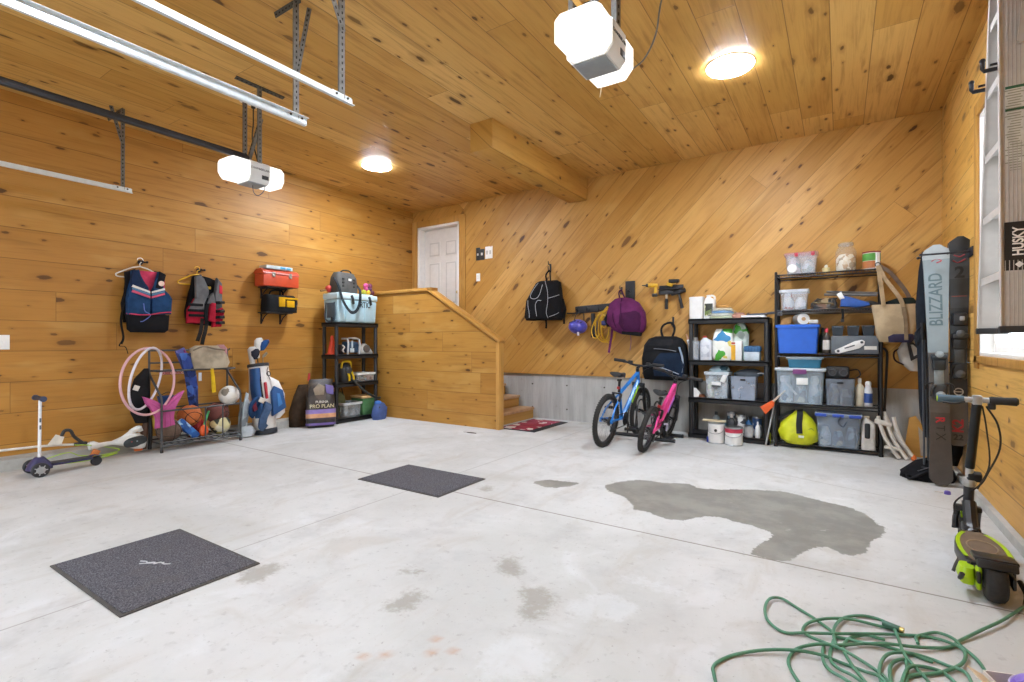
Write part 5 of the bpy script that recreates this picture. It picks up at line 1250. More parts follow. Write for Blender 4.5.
def stand(lbl, x, y):
    q = thing('bike_stand', lbl, 'bike stand', (x, y, 0))
    for yy in (-.2, .14): mb(pm('1d1d1f', .5)).cyl((-.2, yy, .022), (.2, yy, .022), .02, n=12).cyl((-.21, yy, .022), (-.2, yy, .022), .023, n=12).cyl((.2, yy, .022), (.21, yy, .022), .023, n=12).build('foot_bar', q)
    for xx in (-.05, .05): mb(pm('1d1d1f', .5)).tube([(xx, -.2, .022), (xx, -.19, .2), (xx, -.1, .4), (xx, .06, .4), (xx, .13, .2), (xx, .14, .022)], .009, sm=4).build('wheel_hoop', q)
stand('black floor stand gripping the blue bike\'s front wheel', -2.06, 5.9)
stand('black floor stand gripping the pink bike\'s front wheel', -1.735, 5.8)
# ------------------------------------------------------------------ black shelving unit on the back wall
MIX1 = patches('clutter_pale', ('d8dadc', '6f7c88', 'c2b8a4', '8fa4b4', 'e4e2dc', '4f5a66'), 13, .5, 1.5)
MIX2 = patches('clutter_dark', ('5a6068', '9aa2aa', '3f464e', 'b8b2a4', '6d5f52'), 13, .5, 2.5)
MIX3 = patches('clutter_blue', ('7f98b0', 'd4dade', '5c7690', 'b4c4d0', 'e0dfd8', '48586a'), 11, .5, 3.5)
S2Y = 6.03
plastic_shelf('black plastic shelving unit with paint cans, between the bicycles and wire rack', (-1.065, S2Y, 0), 0, .85, .29, (.06, .475, .91, 1.39), SP)
def jug(lbl, loc, w_, d_, h_, mat, cap, rz=0.0, handle=True, label=None, name='jug', neck=.02):
    q = thing(name, lbl, 'jug', loc, rz)
    mb(mat).loft([(0, 0, 0, w_ / 2, d_ / 2, 4), (0, 0, h_ * .7, w_ / 2, d_ / 2, 4), (0, 0, h_ * .8, w_ * .45, d_ * .45, 3.4), (-w_ * .12, 0, h_ * .9, w_ * .2, d_ * .25, 2.4), (-w_ * .12, 0, h_ * .94, neck, neck, 2)], 24).build('bottle', q)
    mb(pm(cap, .4)).cyl((-w_ * .12, 0, h_ * .93), (-w_ * .12, 0, h_), neck * 1.2, n=16).build('cap', q)
    if handle: mb(mat).tube([(-w_ * .1, 0, h_ * .9), (w_ * .15, 0, h_ * .97), (w_ * .42, 0, h_ * .9), (w_ * .42, 0, h_ * .68)], .012, sm=4).build('handle', q)
    if label: mb(label).box((0, -d_ / 2 - .001, h_ * .38), (w_ * .72, .003, h_ * .5), bev=.001).build('printed_label', q)
    return q
def bottle(lbl, loc, r, h_, mat, cap, label=None, name='spray_bottle', cat='bottle', taper=.5, rz=0):
    q = thing(name, lbl, cat, loc, rz)
    mb(mat).lathe([(r * .9, 0), (r, .006), (r, h_ * .62), (r * .8, h_ * .72), (r * taper * .8, h_ * .8), (r * taper * .7, h_ * .86)], n=20).build('bottle', q)
    mb(pm(cap, .4)).lathe([(r * taper * .85, h_ * .84), (r * taper * .85, h_ * .95), (r * taper * .6, h_)], n=16).build('cap', q)
    if label: mb(label).lathe([(r * 1.015, h_ * .15), (r * 1.02, h_ * .16), (r * 1.02, h_ * .52), (r * 1.015, h_ * .53)], n=24, cap=False).build('printed_label', q)
    return q
def can(lbl, loc, r, h_, mat, label, band=None, lid=True, bail=True, name='paint_can'):
    q = thing(name, lbl, 'paint can', loc)
    mb(metal('b4b6b8', .35)).lathe([(r, 0), (r * 1.03, .004), (r, .01), (r, h_ - .012), (r * 1.03, h_ - .006), (r * 1.03, h_), (r * .9, h_)], n=32).build('can_body', q)
    mb(label).lathe([(r * 1.012, .014), (r * 1.015, .015), (r * 1.015, h_ - .02), (r * 1.012, h_ - .019)], n=32, cap=False).build('printed_label', q)
    if band: mb(band).lathe([(r * 1.018, h_ * .7), (r * 1.022, h_ * .71), (r * 1.022, h_ * .9), (r * 1.018, h_ * .91)], n=32, cap=False).build('label_band', q)
    if lid: mb(metal('a9abad', .3)).lathe([(r * .9, h_ - .002), (r * .86, h_ - .008), (r * .84, h_ - .003), (.001, h_ - .003)], n=32).build('lid', q)
    if bail: mb(metal('8d8f92', .35)).tube([(-r * 1.03, 0, h_ * .75), (-r * .8, -r * .75, h_ * .55), (0, -r * 1.1, h_ * .48), (r * .8, -r * .75, h_ * .55), (r * 1.03, 0, h_ * .75)], .0025, sm=5, n=6).build('wire_handle', q)
    return q
PW = pm('dfdedb', .45, var=.04); PGY = pm('b9bdc0', .45)
z = 1.391; Y = 6.16
q = thing('canister', 'tall white square canister on the left end of the black shelf top', 'canister', (-1.42, Y, z))
mb(PW).loft([(0, 0, 0, .072, .07, 7), (0, 0, .004, .076, .074, 7), (0, 0, .24, .078, .075, 7)], 32).build('body', q); mb(PW).loft([(0, 0, .238, .081, .078, 7), (0, 0, .258, .081, .078, 7), (0, 0, .262, .07, .066, 7)], 32).build('lid', q)
jug('white handled jug with black and green label on the black shelf top', (-1.275, Y, z), .125, .13, .28, PW, 'e4e2de', 0, True, patches('jug_label', ('23261f', '6b7a3c', '2f3328', 'd4cf9a'), 18, .5, 1.0))
q = thing('cloth_stack', 'bag of folded blue and cream cloths lying on the black shelf top', 'cloths', (-1.14, Y - .02, z))
for k, (c, rx) in enumerate((('c9cfa8', .13), ('d5d2c4', .12), ('3f82c0', .11), ('e3d9c0', .1), ('dca45c', .07))):
    mb(fabric(c, .1)).loft([(.005 * k, 0, k * .03, rx, .1, 3), (.005 * k, 0, k * .03 + .014, rx * 1.05, .105, 2.6), (.0, 0, k * .03 + .028, rx * .9, .09, 3)], 24, amp=.04, fr=k).build('folded_cloth', q)
mb(clear('c8d8cc', .3)).loft([(0, 0, 0, .15, .12, 2.6), (0, 0, .06, .16, .125, 2.6), (0, 0, .13, .1, .08, 2.4), (0, 0, .16, .04, .03, 2)], 26, amp=.05).build('plastic_wrap', q)
q = thing('glove', 'pink and tan work gloves heaped beside the cloths on the shelf top', 'gloves', (-.96, Y - .05, z))
mb(fabric('b98a78')).loft([(0, 0, 0, .07, .06), (0, 0, .03, .075, .06), (.01, 0, .06, .04, .03)], 18, amp=.09).build('glove_palm', q)
for k in range(4): mb(fabric('c49a80')).tube([(.02, -.03 + .02 * k, .03), (.07, -.05 + .025 * k, .025), (.1, -.055 + .03 * k, .012)], [.012, .01, .008], sm=4).build('finger', q)
q = thing('paint_tray', 'pale flat roller tray on the right end of the black shelf top', 'tray', (-.80, Y - .04, z))
mb(PW).grid([[(x, y, zz) for x, y, zz in ((-.12, s * .08, .03), (-.1, s * .07, .004), (.06, s * .07, .004), (.12, s * .07, .035), (.13, s * .08, .036))] for s in (-1, 1)]).box((0, .08, .02), (.24, .004, .03)).box((0, -.08, .015), (.24, .004, .02)).build('tray_body', q)
q = thing('pry_bar', 'dark handled pry bar lying across the shelf top\'s right end', 'tool', (-.76, Y + .03, z))
mb(pm('3b4250', .5)).tube([(-.12, 0, .035), (.05, 0, .04), (.14, -.02, .05), (.19, -.03, .045)], .014, sm=4).build('handle', q); mb(pm('8d8f94', .4)).box((.2, -.03, .04), (.06, .05, .05), bev=.006).build('tool_head', q)
z = .911
box_bin('clear bin of bottles at the left end of the black shelf\'s second tier', 'storage bin', (-1.44, Y - .02, z), 0, .125, .2, .22, clear('c9cfd6', .5), contents=[fabric('a8a49c')], fill=1.2, handle=False)
q = thing('caulk_tube', 'white tube slanting out of the clear bin beside the white jug', 'tube', (-1.43, Y - .06, z + .03), 0, rot=(0, -.35, 0)); mb(PW).cyl((0, 0, .0), (0, 0, .22), .023, n=16).build('tube_body', q); mb(pm('cf9d7e', .5)).lathe([(.02, .22), (.008, .25), (.006, .29)], n=12).build('nozzle', q)
jug('white jug with red cap beside the clear bin on the second tier', (-1.31, Y - .02, z), .135, .13, .28, pm('c9ccd2', .45, var=.05), 'b8382c', 0, False, patches('jug_print', ('c2c6ce', 'b3b8c2', 'd2d5da'), 20, .5, 3.0))
q = thing('seed_bag', 'white, green and blue plastic seed bag on the second tier', 'bag', (-1.125, Y - .02, z))
mb(patches('seed_print', ('e8e8e2', '4fa83a', 'e4e4da', '2f7fb0', 'eeeee8', 'e8e6dc', 'd6c65a'), 9, .35, 6.0)).loft([(0, 0, 0, .1, .06, 3.4), (0, 0, .05, .115, .085, 3), (0, 0, .22, .11, .08, 3), (0, 0, .31, .1, .05, 2.6), (.01, 0, .36, .085, .02, 2.4)], 30, amp=.025).build('bag_body', q)
mb(pm('b9a23c', .5)).box((.01, -.0, .35), (.13, .03, .025), bev=.008).build('fold', q)
q = thing('carton', 'white carton with yellow panel right of the seed bag', 'carton', (-.975, Y - .04, z))
mb(PW).box((0, 0, .11), (.11, .09, .22), bev=.004).build('carton_body', q); mb(pm('d9a62a', .5)).box((-.032, -.046, .09), (.045, .003, .17)).m(pm('b8452c', .5)).box((-.032, -.047, .195), (.04, .004, .02)).build('printed_panel', q)
q = thing('produce_bag', 'clear and green crinkled bag on top behind the white carton', 'bag', (-.955, Y + .06, z))
mb(patches('green_film', ('b8c8bc', '4ea53c', 'c9d4cc', '3c8f38', '9fb0a8'), 12, .3, 2.0)).loft([(0, 0, 0, .08, .05), (0, 0, .2, .085, .055), (0, 0, .32, .09, .05), (.0, 0, .40, .06, .03), (.0, 0, .43, .03, .015)], 26, amp=.07).build('bag_body', q)
mb(pm('d8d8d0', .5)).torus((0, -.0, .40), .03, .006, n=16).build('tie', q)
q = thing('lunch_box', 'pale box with blue lid at the right end of the second tier', 'box', (-.815, Y - .03, z))
mb(pm('b9c4cc', .45)).box((0, 0, .05), (.15, .14, .1), taper=(1.05, 1.05), bev=.01).build('body', q); mb(pm('2f5f8a', .45)).box((0, 0, .13), (.17, .15, .07), bev=.022).build('lid', q)
w = mb(pm('2a527a', .45))
for k in range(5): w.box((-.06 + k * .03, -.076, .13), (.012, .006, .05), bev=.002)
w.build('lid_ribs', q)
z = .476
q = thing('cloth_scrap', 'crumpled white cloth scrap at the third tier\'s left end', 'cloth', (-1.42, Y - .04, z)); mb(PW).loft([(0, 0, 0, .045, .05), (-.01, 0, .05, .05, .045), (-.02, 0, .1, .02, .015)], 16, amp=.12).build('cloth_body', q); mb(fabric('7e5038')).loft([(.06, 0, 0, .04, .04), (.06, 0, .03, .03, .03)], 12, amp=.1).build('brown_scrap', q)
box_bin('clear bin of papers and blue cloth on the third tier', 'storage bin', (-1.18, Y - .02, z), 0, .25, .22, .30, clear('d6dde0', .5), rim=pm('c6cfd4', .4), contents=[patches('clutter_green', ('c9d6b0', 'e2e6dc', '9fb48c', '8aa0b0', 'd8d8d0'), 11, .5, 4.5), MIX1, MIX3], fill=.85, handle=False)
q = thing('rag_heap', 'pale blue rags piled on top of the clear third-tier bin', 'rags', (-1.18, Y - .02, z + .29)); mb(fabric('9fb6c0')).loft([(0, 0, 0, .11, .08), (.01, 0, .03, .115, .085), (.03, 0, .07, .08, .06), (.03, 0, .085, .03, .03)], 24, amp=.08).build('rag', q); mb(fabric('3b5560')).loft([(.06, -.02, .03, .05, .06), (.07, -.02, .07, .045, .05), (.07, 0, .09, .02, .02)], 18, amp=.08).build('dark_rag', q)
q = thing('paper_tag', 'white instruction sheet taped to the front of the clear bin', 'paper', (-1.16, Y - .137, z + .17)); mb(PW).box((-.02, 0, .0), (.1, .004, .035), rot=(0, .05, 0)).m(pm('3d3f40', .5)).box((-.02, -.001, -.03), (.09, .005, .02), rot=(0, .05, 0)).build('sheet', q); mb(PW).box((.065, .0, .07), (.05, .006, .11), rot=(0, .4, 0), bev=.002).build('folded_sheet', q)
box_bin('grey-blue translucent bin with handle hole on the third tier', 'storage bin', (-.90, Y - .03, z), 0, .265, .22, .26, clear('a9b4c4', .72), contents=[MIX3, MIX1], fill=.6)
q = thing('tarp', 'dark grey folded tarp lying over the grey-blue bin', 'tarp', (-.87, Y + .0, z + .262)); mb(fabric('4a5056')).loft([(0, 0, 0, .14, .1, 3), (0, 0, .03, .15, .1, 2.6), (.02, 0, .065, .1, .07, 2.4), (.03, 0, .08, .05, .04, 2)], 26, amp=.05).build('cloth_body', q); mb(pm('b8bcc0', .4)).tube([(.1, -.06, .03), (.15, -.08, .04), (.2, -.09, .02)], .006, sm=3).build('cord', q)
z = .061
can('blue-grey paint can at the back left of the bottom tier', (-1.14, Y + .02, z), .052, .15, PGY, patches('can_a', ('8fa6b0', '5c7480', 'a9bac2'), 16, .5, 1.0), bail=False)
bottle('white spray bottle with black sides behind the red-banded can', (-1.04, Y + .0, z), .04, .23, pm('4a4c50', .4), 'dcdcd8')
can('white paint can with dark side in the middle of the bottom tier', (-.945, Y + .01, z), .05, .235, PGY, patches('can_b', ('d8d8d6', 'd0d0ce', '4a4a50'), 12, .5, 4.0), bail=False)
bottle('blue topped bottle at the back right of the bottom tier', (-.865, Y + .04, z), .038, .21, pm('3f7ab8', .4), '2b2d33')
can('plain grey paint can at the front right of the bottom tier', (-.85, Y - .07, z), .046, .13, PGY, pm('b6b4b2', .5), bail=False)
bottle('slim white bottle beside the right front post of the bottom tier', (-.758, Y - .08, z), .025, .18, PW, 'e2e0dc', taper=.4)
can('large plain white paint can standing on the floor before the black shelf', (-1.15, 5.87, 0), .085, .235, PW, PW, None, name='paint_can')
o = [c for c in COL.objects if c.get('label', '').startswith('large plain white')][0]
mb(pm('cfc0a0', .6)).box((-.02, -.0, .245), (.24, .09, .014), rot=(0, 0, .1), bev=.003).build('paint_stick', o); mb(pm('2b2b2e', .5)).lathe([(.016, 0), (.014, .004), (.001, .005)], (.012, -.089, .15), (PI / 2, 0, 0), 14).build('drip_mark', o); mb(pm('3448a0', .4)).box((-.08, -.04, .04), (.02, .03, .06), bev=.005).build('blue_mark', o)
can('white paint can with red label band on the floor before the black shelf', (-.965, 5.85, 0), .088, .20, PW, PW, pm('b8324a', .45))
can('short can with cream lid left of the plain white floor can', (-1.185, 6.06, .061), .05, .13, PGY, pm('cfc3a4', .5), bail=False)
can('blue-lidded pale can at the very back centre of the bottom tier', (-1.05, Y + .08, .061), .05, .25, PGY, patches('can_c', ('7f98a8', 'c9cdd0', '4a5a66'), 14, .5, 2.0), bail=False)
can('white labelled can at the back of the bottom tier by the right post', (-.78, Y + .06, .061), .048, .22, PGY, patches('can_d', ('d8d9da', 'c2c6ca', '3c5a8a'), 12, .5, 6.0), bail=False)
bottle('tall grey bottle at the back left of the bottom tier', (-1.22, Y + .08, .061), .042, .24, pm('8d989e', .4), '2b3036')
q = thing('yellow_bottle', 'yellow-green bottle between the black shelf and wire rack', 'bottle', (-.665, 6.13, 0)); mb(pm('b4b82c', .4)).lathe([(.03, 0), (.034, .006), (.034, .11), (.014, .15), (.012, .16)], n=18).build('bottle', q); mb(BLACK).cyl((0, 0, .155), (0, 0, .18), .014).build('cap', q)
q = thing('walking_pole', 'thin grey pole leaning between the black shelf and wire rack', 'pole', (-.67, 5.98, 0)); mb(pm('a9a9a6', .4, .3)).cyl((0, 0, .005), (.11, .09, .62), .009).build('shaft', q); mb(BLACK).cyl((.11, .09, .6), (.128, .107, .7), .014).build('grip', q)

# ------------------------------------------------------------------ wire rack
WX0, WX1, WY0_, WD = -.575, .335, 6.03, .28
q = thing('wire_shelving', 'black steel wire rack of bins and jars in the right corner area', 'shelf', (-.12, WY0_, 0))
BS = pm('1f1e1f', .4, .3, var=.15); W2 = (WX1 - WX0) / 2
LEV = (.05, .475, 1.0, 1.46, 1.84)
for x in (-W2, W2):
    for y in (0, WD): mb(BS).lathe([(.014, 0), (.014, 1.86), (.012, 1.87)], (x, y, 0), n=12).cyl((x, y, 0), (x, y, .02), .02).build('post', q)
for lz in LEV:
    w = mb(BS)
    for y in (0, WD): w.cyl((-W2, y, lz - .006), (W2, y, lz - .006), .007, n=8).cyl((-W2, y, lz - .035), (W2, y, lz - .035), .006, n=8)
    for x in (-W2, W2): w.cyl((x, 0, lz - .006), (x, WD, lz - .006), .007, n=8).cyl((x, 0, lz - .035), (x, WD, lz - .035), .006, n=8)
    for k in range(1, 36): w.cyl((-W2 + 2 * W2 * k / 36, 0, lz - .003), (-W2 + 2 * W2 * k / 36, WD, lz - .003), .0025, n=5)
    w.build('shelf_grid', q)
Y = 6.16
z = 1.842
box_bin('clear box with pink lid on the very top of the wire rack', 'storage bin', (-.345, Y, z), 0, .29, .22, .21, clear('dfe0e2', .35), lid=clear('d895a4', .6), contents=[patches('bin_mix_a', ('c9b8b8', '8a98a0', 'd8d4cc', '6f8a94', 'c4a0a4'), 14, .5, 1.0), patches('bin_mix_b', ('b9c2c4', 'a39a94', 'd2cdc4', '7d8e8c'), 14, .5, 2.0)], fill=.9)
o = [c for c in COL.objects if c.get('label', '').startswith('clear box with pink lid')][0]
mb(pm('b02a3c', .4)).box((-.04, -.125, .2), (.03, .014, .04), bev=.004).build('latch', o); mb(pm('b02a3c', .4)).box((.11, -.125, .2), (.03, .014, .04), bev=.004).build('latch', o)
mb(PW).lathe([(.045, 0), (.045, .004), (.02, .005)], (-.08, -.104, .06), (PI / 2, 0, 0), 18).build('sticker', o)
q = thing('candle_jar', 'small cream jar between the pink-lidded box and the glass jar', 'jar', (-.12, Y - .03, z)); mb(pm('d8c690', .45)).lathe([(.032, 0), (.035, .004), (.035, .045), (.03, .05)], n=20).build('jar_body', q); mb(pm('cfc9b8', .4)).lathe([(.014, .05), (.016, .07), (.01, .08), (.003, .082)], n=14).build('lid', q)
q = thing('glass_jar', 'tall clear jar of odds and ends on the wire rack\'s top', 'jar', (.05, Y - .02, z))
mb(clear('d8d2c4', .28, .1)).lathe([(.08, .002), (.09, .01), (.092, .2), (.075, .235), (.062, .25), (.062, .262)], n=28, cap=False).build('jar_body', q); mb(clear('b8b4a8', .7)).lathe([(.066, .262), (.068, .265), (.068, .285), (.06, .29)], n=24).build('lid', q)
mb(patches('jar_mix', ('b9946a', 'd6c3a4', 'a87d54', 'e2d8c4', '9a8468'), 22, .5, 5.0)).lathe([(.076, .006), (.084, .02), (.084, .13), (.06, .17), (.02, .18)], n=24).build('contents', q)
q = thing('paint_can', 'green and orange labelled tub on the wire rack\'s top right', 'paint can', (.262, Y - .03, z)); mb(pm('d8d3c6', .45)).lathe([(.066, 0), (.072, .004), (.074, .16), (.076, .165)], n=28).build('can_body', q); mb(pm('4f8f3a', .45)).lathe([(.0745, .085), (.0755, .086), (.0762, .155), (.075, .156)], n=28, cap=False).build('printed_label', q); mb(pm('b06a3a', .5)).lathe([(.0735, .01), (.0745, .011), (.0752, .08), (.0742, .081)], n=28, cap=False).build('label_band', q); mb(pm('8a2f2a', .4)).lathe([(.077, .163), (.078, .166), (.078, .176), (.07, .178)], n=28).build('lid', q)
mb(PW).box((.045, -.06, .085), (.035, .03, .15), rot=(0, 0, .6), bev=.004).build('white_panel', q)
z = 1.462
box_bin('clear bin of white and red bits at the wire rack\'s second level', 'storage bin', (-.41, Y, z), 0, .255, .22, .215, clear('dcdde0', .4), rim=pm('c9cdd2', .4), contents=[patches('bin_mix_c', ('d8d4cc', 'c9ccd0', 'a33a34', 'd2d4d6', '8a9298'), 12, .5, 3.0), patches('bin_mix_d', ('d6d8da', 'b4b9be', 'e0dedb', '8f9aa2'), 12, .5, 4.0)], fill=.85, handle=False)
q = thing('cable_heap', 'dark tangle of cables and straps in the rack\'s second level', 'cables', (-.14, Y - .02, z)); rr = random.Random(3); w = mb(pm('3b3a38', .6))
for k in range(6):
    w.tube([(rr.uniform(-.12, .12), rr.uniform(-.07, .07), rr.uniform(.01, .11)) for _ in range(7)], .008, sm=5, n=6)
w.build('cable', q); mb(pm('7d6a48', .6)).tube([(rr.uniform(-.1, .1), rr.uniform(-.07, .07), rr.uniform(.01, .1)) for _ in range(8)], .009, sm=5, n=6).build('rope', q); mb(patches('oddments', ('6f4c34', '3c3f44', '8f7a58', '55504a'), 14, .6, 1.0)).loft([(0, .02, 0, .12, .07), (0, .02, .05, .11, .07), (.02, .02, .1, .07, .05), (.02, .02, .12, .03, .02)], 20, amp=.09).build('tool_roll', q)
q = thing('folded_bag', 'folded bright blue bag with white tag on the second level', 'bag', (.10, Y - .05, z)); mb(pm('27539e', .5, var=.15)).prism([(-.1, .02), (-.09, .13), (-.02, .115), (.14, .05), (.15, .02), (.05, .005)], -.06, .06, F4, .012).build('bag_body', q); mb(PW).prism([(-.13, .14), (-.09, .17), (-.06, .1), (-.1, .09)], -.065, -.045, F4, .004).build('white_tag', q)
q = thing('roof_bars', 'grey roof bars lying at the back of the second level', 'bars', (.16, Y + .06, z)); mb(pm('6d6a66', .5)).cyl((-.3, 0, .16), (.15, -.02, .13), .014).cyl((-.28, .02, .19), (.16, .0, .15), .012).build('bar', q); mb(pm('3c3b3a', .6)).tube([(.0, -.1, .02), (.08, -.12, .05), (.15, -.1, .03)], .02, sm=4).build('strap_roll', q)
q = thing('hanging_strap', 'short black strap dangling below the rack\'s second level', 'strap', (.02, WY0_ - .012, 1.34)); mb(fabric('1d1c1c')).tube([(0, 0, .11), (.005, -.004, .05), (.0, 0, .0)], 0, sm=3, flat=(.022, .005, (0, 1, 0))).build('webbing', q); mb(BLACK).box((.0, 0, -.005), (.03, .012, .03), bev=.004).build('buckle', q)
z = 1.002
box_bin('bright blue plastic tote in the middle level of the wire rack', 'storage bin', (-.375, Y - .03, z), 0, .385, .26, .30, pm('2a62c4', .4, var=.05), rim=pm('2f6ad0', .4, var=.05), contents=[fabric('c9b89a'), fabric('8a6a48')], fill=.9, handle=False)
q = thing('paper_roll', 'white paper roll lying on top of the bright blue tote', 'paper roll', (-.36, Y - .05, z + .36)); mb(PW).cyl((.04, -.06, 0), (-.02, .12, 0), .058, n=26).build('roll', q); mb(pm('b08a60', .6)).cyl((.042, -.064, 0), (.04, -.055, 0), .02, n=16).build('core', q); mb(fabric('b48a5a')).loft([(-.13, 0, -.06, .06, .08), (-.12, 0, 0, .05, .06), (-.1, 0, .03, .03, .03)], 16, amp=.08).build('brown_paper', q); mb(pm('d8d4cc', .5)).box((.13, -.02, -.03), (.08, .06, .04), bev=.01).build('white_box', q)
for lbl, x, yy, c, cap, h_ in (('dark bottle with white base between the blue tote and grey case', -.115, 6.08, '3d342c', 'c43d4c', .26), ('olive bottle behind the dark bottle by the blue tote', -.15, 6.2, '4c5238', '2b2b28', .27)):
    bottle(lbl, (x, yy, z), .035, h_, pm(c, .4), cap, pm('cfcac2', .5) if 'white' in lbl else None)
q = thing('tool_case', 'grey case with a white arrow-shaped placard in the rack\'s middle level', 'case', (.12, Y - .04, z)); mb(pm('5f656b', .5, var=.08)).box((0, 0, .09), (.39, .22, .18), bev=.008).build('case_body', q)
mb(PW).prism([(-.14, .05), (-.165, .035), (-.16, .01), (-.13, .0), (-.1, .012), (.04, .055), (.08, .09), (.085, .125), (.06, .14), (-.0, .125), (-.09, .075)], -.118, -.112, F4, .002).build('placard', q)
mb(pm('4a4f55', .5)).cyl((-.135, -.12, .027), (-.135, -.117, .027), .013).cyl((.06, -.12, .115), (.06, -.117, .115), .013).box((-.04, -.119, .07), (.09, .003, .012), rot=(0, -.35, 0)).build('placard_print', q)
mb(pm('d2d0c8', .5)).box((.13, -.111, .06), (.1, .003, .035)).build('paper_label', q)
for i, x in enumerate((-.02, .11, .235)):
    q = thing('parts_bin', ('left', 'middle', 'right')[i] + ' one of three small dark bins standing on the grey case', 'bin', (x, Y - .04, z + .182), 0, 'small dark bins on the grey case')
    mb(pm('2b333a', .5)).grid([[(a * sx, b * sy, zz) for a, b in ((-1, -1), (1, -1), (1, 1), (-1, 1))] for sx, sy, zz in ((.042, .075, 0), (.052, .085, .1), (.049, .082, .1), (.04, .072, .004))], True, True).build('bin_body', q); mb(pm('3d474f', .5)).box((0, -.087, .088), (.06, .014, .02), bev=.004).build('lip', q)
z = .477
box_bin('big clear bin with white lid and purple latch in the wire rack', 'storage bin', (-.35, Y - .05, z), 0, .44, .28, .355, clear('b9c8d2', .5), lid=pm('c6d0d6', .4), latch=pm('7a3f78', .4), contents=[MIX3, MIX1, MIX3], fill=.8, label_plate=PW)
q = thing('frame_piece', 'white frame pieces seen inside the big clear bin', 'frame', (-.36, Y - .185, z + .06)); q.location.y = Y - .15
mb(PW).tube([(-.14, .0, .22), (-.12, 0, .15), (-.02, 0, .03)], .012, sm=3).tube([(.1, 0, .17), (.15, 0, .1), (.12, 0, .03)], .01, sm=3).build('frame_rod', q); mb(PW).box((-.15, -.0, .19), (.04, .02, .06), bev=.005).build('frame_end', q)
box_bin('flat teal container with clear lid lying on the big clear bin', 'storage bin', (-.31, Y - .05, z + .372), 0, .31, .24, .10, pm('2c6f8c', .45, var=.06), lid=clear('c4d2d8', .7), fill=.5, handle=False)
box_bin('grey translucent bin with dark handle hole beside the big clear bin', 'storage bin', (.0, Y - .04, z), 0, .255, .24, .27, clear('8f98a2', .65), contents=[MIX2, MIX2], fill=.8)
q = thing('lens_gadget', 'black double-lens gadget sitting on the grey translucent bin', 'gadget', (-.02, Y - .03, z + .272)); mb(pm('202124', .45)).box((0, 0, .06), (.2, .15, .12), bev=.02).build('body', q)
for x in (-.045, .05): mb(pm('3a3c40', .3)).lathe([(.04, 0), (.04, .02), (.032, .022), (.028, .01), (.001, .01)], (x, -.07, .06), (PI / 2, 0, 0), 22).build('lens', q)
mb(pm('1f1e1f', .5)).tube([(.1, .0, .08), (.17, -.02, .09), (.19, -.05, .04), (.16, -.06, .01)], .006, sm=4).build('cord', q)
bottle('cream bottle in the wire rack beside the grey translucent bin', (.166, 6.10, z), .038, .28, pm('cfc6ae', .45), 'd9d4c8')
bottle('white and blue spray can at the wire rack\'s right end', (.235, 6.10, z), .036, .25, pm('d4d6da', .4), 'dcdcda', pm('2f4f94', .4), taper=.85)
z = .052
q = thing('dry_bag', 'lime yellow dry bag slumped at the bottom of the wire rack', 'bag', (-.365, Y - .08, z))
LIME = pm('c4c81c', .4, var=.1, bump=.4, sc=14)
mb(LIME).loft([(0, 0, 0, .12, .1, 2.6), (.0, 0, .04, .17, .13, 2.6), (-.005, 0, .12, .185, .14, 2.4), (.0, 0, .2, .165, .12, 2.4), (.01, 0, .27, .11, .08, 2.3), (.01, 0, .32, .06, .045, 2.2), (.01, 0, .34, .045, .02, 2)], 34, amp=.035).build('bag_body', q)
mb(fabric('2c2e30')).tube([(.01, .0, .35), (.015, -.07, .31), (.01, -.125, .22), (.015, -.145, .12)], 0, sm=4, flat=(.055, .008, (0, 1, 0))).build('strap', q)
mb(fabric('2c2e30')).tube([(-.03, .0, .34), (-.12, -.02, .3), (-.19, -.03, .24)], 0, sm=4, flat=(.03, .008, (0, 1, 0))).build('strap', q)
mb(pm('7c8f2c', .5)).tube([(.08, -.115, .16), (.12, -.1, .175), (.14, -.09, .15)], .006, sm=3).build('logo_print', q); mb(pm('d4d6c4', .5)).box((.03, -.145, .09), (.05, .01, .025), bev=.003).build('side_tag', q)
box_bin('clear bin with blue latches on the bottom level of the wire rack', 'storage bin', (-.015, Y - .04, z), 0, .38, .25, .33, clear('a9b6c4', .5), lid=clear('b4c4d8', .7), contents=[MIX3, MIX1, MIX2], fill=.6)
o = [c for c in COL.objects if c.get('label', '').startswith('clear bin with blue latches')][0]
for x in (-.15, .0, .14): mb(pm('2c4fb4', .4)).box((x, -.135, .325), (.1, .02, .03), bev=.005).build('latch', o)
mb(pm('3c4450', .5)).tube([(.02, -.145, .32), (.0, -.15, .26), (.04, -.15, .22), (.07, -.145, .27)], .006, sm=4).build('cord_loop', o)
jug('pale jug with black handle at the bottom right of the wire rack', (.235, Y - .07, z), .12, .12, .33, pm('c9c4bc', .45), 'cfcac2', 0, False)
o = [c for c in COL.objects if c.get('label', '').startswith('pale jug with black')][0]
mb(pm('23262a', .5)).box((-.01, -.062, .19), (.045, .02, .15), bev=.012).build('handle', o)
q = thing('cane', 'black walking cane hooked over the right post of the rack', 'cane', (.375, 6.09, 0)); mb(pm('1b1b1c', .4)).tube([(-.01, 0, .46), (.0, 0, .7), (.01, 0, .98), (.0, 0, 1.04), (-.025, 0, 1.055), (-.05, 0, 1.02)], .011, sm=5).build('shaft', q); mb(pm('2b2b2c', .6)).cyl((-.01, 0, .44), (-.01, 0, .47), .014).build('tip', q)
q = thing('snow_brush', 'orange-headed brush with clear handle poking out left of the rack', 'brush', (-.62, 5.99, .46), 0, rot=(0, .75, 0))
mb(pm('dd5a1e', .45)).prism([(-.045, -.1), (.045, -.12), (.04, .0), (.016, .035), (-.016, .035)], -.018, .018, F4, .006).build('brush_head', q); mb(pm('d9c4b0', .3)).cyl((0, 0, .03), (0, 0, .2), .011, .009).build('handle', q)
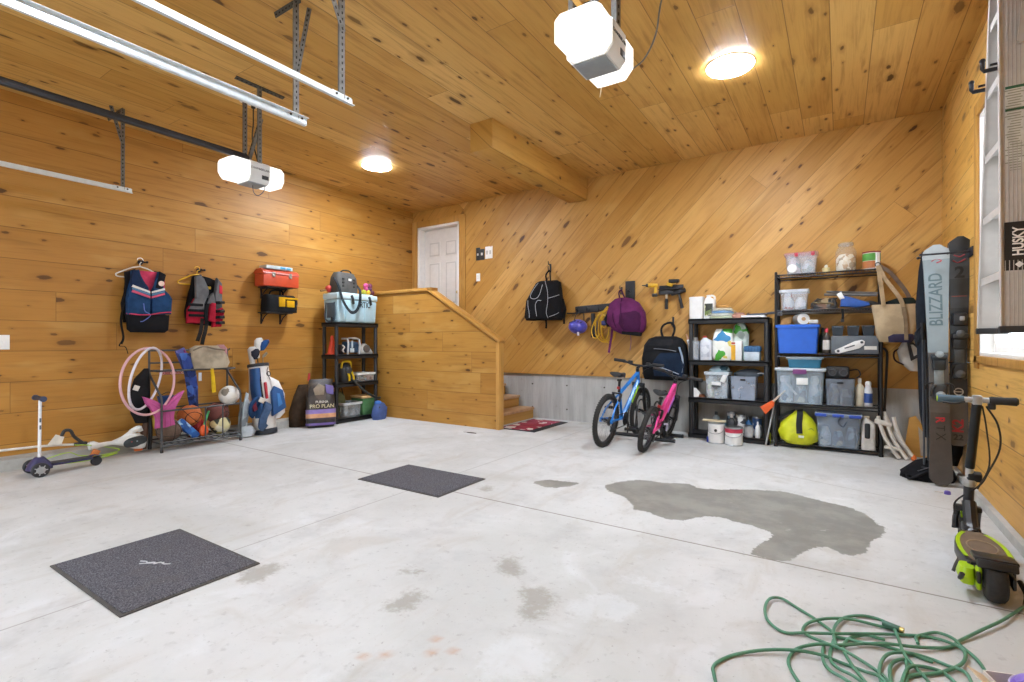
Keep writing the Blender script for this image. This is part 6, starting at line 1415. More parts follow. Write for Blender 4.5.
# tote bag and white cap bag on the rack's right
q = thing('tote_bag', 'cream canvas tote with navy base hanging off the rack\'s corner', 'tote bag', (.44, 6.0, 1.12), .15)
CV = fabric('c4ae8c', .12)
mb(CV).loft([(.0, 0, 0, .12, .035, 2.8), (0, 0, .05, .15, .06, 2.8), (0, 0, .2, .165, .065, 2.6), (0, 0, .33, .18, .05, 2.4), (-.005, 0, .36, .18, .045, 2.4)], 32, amp=.02).build('bag_body', q)
mb(fabric('3b3854')).loft([(.03, -.005, -.004, .1, .04, 2.8), (.03, -.006, .05, .125, .066, 2.8), (.04, -.006, .075, .09, .066, 2.8)], 28, amp=.02).build('base_panel', q)
mb(fabric('1d2622')).loft([(0, 0, .33, .15, .03), (.03, 0, .38, .13, .03), (.08, 0, .42, .06, .02)], 20, amp=.06).build('dark_contents', q)
for y, pts in ((-.05, [(.06, -.062, .25), (.03, -.06, .4), (-.08, -.03, .6), (-.135, -.01, .74)]), (.03, [(.14, .02, .3), (.1, .02, .46), (-.03, .01, .66), (-.13, .0, .74)]), (-.05, [(-.1, -.055, .34), (-.12, -.04, .55), (-.135, -.01, .74)])):
    mb(fabric('b89f7c' if y < 0 else '7c6a5c')).tube(pts, 0, sm=5, flat=(.035, .005, (0, 1, 0))).build('handle', q)
mb(fabric('8e7a60')).tube([(.07, -.07, .02), (.065, -.075, .2), (.05, -.07, .33)], 0, sm=3, flat=(.03, .005, (0, 1, 0))).build('trim_band', q)
mb(BLKMET).torus((-.135, 0, .75), .02, .005, (PI / 2, 0, 0), 14, 6).build('ring', q)
q = thing('drawstring_bag', 'white bag with black triangle mark hanging left of the skis', 'bag', (.585, 6.13, .84), .1)
mb(fabric('c9c4bc', .1)).loft([(.03, 0, 0, .05, .03), (.0, 0, .08, .1, .06), (-.01, 0, .2, .115, .075), (.03, 0, .32, .08, .05), (.05, 0, .40, .04, .025)], 28, amp=.03).build('bag_body', q)
mb(pm('1d1c1e', .6)).prism([(-.06, .28), (-.02, .28), (.075, .19), (.075, .16), (.0, .12), (-.03, .1)], -.095, -.08, F4).build('printed_mark', q); mb(fabric('c9c4bc', .1)).prism([(-.035, .255), (-.018, .255), (.045, .185), (-.01, .145)], -.099, -.09, F4).build('mark_centre', q)
mb(fabric('3a1f22')).tube([(-.1, -.02, .22), (-.15, -.03, .18), (-.14, -.03, .1), (-.07, -.02, .06)], .008, sm=4).build('drawstring', q); mb(fabric('4b3b30')).tube([(.05, 0, .39), (.03, .03, .5), (.0, .06, .56)], .008, sm=3).build('cord_loop', q)
# folded white chair and plywood
q = thing('folding_chair', 'folded white chair leaning on the rack\'s right side', 'chair', (.44, 6.02, 0))
WCH = pm('d2ccc2', .45, var=.05)
for k in range(3):
    o_ = k * .06
    mb(WCH).tube([(-.13 + o_, .0, .40), (-.11 + o_, -.01, .3), (-.06 + o_, -.02, .16), (.03 + o_, -.03, .012)], .0165, sm=5).build('leg', q)
mb(WCH).box((-.09, .0, .335), (.14, .05, .045), rot=(0, .25, 0), bev=.01).build('bracket', q); mb(WCH).box((-.02, -.02, .1), (.13, .03, .03), rot=(0, .1, 0), bev=.008).build('stretcher', q); mb(pm('d8702a', .5)).sph((.14, -.03, .03), (.022, .02, .03), 12, 8).build('foot_cap', q); mb(WCH).tube([(-.08, .02, .44), (-.05, .02, .36), (.02, .02, .2), (.12, .0, .02)], .012, sm=4).build('rear_leg', q)
q = thing('plywood_offcut', 'tan triangular board leaning behind the light grey ski', 'board', (.68, 6.2, 0), rot=(math.radians(-6), 0, .1))
mb(W_TRIM_X).prism([(-.16, .005), (-.11, .38), (-.06, .40), (.1, .12), (.1, .005)], -.012, .012, F4, .003).build('board_face', q); mb(pm('a39a8c', .7)).prism([(-.03, .02), (-.045, .3), (.09, .11), (.09, .02)], -.016, -.0125, F4).build('grey_face', q)
# ------------------------------------------------------------------ skis on the right wall
def ski(lbl, loc, L, tip, waist, tail, secs, rz=0.0, lean=0.0, tilt=0.0):
    q = thing('ski_pair', lbl, 'skis', loc, rot=(lean, tilt, rz))
    def width(t):
        if t < .45: return tail + (waist - tail) * math.sin(t / .45 * PI / 2)
        return waist + (tip - waist) * ((t - .45) / .55) ** 1.5
    for s, nm in ((-1, 'front_ski'), (1, 'rear_ski')):
        w = MB(); prev = None
        N = 46
        for mat_, t0, t1 in secs:
            w.m(mat_); rows = []
            n_ = max(3, int(N * (t1 - t0)))
            for k in range(n_ + 1):
                t = t0 + (t1 - t0) * k / n_
                hw = width(t) / 2
                if t > .955: hw *= math.sqrt(max(0.0, 1 - ((t - .955) / .0455) ** 2.6))
                if t < .03: hw *= math.sqrt(max(.12, 1 - ((.03 - t) / .03) ** 2 * .75))
                y = .011 * s + (s * -.0) - (.03 * max(0, (t - .88) / .12) ** 2) * (1 if s > 0 else 1) * s * -1 * 1
                z_ = t * L
                rows.append([(-hw, y - .006, z_), (hw, y - .006, z_), (hw, y + .006, z_), (-hw, y + .006, z_)])
            w.grid(rows, True, True)
        sk = w.build(nm, q)
        if s < 0:
            front = sk
    return q, front
LG = pm('869194', .35, var=.05); LG2 = pm('acb3b4', .35, var=.05); DB = pm('4a4440', .4, var=.1); GR3 = pm('57524e', .4)
q, f = ski('pale blue-grey skis with dark tails standing on the floor by right wall', (.655, 5.06, .012), 1.865, .165, .118, .145, [(DB, 0, .30), (GR3, .30, .325), (pm('5b5753', .4), .325, .55), (LG, .55, .76), (LG, .76, .94), (LG2, .94, .9995)], lean=math.radians(-1), tilt=math.radians(-.9))
lettering('BLIZZARD', .115, pm('56686c', .5), f, (-.005, -.019, 1.44), (0, 0, 1), (0, -1, 0), sx=.78, bold=.0015)
mb(pm('a8323c', .4)).tube([(-.04, -.02, 1.77), (-.01, -.02, 1.80), (.03, -.02, 1.785), (.05, -.02, 1.765)], .006, sm=4).tube([(-.03, -.02, 1.74), (.0, -.02, 1.755), (.03, -.02, 1.74), (.0, -.02, 1.725)], .005, sm=4).build('tip_emblem', f)
lettering('R', .075, pm('b0262e', .4), f, (.0, -.019, .505), (0, 0, -1), (0, -1, 0), bold=.002); lettering('T', .075, pm('24221f', .5), f, (.0, -.019, .44), (0, 0, -1), (0, -1, 0)); lettering('X', .085, pm('24221f', .5), f, (.0, -.019, .375), (0, 0, -1), (0, -1, 0))
def binding(q, z, c1, c2, heel=True, x=0.0):
    BKB = pm(c1, .35, var=.15); SL = pm(c2, .35, .3)
    w = mb(BKB).box((x, -.035, z + .22), (.08, .05, .1), bev=.012).box((x, -.05, z + .27), (.095, .07, .045), bev=.014); w.build('toe_piece', q)
    mb(SL).lathe([(.028, 0), (.026, .014), (.012, .02)], (x, -.07, z + .29), (PI / 2, 0, 0), 18).build('adjust_dial', q)
    mb(SL).box((x, -.024, z + .11), (.06, .016, .16), bev=.005).build('track', q)
    w = mb(BKB).box((x, -.045, z), (.085, .065, .12), bev=.014).tube([(x - .03, -.08, z + .05), (x - .05, -.095, z + .03), (x - .06, -.09, z - .03)], .008, sm=3); w.build('heel_piece', q)
    mb(SL).lathe([(.024, 0), (.03, .01), (.014, .022)], (x, -.078, z - .02), (PI / 2, 0, 0), 16).build('heel_cup', q)
    for s in (-1, 1): mb(pm('1d1d1f', .4)).tube([(x + s * .04, -.03, z + .07), (x + s * .075, -.05, z + .06), (x + s * .085, -.045, z + .02)], .006, sm=3).build('brake_arm', q)
binding(q, .72, '23282b', '8a9294')
DK = pm('2d3034', .35, var=.15); DK2 = pm('3d4146', .35, var=.1); DK3 = pm('59544f', .4, var=.1)
q, f = ski('dark grey and black skis hung on the rack closest to the right wall', (.765, 5.14, .315), 1.62, .14, .1, .125, [(DK3, 0, .22), (DK, .22, .52), (DK2, .52, .62), (DK, .62, .66), (DK2, .66, .72), (DK, .72, .80), (DK2, .80, .93), (DK, .93, .9995)], tilt=math.radians(.3))
lettering('K2', .09, pm('a83038', .4), f, (.0, -.019, .155), (0, 0, 1), (0, -1, 0), bold=.003); lettering('22', .06, pm('35322f', .5), f, (.0, -.019, .065), (1, 0, 0), (0, -1, 0), bold=.002)
mb(pm('8f3038', .4)).tube([(-.04, -.0195, 1.44), (-.01, -.0195, 1.42), (.035, -.0195, 1.445)], .005, sm=3).tube([(-.035, -.0195, 1.48), (.0, -.0195, 1.465), (.03, -.0195, 1.48)], .005, sm=3).build('tip_emblem', f)
lettering('2', .12, pm('1b1d20', .5), f, (.0, -.019, 1.34), (1, 0, 0), (0, -1, 0), bold=.004)
mb(pm('8f4038', .4)).box((0, -.0185, 1.16), (.09, .002, .006)).build('stripe', f)
mb(pm('c9c6c0', .4)).torus((0, -.02, .42), .026, .004, (PI / 2, 0, 0), 20, 6).box((0, -.02, .42), (.05, .003, .007)).build('badge', f)
binding(q, .58, '232426', '55585b')
mb(pm('232426', .35)).box((0, -.04, .98), (.085, .055, .1), bev=.014).build('toe_piece', q); mb(pm('9a9c9e', .35)).box((.01, -.07, .985), (.03, .012, .035), bev=.006).build('adjust_dial', q)
q = thing('ski_rack', 'black wall rack with prongs holding both pairs of skis', 'ski rack', (XR - .006, 5.1, 1.80), -PI / 2)
mb(BLKMET).box((0, 0, 0), (.26, .012, .07), bev=.003).build('wall_plate', q)
for lx, d0, l in ((.085, -.0, .27), (-.085, -.0, .27)): mb(BLKMET).tube([(lx, 0, 0), (lx, -l, 0), (lx, -l - .02, .0)], .007, sm=0).sph((lx, -l - .025, .0), .012, 10, 8).build('prong', q)
mb(BLKMET).cyl((.085, -.0, .0), (.085, -.12, .0), .008).cyl((-.085, -.13, .0), (.085, -.13, .0), .006).build('divider', q)
q = thing('ski_bag', 'long dark navy garment bag hanging behind the pale skis', 'bag', (.61, 5.42, .32))
mb(fabric('1f242c', .2)).loft([(.03, 0, 0, .045, .04), (.01, 0, .2, .06, .06), (-.0, 0, .7, .065, .07), (-.01, 0, 1.1, .06, .06), (-.005, 0, 1.4, .05, .05), (0, 0, 1.56, .035, .03)], 24, amp=.05).build('bag_body', q)
mb(pm('7e92a2', .5)).tube([(.0, -.075, 1.2), (.02, -.08, .8), (.03, -.07, .4), (.04, -.05, .1)], .005, sm=4).build('piping', q); mb(fabric('8d3440')).box((.03, -.06, 1.2), (.04, .02, .08), bev=.006).build('red_patch', q); mb(pm('c9c6c4', .5)).box((.03, -.062, 1.36), (.05, .02, .04), bev=.006).build('white_patch', q)
q = thing('ski_poles', 'pair of thin ski poles beside the pale skis', 'ski poles', (.57, 5.2, .04), rot=(math.radians(-3), 0, 0))
for k in (0, 1):
    mb(pm('4a4f55', .4, .3)).cyl((k * .03, k * .03, 0), (k * .02 - .005, k * .03, 1.1), .0075).build('pole_shaft', q); mb(pm('1c1c1e', .6)).cyl((k * .02 - .005, k * .03, 1.1), (k * .02 - .006, k * .03, 1.24), .014).build('grip', q); mb(pm('1c1c1e', .6)).lathe([(.008, .06), (.032, .065), (.03, .07), (.008, .075)], (k * .03, k * .03, 0), n=12).build('basket', q)
    mb(fabric('2a2e34')).tube([(k * .02, k * .03, 1.22), (-.05, -.02, 1.16), (-.04, -.02, 1.05), (k * .02, k * .03, 1.18)], 0, sm=4, flat=(.016, .003)).build('wrist_strap', q)
q = thing('duffel_bag', 'black bag heaped on the floor under the pale skis', 'bag', (.60, 5.27, 0), .2)
mb(fabric('17161a', .25)).loft([(0, 0, 0, .17, .12, 2.6), (-.01, 0, .04, .18, .13, 2.4), (.01, 0, .1, .14, .1, 2.3), (.02, 0, .15, .09, .06, 2.2), (.03, 0, .17, .04, .03, 2)], 32, amp=.06).build('bag_body', q); mb(fabric('242327')).tube([(-.14, -.08, .03), (-.17, -.1, .04), (-.16, -.13, .02), (-.09, -.13, .06), (-.02, -.12, .1)], .01, sm=4).build('strap', q); mb(pm('4a4a50', .5)).tube([(-.1, -.1, .08), (-.02, -.11, .12), (.06, -.09, .14)], .004, sm=3).build('zipper', q)
q = thing('boot_bag', 'black boot bag with orange mark hanging below the dark skis', 'bag', (.765, 5.3, .13), -.1)
mb(fabric('121214')).loft([(-.01, 0, 0, .035, .05), (.0, 0, .1, .05, .07), (-.005, 0, .25, .07, .07), (.0, 0, .32, .075, .05)], 22, amp=.03).build('bag_body', q); mb(pm('d08a3c', .5)).prism([(-.05, .16), (-.02, .17), (-.03, .22), (-.01, .26), (-.045, .22)], -.078, -.066, F4, .002).build('orange_mark', q)
q = thing('bottle_cap', 'small purple cap on the floor below the skis', 'cap', (.66, 4.82, 0)); mb(pm('5c4a9c', .4)).lathe([(.018, 0), (.02, .004), (.018, .022), (.012, .026)], n=18).build('cap_shell', q); mb(pm('b9b2a6', .6)).cyl((-.07, .03, .004), (-.02, .02, .004), .004).build('twig', q)

# ------------------------------------------------------------------ ladder on the right wall
q = thing('step_ladder', 'aluminium step ladder hung on black hooks in front of the window', 'ladder', (.66, 3.28, 1.18))
ALU = pm('beb9b3', .55, .05, var=.05); ALD = pm('aaa59f', .55, .05, var=.06)
LX0, LX1, LH = -.06, .05, 2.05
def yn(z): return -.22 - .0 + .04 * z / 1.56
def yf(z): return .23 - .26 * min(z / 1.56, 1.25)
for nm, fy, s in (('near_stile', yn, -1), ('far_stile', yf, 1)):
    w = mb(ALU)
    rows = [[(LX0, fy(z) - .002, z), (LX1, fy(z) - .002, z), (LX1, fy(z) + .002, z), (LX0, fy(z) + .002, z)] for z in (0, LH)]
    w.grid(rows, True, True)
    for xx in (LX0, LX1):
        rows = [[(xx - .002, fy(z) - .014, z), (xx + .002, fy(z) - .014, z), (xx + .002, fy(z) + .014, z), (xx - .002, fy(z) + .014, z)] for z in (0, LH)]
        w.grid(rows, True, True)
    w.m(ALD)
    for k in range(7 if s < 0 else 0):
        xx = LX0 + .014 + k * .0135; rows = [[(xx, fy(z) - .0045, z), (xx + .003, fy(z) - .0045, z), (xx + .003, fy(z) - .001, z), (xx, fy(z) - .001, z)] for z in (0, LH)]
        w.grid(rows, True, True)
    st_ = w.build(nm, q)
    mb(pm('2a2a2b', .6)).box(((LX0 + LX1) / 2, fy(0), -.004), (LX1 - LX0 + .012, .034, .03), rot=(0, .0, 0), bev=.004).build('foot', st_)
    if s < 0: near = st_
for k in range(7):
    z = .28 + .3 * k - .02
    if z > LH - .05: break
    a, b = yn(z), yf(z)
    w = mb(ALU).box((-.005, (a + b) / 2, z), (.1, b - a - .004, .005)).box((LX0 + .006, (a + b) / 2, z - .017), (.006, b - a - .004, .034)).box((.045, (a + b) / 2, z - .012), (.005, b - a - .004, .024)); w.m(ALD)
    for i in range(6): w.box((-.045 + i * .016, (a + b) / 2, z + .003), (.004, b - a - .004, .003))
    w.build('step', q)
for s, x0 in ((-1, .07), (1, .07)):
    fy = (lambda z: -.216 + .04 * z / 1.56) if s < 0 else (lambda z: .226 - .26 * min(z / 1.56, 1.25))
    mb(ALU).tube([(.08, fy(.06), .06), (.08, fy(LH - .1), LH - .1)], 0, flat=(.03, .022, (1, 0, 0))).build('rear_leg', q)
for z in (.35, .95, 1.5): mb(ALU).cyl((.08, -.18, z), (.08, .2 - .24 * z / 1.56, z), .009).build('rear_brace', q)
mb(ALD).tube([(.0, -.236, 1.25), (.02, -.24, 1.5), (.03, -.236, 1.72)], 0, flat=(.022, .004, (0, 1, 0))).cyl((.0, -.245, 1.26), (.0, -.225, 1.26), .012).build('spreader', q)
mb(BLACK).box((.03, -.03, .17), (.03, .05, .03), bev=.006).build('latch', q)
LBK = pm('141416', .5)
mb(LBK).box((-.0, yn(.42) - .006, .365), (.095, .003, .215)).build('brand_plate', near)
lettering('HUSKY', .05, pm('eceae6', .5), near, (-.002, yn(.42) - .0085, .385), (0, 0, 1), (0, -1, 0), bold=.0012, sx=.8)
mb(pm('eceae6', .5)).box((-.0, yn(.34) - .0085, .283), (.02, .002, .02), rot=(0, PI / 4, 0)).build('emblem', near)
LW_ = pm('c2c1ba', .5); w = mb(LW_).box((.0, yn(.95) - .006, .82), (.085, .003, .52)); w.m(pm('8f9080', .5))
rr = random.Random(5)
for k in range(42): w.box((-.012 + rr.uniform(-.006, .006), yn(.95) - .0078, .59 + k * .0115), (.045 + rr.uniform(-.012, .01), .001, .0045))
w.m(pm('2a5a40', .5)).box((0, yn(.95) - .0078, 1.075), (.085, .001, .012)).box((0, yn(.95) - .0078, .975), (.085, .001, .012))
w.build('warning_label', near)
q = thing('ladder_hook', 'black double hooks on the right wall carrying the step ladder', 'ladder hooks', (XR - .005, 3.22, 2.37), -PI / 2)
for x in (-.13, .1):
    mb(BLKMET).tube([(x, -.0, .0), (x, -.27, .0), (x, -.275, .012), (x, -.275, .045)], .0095, n=10).sph((x, -.275, .048), .012, 10, 8).cyl((x, 0, .035), (x, -.25, .022), .006).build('prong', q)
    mb(BLKMET).box((x, .0, 0), (.04, .01, .12), bev=.003).build('wall_plate', q)

# ------------------------------------------------------------------ electric scooter
q = thing('electric_scooter', 'black and lime electric scooter parked along the right wall', 'scooter', (.558, 2.94, 0), PI / 2 - .035)
TYR = pm('262422', .75, var=.2, sc=60); LM = pm('a9cc14', .35, var=.06); SBK = pm('1b1b1d', .4, var=.15)
def fatwheel(x, R, wd_, nm):
    w = mb(TYR).lathe([(R * .5, -wd_ / 2), (R * .8, -wd_ / 2), (R * .95, -wd_ * .36), (R, -wd_ * .12), (R, wd_ * .12), (R * .95, wd_ * .36), (R * .8, wd_ / 2), (R * .5, wd_ / 2)], (x, 0, R), (PI / 2, 0, 0), 36).build(nm, q)
    mb(pm('3a3a3c', .4)).lathe([(.02, -wd_ / 2 - .004), (R * .52, -wd_ / 2 + .004), (R * .52, wd_ / 2 - .004), (.02, wd_ / 2 + .004)], (x, 0, R), (PI / 2, 0, 0), 24).build('wheel_hub', w)
    mb(SBK).cyl((x, -.06, R), (x, .06, R), .008).build('axle', w)
fatwheel(0, .088, .07, 'rear_wheel'); fatwheel(.76, .085, .055, 'front_wheel')
DKW = .82
dk = [(.06, -.085), (.1, -.1), (.2, -.118), (.32, -.118), (.43, -.1), (.52, -.065), (.58, -.03), (.58, .03), (.52, .065), (.43, .1), (.32, .118), (.2, .118), (.1, .1), (.06, .085)]
dk = [(x, y * DKW) for x, y in dk]
mb(SBK).prism(dk, .085, .135, None, .01).build('deck', q)
mb(pm('6b5a48', .8, var=.15)).prism([(.06 + (x - .06) * .9 + .02, y * .84) for x, y in dk], .1345, .138).build('grip_tape', q)
mb(LM).tube([(.12, -.078, .1385), (.22, -.085, .1385), (.34, -.082, .1385), (.44, -.064, .1385), (.5, -.041, .1385)], 0, sm=5, flat=(.016, .003)).tube([(.12, .078, .1385), (.22, .085, .1385), (.34, .082, .1385), (.44, .064, .1385), (.5, .041, .1385)], 0, sm=5, flat=(.016, .003)).build('lime_stripe', q)
mb(pm('8d7a62', .8)).torus((.29, 0, .1385), .055, .0035, n=30, m=6, sx=1.7, sy=1.0).build('deck_emblem', q)
mb(SBK).box((.02, 0, .178), (.13, .14, .02), rot=(0, .12, 0), bev=.007).box((-.055, 0, .172), (.02, .13, .035), rot=(0, .4, 0), bev=.006).build('rear_fender', q)
mb(LM).loft([(.05, .085, .05, .05, .025, 3), (.045, .09, .085, .06, .03, 3), (.05, .085, .12, .045, .025, 3)], 22).box((.0, .052, .09), (.05, .02, .1), bev=.01).build('motor_cover', q)
w = mb(SBK)
for s in (-1, 1): w.box((.04, s * .055, .1), (.16, .014, .05), bev=.006)
w.box((.09, 0, .105), (.05, .16, .06), bev=.012).tube([(.02, .1, .1), (-.02, .115, .08), (-.05, .11, .11)], .009, sm=3).tube([(.02, -.08, .1), (-.04, -.09, .07), (-.05, -.085, .03)], .01, sm=3)
w.build('rear_frame', q)
mb(SBK).tube([(.54, 0, .12), (.6, 0, .16), (.66, 0, .26)], .03, sm=4).box((.6, 0, .13), (.12, .07, .05), bev=.012).build('neck', q)
w = mb(SBK)
for s in (-1, 1): w.tube([(.69, s * .042, .21), (.75, s * .045, .14), (.76, s * .045, .085)], .014, sm=3)
w.box((.69, 0, .215), (.05, .11, .03), bev=.008); w.build('front_fork', q)
mb(LM).tube([(.68, .0, .165), (.72, 0, .187), (.78, 0, .187), (.83, 0, .16), (.86, 0, .12)], 0, sm=4, flat=(.06, .006)).build('front_fender', q)
mb(pm('33343a', .35, .2)).cyl((.70, 0, .17), (.655, 0, .36), .023, n=16).build('head_tube', q)
mb(pm('b9b9b8', .3, .6)).lathe([(.028, 0), (.03, .006), (.03, .03), (.026, .036)], (.655, 0, .35), (0, -.23, 0), 18).build('clamp_ring', q)
mb(SBK).box((.648, -.02, .40), (.045, .06, .05), rot=(0, -.23, 0), bev=.01).build('folding_latch', q)
mb(pm('c6c6c4', .3, .6)).cyl((.645, 0, .40), (.632, 0, .46), .017, n=16).build('inner_tube', q)
mb(pm('242527', .35, .3)).cyl((.634, 0, .45), (.515, -.012, .805), .0205, n=18).build('steering_column', q)
hb_ = V((.512, -.012, .822))
mb(pm('b4b6b8', .3, .6)).cyl(hb_ + V((0, .06, 0)), hb_ + V((0, -.05, 0)), .0145, n=14).box(hb_, (.035, .04, .05), bev=.008).build('handlebar', q)
mb(pm('4a6272', .6)).lathe([(.016, .05), (.02, .06), (.018, .09), (.0215, .15), (.02, .155)], hb_, (-PI / 2, 0, 0), 18).build('grip', q)
mb(pm('b6d40e', .4)).cyl(hb_ + V((0, .154, 0)), hb_ + V((0, .158, 0)), .015, n=16).build('grip_end', q)
mb(pm('1f1d1d', .7)).lathe([(.017, .045), (.021, .055), (.019, .1), (.0215, .145), (.015, .152)], hb_, (PI / 2, 0, 0), 18).build('grip', q)
mb(SBK).box(hb_ + V((.0, -.055, -.028)), (.035, .03, .035), bev=.008).tube([hb_ + V((-.01, .05, -.01)), hb_ + V((-.04, .09, -.02)), hb_ + V((-.045, .14, -.015))], .006, sm=3).build('brake_lever', q)
mb(pm('1f1d1e', .5)).tube([hb_ + V((0, -.035, -.03)), hb_ + V((-.02, -.075, -.12)), hb_ + V((.0, -.085, -.24)), hb_ + V((.06, -.05, -.38)), (.62, -.035, .36), (.68, .05, .25), (.66, .06, .18)], .0045, sm=6, n=6).tube([hb_ + V((0, -.02, -.03)), hb_ + V((.03, -.04, -.15)), hb_ + V((.06, -.055, -.34)), (.63, -.03, .34)], .004, sm=5, n=6).build('cable', q)
mb(pm('4a4a48', .5)).tube([(.2, .09, .1), (.2, .105, .06), (.19, .115, .03)], .007, sm=3).build('kickstand', q)
# ------------------------------------------------------------------ things lying on the floor
def carpet(name):
    m = bpy.data.materials.new(name); t = NT(m); tc = t.n('ShaderNodeTexCoord').outputs['Object']
    a = t.noise(tc, 160, 2, .7); b = t.noise(tc, 6, 4, .6)
    c = t.mix(t.smooth(a, .42, .62), srgb('48474c'), srgb('706f75'))
    c = t.mix(t.math('MULTIPLY', t.smooth(b, .5, .7), .35), c, srgb('5d5a58'))
    c = t.mix(t.math('MULTIPLY', t.smooth(t.noise(tc, 70, 3, .7), .66, .72), .6), c, srgb('a9a59e'))
    t.bsdf(c, .95, 0, a, .5, .01, **{'Specular IOR Level': .1}); return m
CP = carpet('mat_carpet'); RUB = pm('4a4744', .8, var=.15)
def mat(lbl, x0, x1, y0, y1, rz=0.0):
    cx, cy = (x0 + x1) / 2, (y0 + y1) / 2; w_, h_ = x1 - x0, y1 - y0
    q = thing('floor_mat', lbl, 'mat', (cx, cy, 0.0005), rz)
    mb(CP).box((0, 0, .006), (w_ - .03, h_ - .03, .010), bev=.003).build('carpet_top', q)
    mb(RUB).box((0, 0, .003), (w_, h_, .006), bev=.002).build('rubber_border', q)
    return q
q = mat('dark grey carpet mat with white scribble logo, nearest in the foreground', -3.29, -2.44, .808, 1.396, .008)
w = mb(pm('c9c9cc', .7)); w.X = Matrix.Rotation(.58, 4, 'Z')
w.tube([(-.09, .02, .0125), (-.06, .016, .0125), (-.04, .002, .0125), (-.01, .006, .0125), (.0, -.01, .0125), (.02, .006, .0125), (.05, -.012, .0125), (.08, -.01, .0125)], .0035, sm=5, n=5).tube([(-.075, -.008, .0125), (.0, .0, .0125), (.04, .004, .0125)], .003, sm=4, n=5)
w.build('logo_scribble', q)
mat('plain dark grey carpet mat lying over the crossing floor joints', -3.28, -2.412, 2.695, 3.272, .004)
q = thing('door_mat', 'red and white patterned mat with black edge before the wooden steps', 'mat', (-3.43, 5.745, .0005))
mb(pm('2a2a2c', .8)).box((0, 0, .004), (.55, .90, .008), bev=.002).build('rubber_border', q)
mb(patches('mat_pattern', ('9c3346', 'e0d6cf', 'a33a4c', '8e2c3e', 'a8405a', 'd8c8c2'), 8, .9, 3.0, stretch=(1.0, 1.3, 1))).box((-.035, -.0, .009), (.42, .84, .004), bev=.001).build('carpet_top', q)
q = thing('dry_leaf', 'small dark leaf scrap on the floor before the half wall', 'leaf', (-3.79, 4.84, .001)); mb(pm('4a4038', .9)).prism([(-.07, 0), (-.02, .02), (.06, .015), (.08, 0), (.02, -.015), (-.03, -.018)], 0, .006).build('leaf_blade', q); mb(pm('3a3028', .9)).cyl((-.07, 0, .004), (-.11, -.01, .004), .002, n=6).build('stem', q)
q = thing('garden_hose', 'tangled green garden hose lying in the bottom right foreground', 'garden hose', (0, 0, 0))
HG = pm('4f8468', .45, var=.12, sc=30)
HOSE = [[(0.65,2.94),(0.54,2.72),(0.45,2.58),(0.37,2.46),(0.33,2.39),(0.24,2.32),(0.14,2.27),(0.08,2.24),(0.03,2.25),(-0.02,2.24)],[(-0.02,2.27),(-0.08,2.33),(-0.15,2.40),(-0.21,2.44),(-0.25,2.40),(-0.26,2.31),(-0.24,2.22),(-0.18,2.17),(-0.11,2.20),(-0.02,2.24),(0.08,2.31),(0.19,2.39),(0.27,2.43),(0.33,2.42),(0.37,2.37),(0.35,2.28),(0.28,2.19),(0.20,2.12),(0.16,2.04)],[(0.19,2.43),(0.13,2.42),(0.04,2.40),(-0.04,2.35),(-0.10,2.29),(-0.12,2.23),(-0.10,2.19),(-0.05,2.16),(0.01,2.14),(0.07,2.11),(0.12,2.07),(0.14,2.01)],[(-0.33,1.70),(-0.35,1.75),(-0.36,1.79),(-0.35,1.85),(-0.31,1.92),(-0.23,1.99),(-0.14,2.04),(-0.06,2.07),(0.01,2.07),(0.07,2.06),(0.11,2.04),(0.14,1.99)],[(-0.10,1.85),(-0.14,1.93),(-0.15,2.00),(-0.13,2.07),(-0.07,2.13),(0.00,2.17),(0.10,2.26),(0.19,2.27),(0.27,2.25)],[(-0.02,2.21),(-0.03,2.09),(-0.01,2.02),(0.04,1.99),(0.09,1.96)],[(-0.01,2.16),(-0.02,2.27),(0.01,2.39),(0.07,2.47),(0.13,2.48),(0.17,2.43),(0.18,2.35),(0.19,2.24),(0.22,2.17),(0.24,2.12),(0.25,2.06)],[(0.14,2.32),(0.08,2.31),(0.03,2.26),(0.01,2.17),(0.03,2.07),(0.06,2.00),(0.09,1.95)],[(0.12,1.98),(0.11,2.06),(0.12,2.14),(0.15,2.21),(0.21,2.26),(0.27,2.27),(0.31,2.25),(0.35,2.22),(0.36,2.15)],[(0.16,2.01),(0.18,2.10),(0.20,2.16),(0.24,2.20),(0.29,2.20),(0.32,2.14)],[(0.24,2.36),(0.24,2.40),(0.27,2.45),(0.31,2.48),(0.35,2.45),(0.37,2.40),(0.40,2.35),(0.41,2.28),(0.40,2.20)],[(-0.05,2.18),(-0.05,2.06),(-0.03,1.99),(0.01,1.96),(0.06,1.94)],[(0.14,2.01),(0.14,2.10),(0.16,2.17),(0.19,2.21),(0.19,2.15),(0.18,2.05)]]
w = mb(HG); rr = random.Random(11)
for i, pts in enumerate(HOSE):
    n_ = len(pts)
    w.tube([(x, y, .0065 + (.006 * (1 + math.sin(i * 2.1 + k * 1.3)) if 0 < k < n_ - 1 else .001)) for k, (x, y) in enumerate(pts)], .0058, sm=7, n=8)
w.build('hose', q)
cx_, cy_ = HCONN = (0.161, 2.418)
mb(pm('2f5f48', .4)).cyl((cx_ - .02, cy_ + .01, .02), (cx_ + .03, cy_ - .01, .02), .012, n=12).m(metal('b9a46a', .35)).cyl((cx_ + .03, cy_ - .01, .02), (cx_ + .042, cy_ - .014, .02), .011, n=12).build('coupling', q)
q = thing('open_box', 'small open white box holding a purple ball, bottom right corner', 'box', (.478, 2.09, 0), .3)
PWB = pm('dcd8d2', .6)
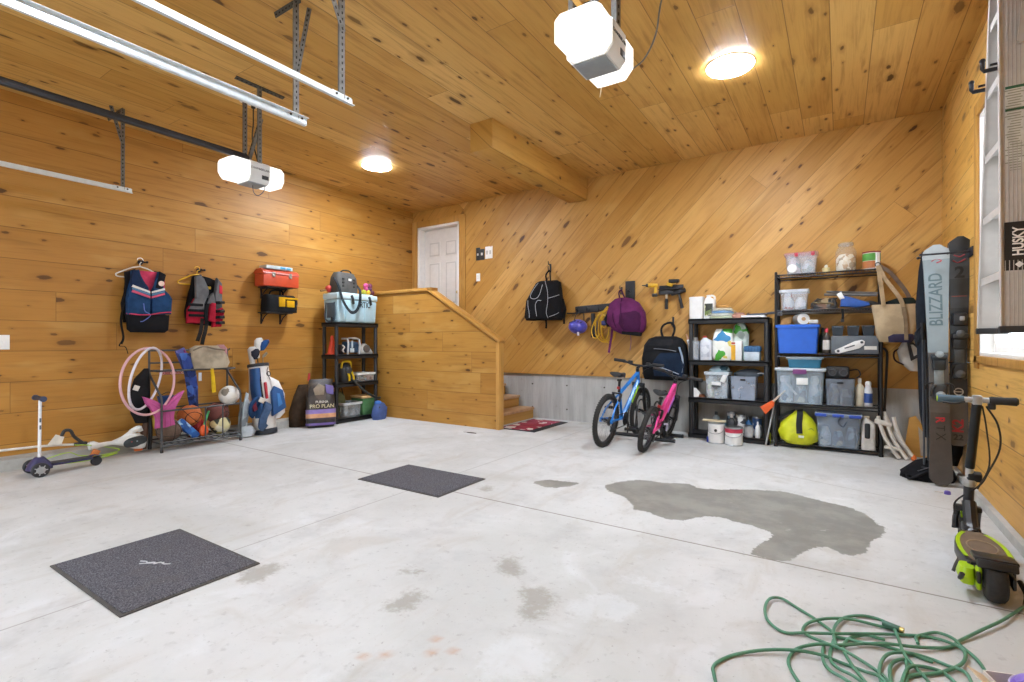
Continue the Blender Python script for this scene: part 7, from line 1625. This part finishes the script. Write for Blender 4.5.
mb(PWB).box((0, 0, .003), (.16, .16, .005)).box((-.078, 0, .04), (.004, .16, .08)).box((.078, 0, .04), (.004, .16, .08)).box((0, .078, .04), (.16, .004, .08)).box((0, -.078, .04), (.16, .004, .08)).build('box_body', q); mb(pm('c9b497', .6)).box((-.10, 0, .075), (.05, .15, .004), rot=(0, .5, 0)).build('flap', q)
q = thing('toy_ball', 'purple ball sitting in the small open white box', 'ball', (.485, 2.085, .006)); mb(patches('purple_swirl', ('6a4fb0', '7a5fc0', '5a42a0', '8a74cc'), 20, .35, 1.0)).sph((0, 0, .062), .06, 24, 14).build('ball_skin', q); mb(pm('cfc6e4', .4)).torus((0, 0, .062), .0605, .003, (.4, .3, 0), 30, 6).build('seam', q)
# ------------------------------------------------------------------ camera, daylight, exposure
cam = bpy.data.cameras.new('camera'); co_ = bpy.data.objects.new('camera', cam); COL.objects.link(co_)
cam.sensor_width = 36; cam.lens = 498 / 1024 * 36; cam.clip_start = .05
co_.location = (0, 0, 1.12); co_.rotation_euler = (PI / 2, 0, math.radians(33.37))
cam.shift_y = (341 - 342) / 1024 * -1
SC.camera = co_
wd_ = bpy.data.worlds.new('overcast_sky'); SC.world = wd_; wd_.use_nodes = True
nt = wd_.node_tree; nt.nodes.clear()
bg = nt.nodes.new('ShaderNodeBackground'); wo = nt.nodes.new('ShaderNodeOutputWorld')
tcw = nt.nodes.new('ShaderNodeTexCoord'); sxw = nt.nodes.new('ShaderNodeSeparateXYZ'); rp = nt.nodes.new('ShaderNodeValToRGB')
nt.links.new(tcw.outputs['Generated'], sxw.inputs[0]); nt.links.new(sxw.outputs[2], rp.inputs[0])
rp.color_ramp.elements[0].color = (.78, .89, 1, 1); rp.color_ramp.elements[1].color = (.85, .93, 1, 1)
nt.links.new(rp.outputs[0], bg.inputs[0]); bg.inputs[1].default_value = 1.45
nt.links.new(bg.outputs[0], wo.inputs[0])
for i, (x0, x1) in enumerate(((-5.75, -2.98),)):     # sampling guides in the two door openings
    l = bpy.data.lights.new('doorway_portal', 'AREA'); l.shape = 'RECTANGLE'; l.size = x1 - x0; l.size_y = 2.5
    l.cycles.is_portal = True
    lo = bpy.data.objects.new('doorway_portal', l); COL.objects.link(lo)
    lo.location = ((x0 + x1) / 2, YF - .17, 1.25); lo.rotation_euler = (PI / 2, 0, 0)
SC.view_settings.view_transform = 'Standard'; SC.view_settings.look = 'None'
SC.view_settings.gamma = 1; SC.view_settings.use_curve_mapping = False
SC.view_settings.exposure = 1.68
SC.cycles.use_denoising = True
SC.cycles.max_bounces = 10; SC.cycles.diffuse_bounces = 6; SC.cycles.transparent_max_bounces = 24
SC.cycles.sample_clamp_indirect = 6
